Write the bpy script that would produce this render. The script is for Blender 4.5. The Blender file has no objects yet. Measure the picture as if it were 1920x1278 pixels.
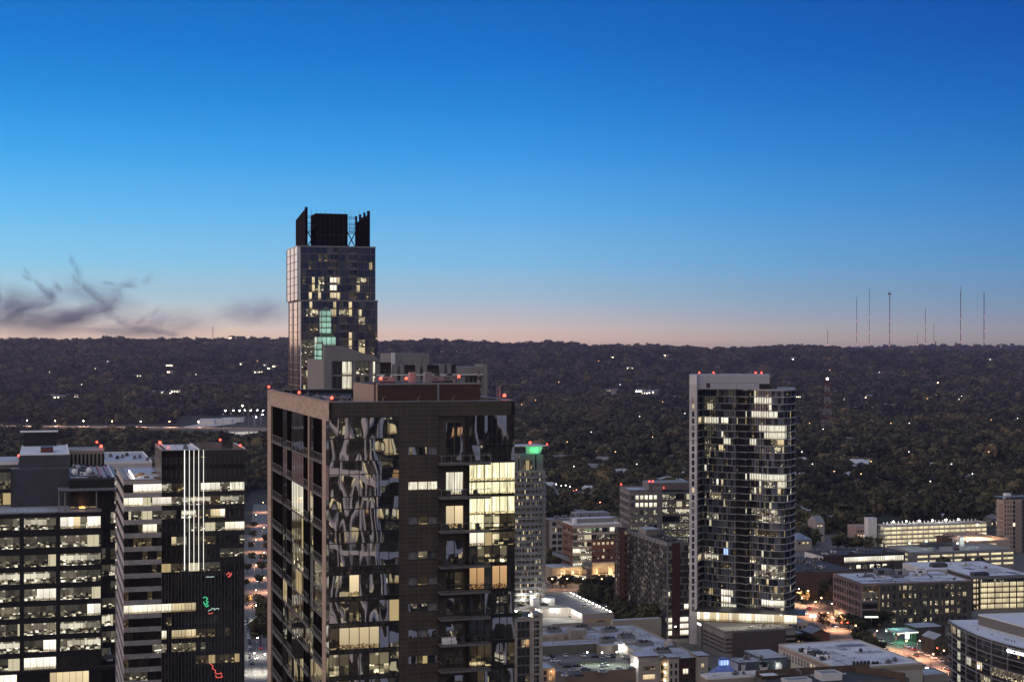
import bpy, math, random
import numpy as np
from mathutils import Vector, noise
random.seed(11)
R = random.random
def RU(a, b): return a + (b - a) * random.random()
S = bpy.context.scene
COL = S.collection
# ------------------------------------------------------------------ camera
HAZE = 2.6e-5
FPX = 3000.0; HY = 645.0; CAMZ = 150.0
cd = bpy.data.cameras.new('camera'); cam = bpy.data.objects.new('camera', cd); COL.objects.link(cam)
cam.location = (0, 0, CAMZ); cam.rotation_euler = (math.radians(90), 0, 0)
cd.sensor_width = 36; cd.lens = FPX / 1920 * 36; cd.shift_y = (HY - 639) / 1920
cd.clip_start = 1; cd.clip_end = 60000
S.camera = cam
S.view_settings.view_transform = 'Standard'; S.view_settings.look = 'None'
S.view_settings.exposure = 0.25; S.view_settings.gamma = 1
S.render.engine = 'CYCLES'
S.cycles.use_denoising = True
S.cycles.max_bounces = 4; S.cycles.diffuse_bounces = 2; S.cycles.glossy_bounces = 3
S.cycles.transparent_max_bounces = 12; S.cycles.volume_bounces = 0
S.cycles.sample_clamp_indirect = 4; S.cycles.sample_clamp_direct = 0
S.cycles.volume_max_steps = 64

# ------------------------------------------------------------------ node helper
class NG:
    def __init__(s, tree): s.t = tree; s.n = tree.nodes; s.l = tree.links
    def node(s, kind, **kw):
        x = s.n.new(kind)
        for k, v in kw.items(): setattr(x, k, v)
        return x
    def put(s, sock, v):
        if v is None: return
        if isinstance(v, bpy.types.NodeSocket): s.l.new(v, sock)
        else:
            if sock.type == 'RGBA' and len(v) == 3: v = (*v, 1)
            sock.default_value = v
    def m(s, op, a, b=None, c=None, clamp=False):
        x = s.node('ShaderNodeMath', operation=op, use_clamp=clamp)
        s.put(x.inputs[0], a); s.put(x.inputs[1], b)
        if c is not None: s.put(x.inputs[2], c)
        return x.outputs[0]
    def mr(s, v, a, b, c, d, smooth=False):
        x = s.node('ShaderNodeMapRange'); x.clamp = True
        if smooth: x.interpolation_type = 'SMOOTHSTEP'
        s.put(x.inputs[0], v)
        for i, q in enumerate((a, b, c, d)): s.put(x.inputs[i + 1], q)
        return x.outputs[0]
    def mix(s, f, a, b, blend='MIX'):
        x = s.node('ShaderNodeMix', data_type='RGBA', blend_type=blend)
        s.put(x.inputs[0], f); s.put(x.inputs[6], a); s.put(x.inputs[7], b)
        return x.outputs[2]
    def ramp(s, f, stops, interp='LINEAR'):
        x = s.node('ShaderNodeValToRGB'); x.color_ramp.interpolation = interp
        e = x.color_ramp.elements
        while len(e) < len(stops): e.new(0.5)
        for i, (p, c) in enumerate(stops):
            e[i].position = p; e[i].color = (*c, 1) if len(c) == 3 else c
        s.put(x.inputs[0], f); return x.outputs[0]
    def xyz(s, a=0., b=0., c=0.):
        x = s.node('ShaderNodeCombineXYZ'); s.put(x.inputs[0], a); s.put(x.inputs[1], b); s.put(x.inputs[2], c)
        return x.outputs[0]
    def sep(s, v):
        x = s.node('ShaderNodeSeparateXYZ'); s.put(x.inputs[0], v); return x.outputs
    def noise(s, vec, scale, detail=2., rough=.5, dist=0.):
        x = s.node('ShaderNodeTexNoise'); s.put(x.inputs['Vector'], vec)
        x.inputs['Scale'].default_value = scale; x.inputs['Detail'].default_value = detail
        x.inputs['Roughness'].default_value = rough; x.inputs['Distortion'].default_value = dist
        return x.outputs['Fac']
    def white(s, vec):
        x = s.node('ShaderNodeTexWhiteNoise'); s.put(x.inputs['Vector'], vec); return x.outputs['Value']
    def vscale(s, v, sc):
        x = s.node('ShaderNodeVectorMath', operation='MULTIPLY'); s.put(x.inputs[0], v); x.inputs[1].default_value = sc
        return x.outputs[0]
    def coord(s, which='Object'): return s.node('ShaderNodeTexCoord').outputs[which]

# ------------------------------------------------------------------ world: dusk sky
W = bpy.data.worlds.new('World'); S.world = W; W.use_nodes = True
W.node_tree.nodes.clear(); g = NG(W.node_tree)
d = g.coord('Generated'); dx, dy, dz = g.sep(d)
el = g.m('MULTIPLY', g.m('ARCSINE', dz), 57.2958)
elr = g.mr(el, -2, 90, 0, 1)
def st(deg, r, gg, b):
    f = lambda c: ((c / 255) / 12.92 if c <= 10 else ((c / 255 + .055) / 1.055) ** 2.4)
    return ((deg + 2) / 92, (f(r), f(gg), f(b)))
def F(*c): return tuple(st(0, *c)[1])
skyr = g.ramp(elr, [st(-2, 70, 60, 75), st(-.3, 190, 152, 142), st(.3, 232, 200, 178), st(.9, 202, 198, 200), st(1.7, 166, 200, 218), st(2.9, 126, 190, 230),
                    st(4.8, 86, 172, 232), st(6.7, 50, 150, 224), st(8.6, 22, 128, 212), st(10.4, 2, 110, 200), st(12.2, 0, 98, 186), st(16, 4, 90, 178), st(24, 60, 120, 196), st(42, 158, 176, 210)])  # top stops, out of view, brightened beyond dusk as added fill
# azimuth: brighter and warmer towards the sunset (behind the left edge), deeper to the right
hl = g.m('SQRT', g.m('ADD', g.m('MULTIPLY', dx, dx), g.m('MULTIPLY', dy, dy)))
ax = g.m('DIVIDE', dx, g.m('MAXIMUM', hl, .01))
azr = g.ramp(g.mr(ax, -.34, .34, 0, 1), [(0, (.62, .62, .55)), (.5, (.5, .5, .5)), (.75, (.32, .375, .42)), (1, (.2, .27, .34))])
c1 = g.mix(1., skyr, azr, 'MULTIPLY'); c1 = g.mix(1., c1, (2, 2, 2), 'MULTIPLY')
warm = g.m('MULTIPLY', g.mr(ax, -.34, -.5, 0, 1, True), g.mr(el, 36, 0, 0, 1, True))
c2 = g.mix(warm, c1, (1.9, 1.3, 1.0))
back = g.m('MULTIPLY', g.mr(dy, .2, -.6, 0, 1, True), g.mr(el, 0, 12, 0, 1, True))  # unseen sky behind the camera, brightened as added fill light
c2 = g.mix(g.m('MULTIPLY', back, .75), c2, (.62, .53, .48))
bk = g.node('ShaderNodeBackground'); g.put(bk.inputs[0], c2); bk.inputs[1].default_value = .92
wo = g.node('ShaderNodeOutputWorld'); g.l.new(bk.outputs[0], wo.inputs[0])
# sun just under the horizon: a weak, broad, warm light from the left
sd = bpy.data.lights.new('sun', 'SUN'); sd.energy = 0.12; sd.angle = math.radians(20); sd.color = (1, .72, .55)
so = bpy.data.objects.new('sun', sd); COL.objects.link(so); so.rotation_euler = (math.radians(66), 0, math.radians(-62))
so.location = (0, 0, 400)

# ------------------------------------------------------------------ projection and grid helpers
def X(px, d): return (px - 960) / FPX * d
def Z(py, d): return CAMZ - (py - HY) / FPX * d
def G(px, py, z=0):
    d = FPX * (CAMZ - z) / (py - HY); return (X(px, d), d)
def axes(xv=85):
    v = Vector((xv - 960, FPX)).normalized(); return Vector((v.y, -v.x)), v
def along(C0, e, px):
    k = (px - 960) / FPX; return (k * C0[1] - C0[0]) / (e[0] - k * e[1])

class Frame:   # a vertical plane, A left and B right seen from outside
    def __init__(s, A, B):
        s.A = Vector(A[:2]); s.B = Vector(B[:2]); s.w = (s.B - s.A).length
        s.d = (s.B - s.A).normalized(); s.n = Vector((s.d.y, -s.d.x))
    def pt(s, u, z, o=0.):
        p = s.A + s.d * u + s.n * o; return (p.x, p.y, z)
    def u(s, px): return along(s.A, s.d, px)

# ------------------------------------------------------------------ mesh builder
class MB:
    def __init__(s): s.v = []; s.f = []; s.m = []; s.uv = []; s.mats = []; s.smooth = False
    def mi(s, mat):
        if mat not in s.mats: s.mats.append(mat)
        return s.mats.index(mat)
    def face(s, pts, mat, uv=None):
        i = len(s.v); s.v += [tuple(p) for p in pts]; s.f.append(tuple(range(i, i + len(pts)))); s.m.append(s.mi(mat))
        s.uv += uv if uv else [(0, 0)] * len(pts)
    def hexa(s, p, mat, skip=()):  # p: 8 pts, bottom 0-3 ccw, top 4-7
        for k, q in enumerate(((3, 2, 1, 0), (4, 5, 6, 7), (0, 1, 5, 4), (1, 2, 6, 5), (2, 3, 7, 6), (3, 0, 4, 7))):
            if k not in skip: s.face([p[j] for j in q], mat)
    def box(s, x0, x1, y0, y1, z0, z1, mat, skip=()):
        s.hexa([(x0, y0, z0), (x1, y0, z0), (x1, y1, z0), (x0, y1, z0), (x0, y0, z1), (x1, y0, z1), (x1, y1, z1), (x0, y1, z1)], mat, skip)
    def fb(s, fr, u0, u1, z0, z1, o0, o1, mat, skip=()):  # box in a facade frame, o1 the outer face
        P = fr.pt
        s.hexa([P(u0, z0, o1), P(u1, z0, o1), P(u1, z0, o0), P(u0, z0, o0), P(u0, z1, o1), P(u1, z1, o1), P(u1, z1, o0), P(u0, z1, o0)], mat, skip)
    def fq(s, fr, u0, u1, z0, z1, o, mat, uv=None):
        s.face([fr.pt(u0, z0, o), fr.pt(u1, z0, o), fr.pt(u1, z1, o), fr.pt(u0, z1, o)], mat, uv)
    def prism(s, poly, z0, z1, mat, top=None, bottom=False):
        n = len(poly)
        for i in range(n):
            a, b = poly[i], poly[(i + 1) % n]
            s.face([(a[0], a[1], z0), (b[0], b[1], z0), (b[0], b[1], z1), (a[0], a[1], z1)], mat)
        s.face([(p[0], p[1], z1) for p in poly], top or mat)
        if bottom: s.face([(p[0], p[1], z0) for p in reversed(poly)], mat)
    def tube(s, a, b, r0, r1, mat, n=6, caps=True):
        a = Vector(a); b = Vector(b); t = (b - a)
        if t.length < 1e-6: return
        t.normalize(); x = t.orthogonal().normalized(); y = t.cross(x)
        A = [a + (x * math.cos(k * 6.2832 / n) + y * math.sin(k * 6.2832 / n)) * r0 for k in range(n)]
        B = [b + (x * math.cos(k * 6.2832 / n) + y * math.sin(k * 6.2832 / n)) * r1 for k in range(n)]
        for k in range(n): s.face([A[k], A[(k + 1) % n], B[(k + 1) % n], B[k]], mat)
        if caps: s.face(B, mat); s.face(A[::-1], mat)
    def ball(s, c, r, mat, n=8, m=5, sz=1.):
        c = Vector(c)
        def q(i, j):
            th = math.pi * j / m; ph = 6.2832 * i / n
            return c + Vector((math.cos(ph) * math.sin(th) * r, math.sin(ph) * math.sin(th) * r, -math.cos(th) * r * sz))
        for i in range(n):
            for j in range(m):
                p = [q(i, j), q(i + 1, j), q(i + 1, j + 1), q(i, j + 1)]
                if j == 0: p = [p[0], p[2], p[3]]
                elif j == m - 1: p = [p[0], p[1], p[2]]
                s.face(p, mat)
    def build(s, name, parent=None, loc=None, **props):
        if not s.v: return None
        org = Vector((0, 0, 0))
        if loc is not None: org = Vector(loc)
        elif parent is not None:
            q = parent
            while q is not None: org += q.location; q = q.parent
        V = np.array(s.v, dtype=np.float32) - np.array(org, dtype=np.float32)
        me = bpy.data.meshes.new(name)
        n = [len(f) for f in s.f]; nl = sum(n)
        me.vertices.add(len(V)); me.vertices.foreach_set('co', V.ravel())
        me.loops.add(nl); me.loops.foreach_set('vertex_index', np.concatenate([np.array(f, dtype=np.int32) for f in s.f]))
        me.polygons.add(len(n)); st_ = np.zeros(len(n), dtype=np.int32); st_[1:] = np.cumsum(n)[:-1]
        me.polygons.foreach_set('loop_start', st_); me.polygons.foreach_set('loop_total', np.array(n, dtype=np.int32))
        me.polygons.foreach_set('material_index', np.array(s.m, dtype=np.int32))
        for mt in s.mats: me.materials.append(mt)
        ul = me.uv_layers.new(name='UVMap'); ul.data.foreach_set('uv', np.array(s.uv, dtype=np.float32).ravel())
        if s.smooth: me.polygons.foreach_set('use_smooth', np.ones(len(n), dtype=bool))
        me.update(calc_edges=True); me.validate()
        o = bpy.data.objects.new(name, me); COL.objects.link(o)
        if parent is not None: o.parent = parent
        elif loc is not None: o.location = loc
        for k, v in props.items(): o[k] = v
        return o
def thing(name, label, cat, loc, group=None, rot=0.):
    o = bpy.data.objects.new(name, None); COL.objects.link(o); o.location = loc; o.rotation_euler = (0, 0, rot)
    o['label'] = label; o['category'] = cat
    if group: o['group'] = group
    return o
def tag(o, label, cat, group=None):
    o['label'] = label; o['category'] = cat
    if group: o['group'] = group
    return o
def dup(root, loc, rot=None, sc=None, label=None, mats=None):
    c = root.copy(); COL.objects.link(c); c.location = loc
    if rot is not None: c.rotation_euler = (0, 0, rot)
    if sc is not None: c.scale = sc if hasattr(sc, '__len__') else (sc, sc, sc)
    if label: c['label'] = label
    for ch in list(root.children):
        k = ch.copy(); COL.objects.link(k); k.parent = c
        if mats and k.type == 'MESH' and k.material_slots:
            for sl in k.material_slots:
                if sl.material in mats: sl.link = 'OBJECT'; sl.material = mats[sl.material]
        for g2 in ch.children:
            q = g2.copy(); COL.objects.link(q); q.parent = k
    return c

# ------------------------------------------------------------------ materials
def newmat(name):
    m = bpy.data.materials.new(name); m.use_nodes = True; m.node_tree.nodes.clear(); g = NG(m.node_tree)
    p = g.node('ShaderNodeBsdfPrincipled'); o = g.node('ShaderNodeOutputMaterial'); g.l.new(p.outputs[0], o.inputs[0])
    return m, g, p
def surf(name, col, rough=.8, var=.25, scale=.3, metal=0., bump=0., joints=None, spec=.4, streak=False, detail=5, inst=False):
    m, g, p = newmat(name); c = g.coord('Object')
    n1 = g.noise(c, scale, detail, .6); n2 = g.noise(c, scale * 7, 3, .6)
    if streak: n2 = g.noise(g.vscale(c, (1, 1, .08)), scale * 6, 3, .6)
    f = g.m('ADD', g.m('MULTIPLY', n1, .6), g.m('MULTIPLY', n2, .4))
    lo = tuple(x * (1 - var * 1.6) for x in col); hi = tuple(min(1, x * (1 + var * 1.6)) for x in col)
    cc = g.ramp(f, [(.25, lo), (.5, col), (.75, hi)])
    if joints:   # (width, height) of panels in metres: thin dark joint lines, from the facade's UV
        uv = g.coord('UV'); ux, uy, _ = g.sep(uv)
        a = g.m('PINGPONG', ux, joints[0] / 2); b = g.m('PINGPONG', uy, joints[1] / 2)
        ln = g.m('MINIMUM', a, b); cell = g.white(g.xyz(g.m('FLOOR', g.m('DIVIDE', ux, joints[0])), g.m('FLOOR', g.m('DIVIDE', uy, joints[1]))))
        cc = g.mix(1., cc, g.ramp(cell, [(0, (.82,) * 3), (1, (1.12,) * 3)]), 'MULTIPLY')
        cc = g.mix(g.mr(ln, 0, joints[2], 1, 0), cc, tuple(x * joints[3] for x in col))
    if inst:
        cc = g.mix(1., cc, g.ramp(g.node('ShaderNodeObjectInfo').outputs['Random'], [(0, (.42, .45, .48)), (.35, (.7, .74, .7)), (.7, (1.1, 1.05, .98)), (1, (1.75, 1.55, 1.35))]), 'MULTIPLY')
        ps = g.node('ShaderNodeNewGeometry').outputs['Position']; cc = g.mix(1., cc, g.ramp(g.noise(ps, .0045, 4, .6), [(.32, (.45, .5, .5)), (.5, (1, .98, .9)), (.66, (1.7, 1.5, 1.25))]), 'MULTIPLY')
    g.put(p.inputs['Base Color'], cc); p.inputs['Roughness'].default_value = rough; p.inputs['Metallic'].default_value = metal
    p.inputs['Specular IOR Level'].default_value = spec
    if bump:
        b = g.node('ShaderNodeBump'); b.inputs['Distance'].default_value = bump; g.put(b.inputs['Height'], n2); g.l.new(b.outputs[0], p.inputs['Normal'])
    return m
def glow(name, col, strg, sample=False):
    m, g, p = newmat(name); p.inputs['Base Color'].default_value = (.05, .05, .05, 1)
    g.put(p.inputs['Emission Color'], col); p.inputs['Emission Strength'].default_value = strg
    if not sample: m.cycles.emission_sampling = 'NONE'
    return m
def glassy(g, p, tint, wav, wscale, ior=1.9, rough=.04, along_v=.5):
    g.put(p.inputs['Base Color'], tint); p.inputs['Roughness'].default_value = rough; p.inputs['IOR'].default_value = ior
    if wav:
        b = g.node('ShaderNodeBump'); b.inputs['Distance'].default_value = wav; b.inputs['Strength'].default_value = 1
        g.put(b.inputs['Height'], g.noise(g.vscale(g.coord('Object'), (1, 1, along_v)), wscale, 1.5, .5)); g.l.new(b.outputs[0], p.inputs['Normal'])
def glass(name, tint=(.012, .014, .018), wav=.02, wscale=.5, ior=1.9, rough=.04, dimroom=.012, rc=(1, .85, .6)):
    m, g, p = newmat(name); glassy(g, p, tint, wav, wscale, ior, rough)
    if dimroom:   # faint light from the rooms behind
        ux, uy, _ = g.sep(g.coord('UV'))
        a = g.white(g.xyz(g.m('FLOOR', g.m('MULTIPLY', ux, .31)), 3)); n = g.noise(g.xyz(g.m('MULTIPLY', ux, 1.3), g.m('MULTIPLY', uy, 4)), 1, 3, .6)
        e = g.m('MULTIPLY', g.m('POWER', a, 3), g.mr(n, .4, .7, .1, 1))
        g.put(p.inputs['Emission Color'], rc); g.put(p.inputs['Emission Strength'], g.m('MULTIPLY', e, dimroom)); m.cycles.emission_sampling = 'NONE'
    return m
def lit(name, col, strg, style='office', wav=.01, ior=1.5, bay=3.1):
    m, g, p = newmat(name); glassy(g, p, (.02, .02, .02), wav, .8, ior)
    ux, uy, _ = g.sep(g.coord('UV'))
    room = g.white(g.xyz(g.m('FLOOR', g.m('DIVIDE', ux, bay)), 7)); r2 = g.white(g.xyz(g.m('FLOOR', g.m('DIVIDE', ux, bay * 2.7)), 11))
    n = g.noise(g.xyz(g.m('MULTIPLY', ux, 1.6), g.m('MULTIPLY', uy, 6.5), 0), 1, 3, .65)
    nf = g.noise(g.xyz(g.m('MULTIPLY', ux, 4.6), g.m('MULTIPLY', uy, 14), 5), 1, 2, .6)
    blk = g.white(g.xyz(g.m('FLOOR', g.m('ADD', g.m('MULTIPLY', ux, 1.55), g.m('MULTIPLY', n, 1.5))), g.m('FLOOR', g.m('ADD', g.m('MULTIPLY', uy, 6.5), g.m('MULTIPLY', nf, 1.2))), 2))
    pan = g.white(g.xyz(g.m('FLOOR', g.m('DIVIDE', ux, 1.5)), 23))
    if style == 'office':
        wall = g.mix(g.mr(r2, .6, .72, 0, 1), g.mix(pan, (.10, .095, .08), (.22, .205, .165)), (.85, .82, .72))
        ceil = g.ramp(g.m('FRACT', g.m('MULTIPLY', ux, .37)), [(0, (.16, .15, .12)), (.45, (.2, .18, .15)), (.5, (.7, .67, .6)), (.66, (.7, .67, .6)), (.68, (.16, .15, .12))], 'CONSTANT')
        e = g.mix(g.mr(uy, .84, .87, 0, 1), wall, ceil)
        clut = g.ramp(blk, [(0, (.025, .022, .02)), (.34, (.11, .1, .08)), (.58, (.33, .31, .24)), (.78, (.75, .71, .58)), (.9, (1.9, 1.85, 1.65))], 'CONSTANT')
        top = g.m('ADD', .22, g.m('MULTIPLY', n, .45))
        e = g.mix(g.m('LESS_THAN', uy, top), e, clut)
        e = g.mix(1., e, g.ramp(room, [(0, (.35,) * 3), (.4, (.75,) * 3), (1, (1.15,) * 3)]), 'MULTIPLY')
    elif style == 'dim':
        clut = g.ramp(blk, [(0, (.008, .008, .008)), (.4, (.05, .045, .035)), (.7, (.16, .15, .11)), (.88, (.5, .46, .34)), (.95, (1.2, 1.15, .95))], 'CONSTANT')
        e = g.mix(g.m('LESS_THAN', uy, g.m('ADD', .15, g.m('MULTIPLY', n, .65))), g.mix(pan, (.03, .028, .026), (.08, .075, .065)), clut)
        e = g.mix(g.m('GREATER_THAN', room, .88), e, (.7, .65, .5))
    elif style == 'curtain':
        f = g.noise(g.xyz(g.m('MULTIPLY', ux, 3.2), g.m('MULTIPLY', uy, .35)), 1, 3, .6, .6)
        e = g.ramp(f, [(.3, (.2, .19, .16)), (.45, (.62, .6, .5)), (.55, (.8, .78, .68)), (.68, (1.35, 1.32, 1.2))])
        e = g.mix(g.m('LESS_THAN', uy, .14), e, g.mix(g.m('GREATER_THAN', nf, .5), (.15, .13, .1), (.8, .7, .5)))
    elif style == 'plain':
        e = g.mix(uy, (.75, .72, .66), (1.08, 1.04, .96))
        e = g.mix(g.m('LESS_THAN', uy, g.m('ADD', .02, g.m('MULTIPLY', n, .35))), e, g.mix(g.m('GREATER_THAN', nf, .52), (.1, .08, .06), (.7, .6, .45)))
        e = g.mix(1., e, g.ramp(room, [(0, (.6,) * 3), (1, (1.1,) * 3)]), 'MULTIPLY')
    e = g.mix(1., e, col, 'MULTIPLY')
    g.put(p.inputs['Emission Color'], e); p.inputs['Emission Strength'].default_value = strg
    m.cycles.emission_sampling = 'NONE'
    return m
WHT = (1, .95, .82); YEL = (1, .82, .52); ORG = (1, .6, .3)
L_off = lit('office_lit', WHT, .8, 'office'); L_off2 = lit('office_bright', (1, .96, .86), 1.15, 'plain')
L_dim = lit('office_dim', WHT, .75, 'dim'); L_cur = lit('curtain_lit', (1, .97, .88), .95, 'curtain'); L_yel = lit('room_yellow', YEL, .75, 'plain')
L_apt = lit('flat_lit', (1, .88, .64), .85, 'office', bay=1.9); L_apd = lit('flat_dim', (1, .8, .5), .55, 'dim', bay=1.9); L_org = lit('room_orange', ORG, .55, 'plain')
L_gar = lit('garage_glow', (1, .88, .58), .9, 'plain', wav=0); L_wht = lit('white_lobby', (1, .95, .8), 1.25, 'plain')
G_dk = glass('dark_glass', (.02, .019, .018)); G_bl = glass('blue_dark_glass', (.012, .016, .03), .02, .4, 2.1, dimroom=.02); G_gr = glass('grey_glass', (.03, .035, .04), .015, .6, 1.7, dimroom=.03)
G_ref = glass('mirror_wavy_glass', (.62, .6, .6), .045, .2, 1.9, .01, dimroom=.03)
_g = NG(G_ref.node_tree); _u = _g.sep(_g.coord('UV'))   # every pane is flexed a little differently
_w = _g.white(_g.xyz(_g.m('FLOOR', _g.m('ADD', _g.m('DIVIDE', _u[0], 1.3), .02)), 31)); _n = [n for n in G_ref.node_tree.nodes if n.type == 'TEX_NOISE' and n.inputs['Scale'].default_value < .21][0]
_a = _g.node('ShaderNodeVectorMath', operation='ADD'); _g.put(_a.inputs[0], _n.inputs['Vector'].links[0].from_socket); _g.put(_a.inputs[1], _g.xyz(_g.m('MULTIPLY', _w, 1.1), 0., _g.m('MULTIPLY', _w, .5))); _g.l.new(_a.outputs[0], _n.inputs['Vector'])
def mirror(mt, f, c):   # coated reflective glazing: a mirror layer over the dark pane
    t = mt.node_tree; p = t.nodes['Principled BSDF']; p.inputs['Base Color'].default_value = (.015, .015, .015, 1)
    gl = t.nodes.new('ShaderNodeBsdfGlossy'); gl.inputs['Color'].default_value = (*c, 1); gl.inputs['Roughness'].default_value = .01; mx = t.nodes.new('ShaderNodeMixShader'); mx.inputs[0].default_value = f
    if p.inputs['Normal'].links: t.links.new(p.inputs['Normal'].links[0].from_socket, gl.inputs['Normal'])
    o = [n for n in t.nodes if n.type == 'OUTPUT_MATERIAL'][0]; t.links.new(p.outputs[0], mx.inputs[1]); t.links.new(gl.outputs[0], mx.inputs[2]); t.links.new(mx.outputs[0], o.inputs[0])
mirror(G_ref, .6, (.9, .88, .86))
G_crt = surf('drawn_curtain_glass', (.16, .18, .215), .3, .55, 1.6, streak=True, spec=.7); G_crw = surf('pale_curtain_glass', (.23, .23, .235), .3, .5, 1.6, streak=True, spec=.7)
G_cur = surf('grey_curtain_glass', (.19, .19, .2), .25, .4, 1.2, streak=True, spec=.8)
CONC = surf('concrete', (.36, .34, .32), .85, .14, .2, bump=.02, streak=True)
CONC_D = surf('dark_concrete', (.13, .125, .125), .85, .2, .25, streak=True)
PALE = surf('pale_panel', (.5, .47, .45), .6, .08, .2, joints=(1.5, 1.25, .04, .5))
TAN = surf('tan_panel', (.42, .32, .25), .7, .08, .4, joints=(1.6, .42, .025, .72))
BROWN = surf('brown_panel', (.052, .04, .031), .5, .22, .3, joints=(1.45, .56, .05, 2.1), spec=.5, streak=True)
SHADE = surf('painted_opening_shade', (.008, .008, .009), 1, .2, .5, spec=0)  # near-black paint standing in for the shade inside balcony openings
BLK = surf('black_metal', (.012, .012, .014), .5, .2, 1); DGRY = surf('dark_grey_metal', (.05, .05, .055), .5, .2, 1)
GRYM = surf('grey_metal', (.22, .22, .23), .45, .15, .6, metal=.3); WHTP = surf('white_paint', (.72, .71, .7), .5, .08, .5)
ALU = surf('aluminium_frame', (.3, .3, .31), .35, .1, 1, metal=.6)
ROOF_W = surf('white_membrane_roof', (.55, .56, .6), .8, .12, .09, detail=8); ROOF_G = surf('grey_roof', (.2, .21, .23), .85, .2, .12, detail=8)
ROOF_D = surf('dark_roof', (.035, .035, .04), .8, .3, .15, detail=8); ROOF_S = surf('stained_pale_roof', (.33, .36, .43), .75, .3, .13, detail=9)
BRICK = surf('red_brown_brick', (.16, .075, .055), .85, .14, .4, joints=(1.2, .45, .04, .6)); DBRICK = surf('dark_brick', (.065, .038, .032), .85, .15, .4, joints=(1.2, .45, .04, .6))
BEIGE = surf('beige_stucco', (.45, .39, .32), .85, .1, .3, joints=(4.2, 1.6, .05, .7)); STONE = surf('limestone', (.42, .36, .27), .85, .12, .4, joints=(1.5, .8, .03, .7))
GSTONE = surf('grey_stone', (.24, .225, .22), .85, .12, .3, joints=(2.2, 1.1, .04, .7))
RED = glow('beacon_red', (1, .045, .025), 7); WHL = glow('white_lamp', (1, .95, .85), 30); ORL = glow('sodium_lamp', (1, .55, .2), 30)
STRIP = glow('light_strip', (1, .95, .84), 1.5); SIGNW = glow('sign_white', (.92, .95, 1), 3.0); SIGNR = glow('sign_red', (1, .12, .08), 1.6); SIGNG = glow('sign_green', (.1, 1, .45), .9)
BLUEG = glow('blue_lit_pane', (.35, .5, 1), 1.3); REDL = glow('tail_light', (1, .05, .03), 4); HEAD = glow('head_light', (1, .95, .85), 10)
ASPH = surf('asphalt', (.13, .125, .12), .85, .2, .15, detail=7); PAVE = surf('pavement', (.2, .19, .18), .85, .15, .3)
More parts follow.
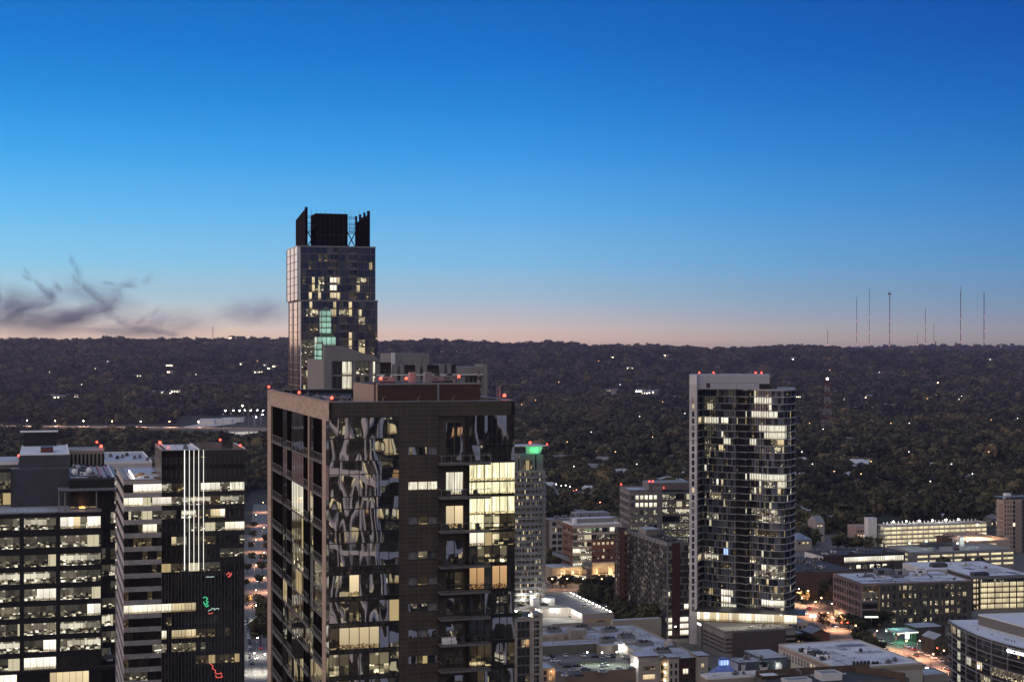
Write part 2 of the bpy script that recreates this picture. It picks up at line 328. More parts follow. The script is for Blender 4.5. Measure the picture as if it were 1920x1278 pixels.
# ------------------------------------------------------------------ shared building tools
def painted(fr, u, z, paint):
    x, y, _ = fr.pt(u, z); px = 960 + x / y * FPX; py = HY + (CAMZ - z) / y * FPX
    for (x0, x1, y0, y1, mt) in paint:
        if x0 <= px <= x1 and y0 <= py <= y1: return mt() if callable(mt) else mt
    return None
def back_to(px, d, w, xv=85):
    u, v = axes(xv); C = Vector((X(px, d), d)) - u * w; return 960 + C.x / C.y * FPX, C.y
def zo(ox, oy, k, *rs):
    return [(ox + a / k, ox + b / k, oy + c / k, oy + d / k, m) for (a, b, c, d, m) in rs]
class Bld:
    def __init__(s, name, label, px, d, xr, xl, xv=85, cat='building', group=None, z0=0., wv=None, wu=None):
        s.u, s.v = axes(xv); s.C = Vector((X(px, d), d)); s.d = d
        s.wu = wu if wu else along(s.C, s.u, xr); s.wv = wv if wv else along(s.C, s.v, xl)
        s.z0 = z0; s.root = thing(name, label, cat, (s.C.x, s.C.y, z0), group)
        s.poly = [s.C, s.C + s.u * s.wu, s.C + s.u * s.wu + s.v * s.wv, s.C + s.v * s.wv]
        s.front = Frame(s.poly[0], s.poly[1]); s.left = Frame(s.poly[3], s.poly[0]); s.back = Frame(s.poly[2], s.poly[3]); s.right = Frame(s.poly[1], s.poly[2])
        s.wall = MB(); s.wins = []
    def P(s, a, b): return s.C + s.u * a + s.v * b
    def poly_in(s, a0, a1, b0, b1): return [s.P(a0, b0), s.P(a1, b0), s.P(a1, b1), s.P(a0, b1)]
    def Zf(s, py, px=None):
        d = s.d if px is None else (s.C + s.u * along(s.C, s.u, px)).y
        return Z(py, d)
    def roof(s, z, mat, rim=None, h=.9, t=.4, poly=None, name='roof', parent=None):
        poly = poly or s.poly; m = MB(); m.face([(p[0], p[1], z) for p in poly], mat)
        rim = rim or mat
        for i in range(len(poly)):
            f = Frame(poly[i], poly[(i + 1) % len(poly)]); m.fb(f, 0, f.w, z - .3, z + h, -t, .02 + .003 * i, rim)
        return m.build(name, parent or s.root)
    def ribbon(s, fr, u0, u1, floors, pick, sp, mul, o=0., pane=1.5, name='window_band', seed=0, rec=.12, mw=.07, zt=None, parent=None, paint=None):
        """floors: list of (sill z, head z); glazing bands as parts, spandrels go to the wall"""
        n = max(1, round((u1 - u0) / pane)); w = (u1 - u0) / n
        fl = sorted(floors)
        for k, (a, b) in enumerate(fl):
            mb = MB()
            for i in range(n):
                ua, ub = u0 + i * w, u0 + (i + 1) * w; off = k * 37.7 + seed
                mt = (paint and painted(fr, (ua + ub) / 2, (a + b) / 2, paint)) or pick(k, i, n)
                mb.fq(fr, ua, ub, a, b, o - rec, mt, [(ua + off, 0), (ub + off, 0), (ub + off, 1), (ua + off, 1)])
                if mul and i: mb.fb(fr, ua - mw / 2, ua + mw / 2, a, b, o - rec, o + .04, mul, (0, 1, 4))
            mb.build(name, parent or s.root)
            if sp:
                c = fl[k + 1][0] if k + 1 < len(fl) else (zt if zt else b)
                if c > b: s.wq(fr, u0, u1, b, c, o, sp); s.wall.face([fr.pt(u0, b, o), fr.pt(u0, b, o - rec), fr.pt(u1, b, o - rec), fr.pt(u1, b, o)], sp)
                s.wall.face([fr.pt(u0, a, o - rec), fr.pt(u0, a, o), fr.pt(u1, a, o), fr.pt(u1, a, o - rec)], sp)
    def wq(s, fr, u0, u1, z0, z1, o, mat, mb=None):
        (mb or s.wall).fq(fr, u0, u1, z0, z1, o, mat, [(u0, z0), (u1, z0), (u1, z1), (u0, z1)])
    def punch(s, fr, u0, u1, z0, z1, us, zs, wall, pick, frame=None, rec=.25, o=0., seed=0, bars=(1, 0), name='window', paint=None):
        """wall plane u0..u1, z0..z1 with openings us x zs; every opening is a window part"""
        zs = sorted(zs); us = sorted(us); zz = z0
        for (a, b) in zs:
            if a > zz: s.wq(fr, u0, u1, zz, a, o, wall)
            uu = u0
            for (c, d_) in us:
                if c > uu: s.wq(fr, uu, c, a, b, o, wall)
                uu = d_
            if uu < u1: s.wq(fr, uu, u1, a, b, o, wall)
            zz = b
        if zz < z1: s.wq(fr, u0, u1, zz, z1, o, wall)
        P = fr.pt
        for k, (a, b) in enumerate(zs):
            for i, (c, d_) in enumerate(us):
                for q in (((c, a), (d_, a)), ((d_, a), (d_, b)), ((d_, b), (c, b)), ((c, b), (c, a))):
                    s.wall.face([P(*q[1], o), P(*q[0], o), P(*q[0], o - rec), P(*q[1], o - rec)], wall)
                mb = MB(); off = k * 37.7 + seed + i * 3.3
                mt = (paint and painted(fr, (c + d_) / 2, (a + b) / 2, paint)) or pick(k, i)
                if mt is None: continue
                mb.fq(fr, c, d_, a, b, o - rec, mt, [(c + off, 0), (d_ + off, 0), (d_ + off, 1), (c + off, 1)])
                if frame:
                    for j in range(bars[0]):
                        x = c + (d_ - c) * (j + 1) / (bars[0] + 1); mb.fb(fr, x - .05, x + .05, a, b, o - rec, o - rec + .06, frame, (0, 1, 4))
                    for j in range(bars[1]):
                        x = a + (b - a) * (j + 1) / (bars[1] + 1); mb.fb(fr, c, d_, x - .05, x + .05, o - rec, o - rec + .07, frame, (4,))
                    mb.fb(fr, c, d_, a, a + .08, o - rec, o - rec + .08, frame, (4,))
                s.wins.append((name, mb))
    def finish(s, backwall=None, ztop=None, zbase=None):
        if backwall:
            zb = zbase if zbase is not None else s.z0
            for fr in (s.right, s.back): s.wq(fr, 0, fr.w, zb, ztop, 0, backwall)
        s.wall.build('wall', s.root)
        for n, mb in s.wins[:100]: mb.build(n, s.root)
        if len(s.wins) > 100:
            t = MB()
            for n, mb in s.wins[100:]:
                k = 0
                for f, mi in zip(mb.f, mb.m):
                    t.face([mb.v[j] for j in f], mb.mats[mi], mb.uv[k:k + len(f)]); k += len(f)
            t.build('window', s.root, kind='stuff')
def chance(*w):
    """weighted material picker"""
    tot = sum(x[1] for x in w); r = R() * tot
    for m, x in w:
        r -= x
        if r <= 0: return m
    return w[-1][0]
def runs(n, *w, lo=1, hi=4):
    out = []
    while len(out) < n: out += [chance(*w)] * random.randint(lo, hi)
    return out[:n]
def picker(nf, n, *w, lo=1, hi=4):
    t = [runs(n + 8, *w, lo=lo, hi=hi) for _ in range(nf)]
    return lambda k, i, *a: t[k % nf][i % len(t[0])]

def hvac(parent, b, a0, b0, wa, wb, z, h=1.8, mat=GRYM, name='rooftop_unit'):
    """roof machine: cabinet, fan drums, duct and legs"""
    m = MB(); P = lambda a, c, zz: (*b.P(a, c), zz)
    def bx(x0, x1, y0, y1, z0, z1, mt): m.hexa([P(x0, y0, z0), P(x1, y0, z0), P(x1, y1, z0), P(x0, y1, z0), P(x0, y0, z1), P(x1, y0, z1), P(x1, y1, z1), P(x0, y1, z1)], mt)
    bx(a0, a0 + wa, b0, b0 + wb, z + .25, z + h, mat)
    bx(a0 - .15, a0 + wa + .15, b0 + .2, b0 + .4, z, z + .25, DGRY); bx(a0 - .15, a0 + wa + .15, b0 + wb - .4, b0 + wb - .2, z, z + .25, DGRY)
    n = max(1, int(wa / 1.6))
    for i in range(n):
        c = P(a0 + (i + .5) * wa / n, b0 + wb / 2, z + h); m.tube(c, (c[0], c[1], z + h + .35), min(.6, wb * .3), min(.6, wb * .3), DGRY, 8)
    if wa > 2.5: bx(a0 + wa, a0 + wa + 1.4, b0 + wb * .3, b0 + wb * .6, z + .5, z + h * .6, GRYM)
    bx(a0 + .15, a0 + wa * .45, b0 - .03, b0, z + .5, z + h - .25, DGRY)
    return m.build(name, parent)
def pipes(parent, b, pts, z, r=.09, mat=GRYM):
    m = MB()
    for i in range(len(pts) - 1):
        p, q = b.P(*pts[i]), b.P(*pts[i + 1]); m.tube((p.x, p.y, z + .35), (q.x, q.y, z + .35), r, r, mat, 5)
    for c in pts: p = b.P(*c); m.tube((p.x, p.y, z), (p.x, p.y, z + .35), .06, .06, mat, 4)
    m.build('roof_pipe', parent)
def beacon(parent, x, y, z, r=.3, h=1.2, power=0):
    m = MB(); m.tube((x, y, z), (x, y, z + h), .06, .06, DGRY, 5); m.tube((x, y, z + h - .12), (x, y, z + h), .2, .2, DGRY, 8); m.ball((x, y, z + h + r * .9), r, RED)
    o = m.build('beacon_light', parent)
    if power:
        ld = bpy.data.lights.new('beacon_glow', 'POINT'); ld.energy = power; ld.color = (1, .12, .08); ld.shadow_soft_size = r
        l = bpy.data.objects.new('beacon_glow', ld); COL.objects.link(l); l.parent = o
        l.location = Vector((x, y, z + h + r * 2.4)) - parent.location
    return o
def railing(mb, fr, u0, u1, z, o, h=1.05, post=1.3, bars=4, mat=ALU, glassm=None):
    mb.fb(fr, u0, u1, z + h - .06, z + h, o - .05, o, mat); mb.fb(fr, u0, u1, z + .08, z + .13, o - .04, o - .01, mat)
    n = max(1, round((u1 - u0) / post))
    for i in range(n + 1):
        x = u0 + (u1 - u0) * i / n; mb.fb(fr, x - .03, x + .03, z, z + h, o - .045, o - .005, mat)
    if glassm: mb.fq(fr, u0, u1, z + .15, z + h - .08, o - .025, glassm)
    else:
        for j in range(bars):
            zz = z + .15 + (h - .25) * (j + .5) / bars; mb.fb(fr, u0, u1, zz, zz + .02, o - .035, o - .02, mat)

PATCH = []
def roof_detail(b, z, a0, a1, b0, b1, n=8, parent=None, pat=True):
    """membrane patches, seams, drains, hatches and small pipes on a flat roof"""
    par = parent or b.root
    if not PATCH:
        for i, c in enumerate(((.30, .31, .34), (.44, .45, .49), (.2, .21, .24), (.36, .34, .33))): PATCH.append(surf('roof_patch_%s' % 'abcd'[i], c, .8, .25, .3, detail=7))
    def sheet(x0, x1, y0, y1, dz, mt, nm): m = MB(); m.face([(*p, z + dz) for p in b.poly_in(x0, x1, y0, y1)], mt); m.build(nm, par)
    if pat:
        for i in range(n):
            w_, d_ = RU(1.5, (a1 - a0) * .35), RU(1.5, (b1 - b0) * .22); x, y = RU(a0, max(a0 + .1, a1 - w_)), RU(b0, max(b0 + .1, b1 - d_)); sheet(x, x + w_, y, y + d_, .012 + .005 * i, random.choice(PATCH), 'roof_patch')
    for i in range(n // 2):   # seams
        y = RU(b0, b1); sheet(a0, a1, y, y + .12, .1 + .004 * i, DGRY, 'roof_seam')
    for i in range(n):
        x, y = RU(a0, a1 - 1), RU(b0, b1 - 1); k = random.randrange(4); m = MB()
        if k == 0: m.prism(b.poly_in(x, x + 1.1, y, y + .9), z, z + .5, GRYM, WHTP)
        elif k == 1: p = b.P(x, y); m.tube((*p, z), (*p, z + .7), .16, .16, GRYM, 6); m.tube((*p, z + .7), (*p, z + .85), .3, .3, DGRY, 6)
        elif k == 2: p = b.P(x, y); m.tube((*p, z), (*p, z + .5), .1, .1, DGRY, 5)
        else:
            q = b.P(x, y); r_ = b.P(x + RU(2, 6) * (1 if x < (a0 + a1) / 2 else -1), y); m.tube((*q, z + .25), (*r_, z + .25), .08, .08, GRYM, 5); m.tube((*q, z), (*q, z + .25), .05, .05, GRYM, 4); m.tube((*r_, z), (*r_, z + .25), .05, .05, GRYM, 4)
        m.build(('roof_hatch', 'roof_vent', 'drain_pipe', 'roof_pipe')[k], par)
# ------------------------------------------------------------------ foreground tower (brown panels, left face of tan frame and balconies)
b = Bld('residential_tower', 'big brown apartment tower with tan balcony side and red rooftop beacons, in front', 617, 202, 965, 501, cat='tower')
ZT = 142.6; fr = b.front; lf = b.left
cx = [fr.u(p) for p in (617, 748, 766, 821, 822, 838, 870, 880, 965)]
zf = lambda py: Z(py, 205)
ZB = [134.6, 130.25, 125.9, 121.4] + [121.4 - 3.33 * k for k in range(1, 37)]   # slab levels (under the balconies)
# header band
b.wq(fr, 0, fr.w, 140.75, ZT, 0, BROWN)
b.wall.build  # noqa
# left curtain wall of mirror glass
rows = [140.75, 138.05, 135.25, 133.55, 130.7, 129.15, 126.35, 124.8, 121.9, 121.4]
z = 121.4
while z > 2: rows += [z - .55, z - 3.33]; z -= 3.33
rows = [r for r in sorted(set(rows), reverse=True) if r >= 0]
litp = {(8, 6): L_cur}
glz = MB(); nB = 7; wB = cx[1] / nB
def gpick(r, i):
    zc = rows[r]
    if r < 10: return G_ref
    return chance((G_ref, 9), (L_apd, 3.2), (L_yel, .25), (G_dk, 1))
for r in range(len(rows) - 1):
    m = MB(); z1, z0 = rows[r], rows[r + 1]
    if z1 - z0 < .7: m.fq(fr, 0, cx[1], z0, z1, -.02, G_dk)
    else:
        for i in range(nB):
            mt = gpick(r, i)
            if 1046 < (HY + (150 - (z1 + z0) / 2) * 14.85) < 1075 and i == 6: mt = L_yel
            if abs((HY + (150 - (z1 + z0) / 2) * 14.85) - 1205) < 20 and i in (1, 2, 3, 4): mt = L_yel
            if abs((HY + (150 - (z1 + z0) / 2) * 14.85) - 1255) < 20 and i in (0, 1, 4, 5): mt = L_apt
            m.fq(fr, i * wB, (i + 1) * wB, z0, z1, -.06, mt, [((i + r * 9) * 1.3, 0), ((i + 1 + r * 9) * 1.3, 0), ((i + 1 + r * 9) * 1.3, 1), ((i + r * 9) * 1.3, 1)])
            m.fb(fr, i * wB - .04, i * wB + .04, z0, z1, -.06, .03, BLK, (0, 1, 4))
    m.fb(fr, 0, cx[1], z1 - .09, z1, -.06, .03, BLK, (4,))
    m.build('window_band', b.root)
# brown field with slot windows
zw = []
for py in (837, 902, 967, 1032, 1080, 1129, 1178, 1227): zw.append((Z(py + 16, 206), Z(py, 206)))
z = zw[-1][0]
while z - 3.33 > 4: z -= 3.33; zw.append((z, z + 1.1))
G_slot = [G_gr, L_cur, G_cur, L_apd, G_cur, G_gr, G_cur, G_cur]
zsrt = sorted(zw); nz = len(zsrt)
def pk(k, i):
    j = nz - 1 - k
    if j == 0: return [G_ref, G_ref, G_cur][i]
    if j == 1: return L_cur
    if j in (2, 4): return [G_cur, L_apd, G_cur][i]
    if j == 3: return [G_cur, L_apt, G_gr][i]
    return chance((G_cur, 4), (G_ref, 3), (L_apd, 1))
w3 = (cx[3] - cx[2]) / 3
b.punch(fr, cx[1], cx[4], 0, 140.75, [(cx[2] + i * w3, cx[2] + (i + 1) * w3 - .06) for i in range(3)], zsrt, BROWN, pk, BLK, .3, seed=9, bars=(0, 0))
# balcony bay: wall recessed 1.4 m
u0, u1 = cx[4], cx[7]; rec = -1.5
bal_w = []
for k, zb in enumerate(ZB):
    top = 140.75 if k == 0 else ZB[k - 1]
    bal_w.append((zb + .25, min(top - .9, zb + (3.2 if k else 5.3))))
wp = {0: G_ref, 1: L_cur, 2: L_yel, 3: G_ref}
def pk2(k, i):
    j = len(ZB) - 1 - k
    if j in wp: return wp[j]
    return chance((G_dk, 5), (L_apd, 2), (G_ref, 3))
bw = sorted([q for q in bal_w if q[0] > 1])
ZBn = len(bw)
def pk2b(k, i): return pk2(len(ZB) - ZBn + k, i)
b.punch(fr, u0, u1, 0, 140.75, [(cx[5], (cx[5] + cx[6]) / 2 - .03), ((cx[5] + cx[6]) / 2 + .03, cx[6])], bw, BROWN, pk2b, BLK, .15, o=-.45, seed=4, bars=(0, 0))
b.wall.face([fr.pt(u0, 0, -.45), fr.pt(u0, 0, 0), fr.pt(u0, 140.75, 0), fr.pt(u0, 140.75, -.45)], BROWN)
# corner glazing
cz = [(140.75, 137.0), (137.0, 134.9), (134.6, 132.3), (132.1, 130.6), (130.2, 128.0), (127.9, 125.9), (125.6, 123.9), (123.8, 121.6), (121.2, 118.3)]
z = 118.05
while z > 4: cz.append((z - .25, z - 3.1)); z -= 3.33
nc = 6; wc = (fr.w - cx[7]) / nc
L_drape = lit('bright_draped_room', (1, .93, .66), 1.35, 'curtain', wav=.02)
for k, (z1, z0) in enumerate(cz):
    m = MB()
    for i in range(nc):
        if k < 2: mt = G_ref
        elif k in (2, 3, 4): mt = L_drape
        elif k in (5, 6): mt = L_wht if i < 2 else chance((L_apt, 2), (L_apd, 2)); 
        elif k == 7: mt = [G_gr, L_apt, L_apd, L_apd, L_apt, G_dk][i]
        elif k == 8: mt = [L_org, L_org, G_gr, L_org, L_org, G_dk][i]
        else: mt = chance((G_ref, 6), (G_dk, 3), (L_apd, 4))
        if k == 5 and i < 2: mt = L_drape
        a = cx[7] + i * wc; m.fq(fr, a, a + wc, z0, z1, -.06, mt, [(a + k * 9, 0), (a + wc + k * 9, 0), (a + wc + k * 9, 1), (a + k * 9, 1)])
        if not (i == 1 or i == 4) or k > 1: m.fb(fr, a - .04, a + .04, z0, z1, -.06, .03, BLK, (0, 1, 4))
    m.fb(fr, cx[7], fr.w, z0 - .1, z0, -.06, .04, BLK, (4,))
    m.build('window_band', b.root)
prev = 140.75
for (z1, z0) in cz:
    if prev - z1 > .05: b.wq(fr, cx[7], fr.w, z1, prev, .0, BLK)
    prev = z0
b.wq(fr, cx[7], fr.w, 0, prev, 0, BLK)
b.wall.fb(fr, cx[7] - .35, cx[7] + .02, 0, 140.75, -.6, .06, BLK)
# balconies on the front
CANE = surf('balcony_glass', (.05, .05, .05), .2, .2, 1, spec=.8)
for k, zb in enumerate(ZB[:34]):
    m = MB(); a0, a1 = cx[4] - .05, fr.u(914)
    m.fb(fr, a0, a1, zb - .12, zb + .12, -.5, 1.7, CONC_D); slab = m.build('balcony', b.root)
    m = MB(); railing(m, fr, a0 + .05, a1, zb + .12, 1.65, h=1.05, bars=0, mat=DGRY if k > 2 else ALU)
    for uu in (a0 + .05, a1 - .05): m.fb(fr, uu - .03, uu + .03, zb + 1.1, zb + 1.17, 0, 1.6, ALU)
    m.build('railing', slab)
    if k in (1, 2, 3, 6):   # garden chairs, plants, a white sofa
        for q in range(3):
            uu = a0 + .5 + q * 1.9 + RU(0, .6); m = MB(); m.fb(fr, uu, uu + .6, zb + .12, zb + .55, .4, .95, DGRY); m.fb(fr, uu, uu + .6, zb + .55, zb + .95, .4, .5, DGRY)
            if k != 6 or q: m.build('outdoor_chair', slab)
        if k == 6: m = MB(); m.fb(fr, a0 + .3, a0 + 2.2, zb + .12, zb + .6, .5, 1.3, WHTP); m.fb(fr, a0 + .3, a0 + 2.2, zb + .6, zb + 1, .5, .75, WHTP); m.build('outdoor_sofa', slab)
# ---- left side: tan frame, glass, balconies with flat panels painted black as shade
b.wq(lf, 0, lf.w, ZT - 2.35, ZT, .0, TAN); m = MB()
m.fb(lf, 0, lf.w, ZT - 2.35, ZT - 2.3, -.3, -.01, TAN); m.build('frame_soffit', b.root)
vu = lambda px: lf.u(px)
cols = [(501.5, 508), (604, 611)]
for (p, q) in cols:
    b.wall.fb(lf, max(0, vu(p)), vu(q), 0, ZT - 2.35, -.3, .0, TAN, (0,))
    b.wq(lf, max(0, vu(p)), vu(q), 0, ZT - 2.35, .004, TAN)
b.wall.fb(lf, vu(577), vu(579.5), 127.3, ZT - 2.35, -.3, -.01, TAN)
seg = [(508, 528, 0), (529, 536.5, 1), (537, 545.5, 0), (546, 567.5, 2), (568, 577, 0), (580, 585.5, 1), (586, 604, 0)]
slabs = [ZT - 2.35, 134.6, 130.25, 125.9, 121.4] + [121.4 - 3.33 * k for k in range(1, 36)]
G_pink = glass('rosy_mirror_glass', (.35, .25, .24), .04, .6, 2.6, .05, 0)
for k in range(len(slabs) - 1):
    z1, z0 = slabs[k], slabs[k + 1]
    if z0 < 0: break
    shift = 0 if k < 3 else (k % 3) * 2 - 2
    band = MB(); bal = MB(); rls = []
    for (p, q, kind) in seg:
        if k >= 3: p2, q2 = p, q
        else: p2, q2 = p, q
        a, c = vu(p2), vu(q2)
        if kind == 0:
            mt = SHADE if k < 3 or R() < .55 else chance((L_apd, 4), (SHADE, 4), (L_apt, 1.4))
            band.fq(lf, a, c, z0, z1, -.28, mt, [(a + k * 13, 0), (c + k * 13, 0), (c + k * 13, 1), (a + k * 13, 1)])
            bal.fb(lf, a, c, z0 - .14, z0 + .1, -.27, .03, CONC_D)
            r1 = MB(); railing(r1, lf, a, c, z0 + .1, -.05, bars=3, mat=ALU, post=1.6); rls.append(r1)
        else:
            o = -.12 if kind == 2 else -.16
            if k == 0: mt = G_gr
            elif k == 1: mt = G_pink
            elif kind == 2 and k == 2: mt = L_cur
            else: mt = chance((L_apt, 2), (L_apd, 4), (G_ref, 4), (G_cur, 1))
            band.fb(lf, a, c, z0 + .1, z1 - .14, -.3, o - .01, G_dk, (2,))
            band.fq(lf, a, c, z0 + .1, z1 - .14, o, mt, [(a + k * 13, 0), (c + k * 13, 0), (c + k * 13, 1), (a + k * 13, 1)])
            bal.fb(lf, a, c, z0 - .14, z0 + .1, -.3, o + .05, CONC_D)
            n = max(1, round((c - a) / 1.6))
            for i in range(n + 1): x = a + (c - a) * i / n; band.fb(lf, x - .04, x + .04, z0 + .1, z1 - .14, o, o + .05, BLK, (0, 1, 4))
    band.build('window_band', b.root); s_ = bal.build('balcony', b.root); [r1.build('railing', s_) for r1 in rls]
# glass strip next to the corner and far edge
for k in range(len(slabs) - 1):
    m = MB(); z1, z0 = slabs[k], slabs[k + 1]
    if z0 < 0: break
    m.fq(lf, vu(611), lf.w, z0, z1, -.03, G_gr if k != 1 else G_pink, [(k * 7, 0), (k * 7 + 2, 0), (k * 7 + 2, 1), (k * 7, 1)]); m.fb(lf, vu(611), lf.w, z0 - .12, z0, -.03, .03, BLK)
    m.build('window_band', b.root)
b.wq(b.right, 0, b.right.w, 0, ZT, 0, BROWN); b.wq(b.back, 0, b.back.w, 0, ZT, 0, BROWN)
core = MB(); core.prism(b.poly_in(.5, b.wu - .7, .9, b.wv - .7), 0, 141.0, BLK, ROOF_D); core.build('core', b.root)
# roof
ZR = 141.3
m = MB(); m.face([(*p, ZR) for p in b.poly_in(.3, b.wu - .3, .3, b.wv - .3)], ROOF_D)
for f in (b.front, b.left, b.right, b.back):
    m.fb(f, 0, f.w, ZR - .5, ZT + .05, -.45, -.004, BLK); m.fb(f, -.05, f.w + .05, ZT, ZT + .12, -.5, .06, TAN if f is lf else GRYM)
rf = m.build('roof', b.root)
D = lambda px, dd, e=b: None
def onroof(px, py, z):  # roof point seen at a pixel
    return G(px, py, z)
# plant penthouse
pa0 = fr.u(717) + 1.2; m = MB()
PB = surf('rust_brown_panel', (.10, .055, .045), .7, .2, .3, joints=(2.4, 3.4, .05, .6))
pf = [b.P(6.9, 3.2), b.P(20.6, 3.2), b.P(20.6, 20), b.P(6.9, 20)]
m.prism(pf, ZR, 144.75, PB, ROOF_D); ff = Frame(pf[0], pf[1]); m.fb(ff, -.1, ff.w + .1, 144.7, 144.95, -.4, .1, GRYM)
m.fb(ff, 7.9, 8.15, ZR, 144.9, 0, .12, GRYM)
f2 = Frame(pf[3], pf[0]); m.fb(f2, 0, f2.w, ZR, 144.7, 0, .06, TAN)
pen = m.build('plant_penthouse', b.root)
m = MB()
for i in range(9): m.fb(f2, f2.w - 1.6, f2.w - 1.0, ZR + .4 * i, ZR + .4 * i + .05, .1, .2, DGRY)
m.fb(f2, f2.w - 1.65, f2.w - 1.6, ZR, 145.6, .1, .2, DGRY); m.fb(f2, f2.w - 1.0, f2.w - .95, ZR, 145.6, .1, .2, DGRY); m.build('ladder', pen)
for (a, c, w_, d_) in ((11.5, 5, .9, .9), (13.6, 5.2, 1, .8)):
    m = MB(); q = b.poly_in(a, a + w_, c, c + d_); m.prism(q, 144.95, 146.3, GRYM, WHTP); m.build('roof_vent', pen)
hvac(b.root, b, 2.2, 12, 3.2, 2, ZR, 1.1); hvac(b.root, b, 4.5, 26, 2.4, 2, ZR, 1.2); hvac(b.root, b, 1.8, 36, 3, 2, ZR, 1.0); hvac(b.root, b, 14, 30, 5, 2.5, ZR, 1.4)
roof_detail(b, ZR, 1, 6.4, 3, 40, 14, pat=False); roof_detail(b, 144.75, 7.4, 20, 5, 19, 8, pen, pat=False)
pipes(b.root, b, [(1.2, 4), (1.2, 30), (5, 30)], ZR); pipes(b.root, b, [(6.2, 3), (6.2, 22)], ZR, .14); pipes(b.root, b, [(21.6, 3), (21.6, 24)], ZR, .12)
for (a, c) in ((8.5, 8), (15.5, 9), (18, 12)): hvac(pen, b, a, c, 1.6, 1.4, 144.78, .9)
for k in range(5):   # davit arms and light posts along the parapets
    p = b.P(2.5 + k * 4.6, .8); m = MB(); m.tube((*p, ZR), (*p, ZT + .55), .05, .05, GRYM, 5); m.tube((*p, ZT + .55), (p.x + .35, p.y, ZT + .75), .04, .04, GRYM, 4); m.build('davit_arm', b.root)
for k in range(6): p = b.P(.8, 6 + k * 8); m = MB(); m.tube((*p, ZR), (*p, ZT + .8), .045, .045, ALU, 5); m.box(p.x - .12, p.x + .12, p.y - .1, p.y + .1, ZT + .7, ZT + .9, DGRY); m.build('camera_post', b.root)
m = MB()
for (a, c) in ((3.2, 4), (4.0, 4.3)):   # bent vent pipes
    p = b.P(a, c); m.tube((*p, ZR), (*p, ZR + .8), .05, .05, ALU, 5)
    for t in range(5):
        m.tube((p.x + .25 - .25 * math.cos(t * .6), p.y, ZR + .8 + .25 * math.sin(t * .6)), (p.x + .25 - .25 * math.cos(t * .6 + .6), p.y, ZR + .8 + .25 * math.sin(t * .6 + .6)), .05, .05, ALU, 5)
m.build('vent_pipe', b.root)
# blue-grey inner wall with pale scribbled marks at the far edge of the roof
m = MB(); q0, q1 = b.P(.6, b.wv - 12), b.P(11.5, b.wv - 12); fw = Frame(q0, q1)
m.fb(fw, 0, fw.w, ZR, ZR + 1.0, -.3, 0, surf('blue_grey_wall', (.12, .14, .22), .7, .2, .4)); m.fb(fw, -.1, fw.w + .1, ZR + 1, ZR + 1.1, -.4, .1, BLK)
for i in range(16):
    uu = RU(.3, fw.w - 1.2); m.fb(fw, uu, uu + RU(.1, .5), ZR + RU(.2, .5), ZR + RU(.55, .85), 0, .03, WHTP)
m.build('roof_wall', b.root)
for (px, py, dd) in ((504, 731, 256), (561, 741, 226), (622, 755.5, 203)):
    beacon(b.root, X(px, dd), dd, ZT + .1, .2, .3, 60)
for (a, c, hh) in ((7.4, 3.8, .4), (10.9, 4.2, .4), (17.9, 3.9, .6), ):
    p = b.P(a, c); beacon(b.root, p.x, p.y, 144.95, .2, hh, 60)
p = b.P(23.6, 2); beacon(b.root, p.x, p.y, ZT + .1, .22, .35, 90)
m = MB()  # small lattice mast
for sx, sy in ((-.2, -.2), (.2, -.2), (.2, .2), (-.2, .2)): p = b.P(22.9 + sx, 2.4 + sy); m.tube((*p, ZR), (*p, ZR + 3.4), .035, .035, GRYM, 4)
for i in range(8):
    p = b.P(22.7, 2.2); q = b.P(23.1, 2.2); a, c = (p, q) if i % 2 else (q, p); m.tube((*a, ZR + .4 * i), (*c, ZR + .4 * i + .4), .03, .03, GRYM, 4)
m.build('lattice_mast', b.root)
m = MB(); p = b.P(21.2, 6); m.tube((*p, ZR), (*p, ZR + 5.2), .12, .1, DGRY, 6)
for i in range(5): m.box(p.x - .25, p.x + .15, p.y - .2, p.y + .2, ZR + 1.2 + .8 * i, ZR + 1.5 + .8 * i, GRYM)
m.tube((*p, ZR + 2.2), (p.x + 1.2, p.y, ZR + 2.3), .05, .05, GRYM, 4); m.build('antenna_mast', b.root)
b.finish()
# ------------------------------------------------------------------ office block at the left edge
px0, d0 = back_to(191, 380, 46)
b = Bld('office_building', 'dark glass office block at the left edge with desks visible on every lit floor', px0, d0, 0, 0, wu=46, wv=52)
fr = b.front; zg = 110.4
pit = [106.5, 102.1, 97.8, 93.8] + [93.8 - 4.02 * k for k in range(1, 6)]
fl = [(z, z + (2.75 if i else 2.7)) for i, z in enumerate(pit)]
pr = [fr.w - (191 - p) / 7.9 * 1.03 for p in (41, 109)]
pr = [fr.u(41), fr.u(109)]
ua = [(0, pr[0] - .5), (pr[0] + .5, pr[1] - .5), (pr[1] + .5, fr.w - .3)]
P_ = zo(0, 780, 2.566, (430, 488, 480, 535, L_off2), (360, 400, 480, 535, L_yel), (288, 400, 655, 712, L_off), (340, 400, 665, 712, L_off2), (190, 270, 815, 880, L_off2), (115, 270, 985, 1035, L_off), (216, 270, 1060, 1110, L_off2), (430, 488, 890, 950, L_off2), (0, 98, 740, 800, L_off))
for j, (a, c) in enumerate(ua):
    b.ribbon(fr, a, c, fl, picker(12, 40, (L_off, 6), (L_dim, 6), (L_off2, .3), (G_dk, .3), lo=2, hi=6), None, BLK, pane=1.5, seed=j * 50, paint=P_)
srt = sorted(fl)
for k in range(len(srt)):
    zt = srt[k + 1][0] if k + 1 < len(srt) else zg
    b.wq(fr, 0, fr.w, srt[k][1], zt, 0, BLK)
for q in (pr[0], pr[1]): b.wall.fb(fr, q - .5, q + .5, srt[0][0], zg, -.2, .06, BLK)
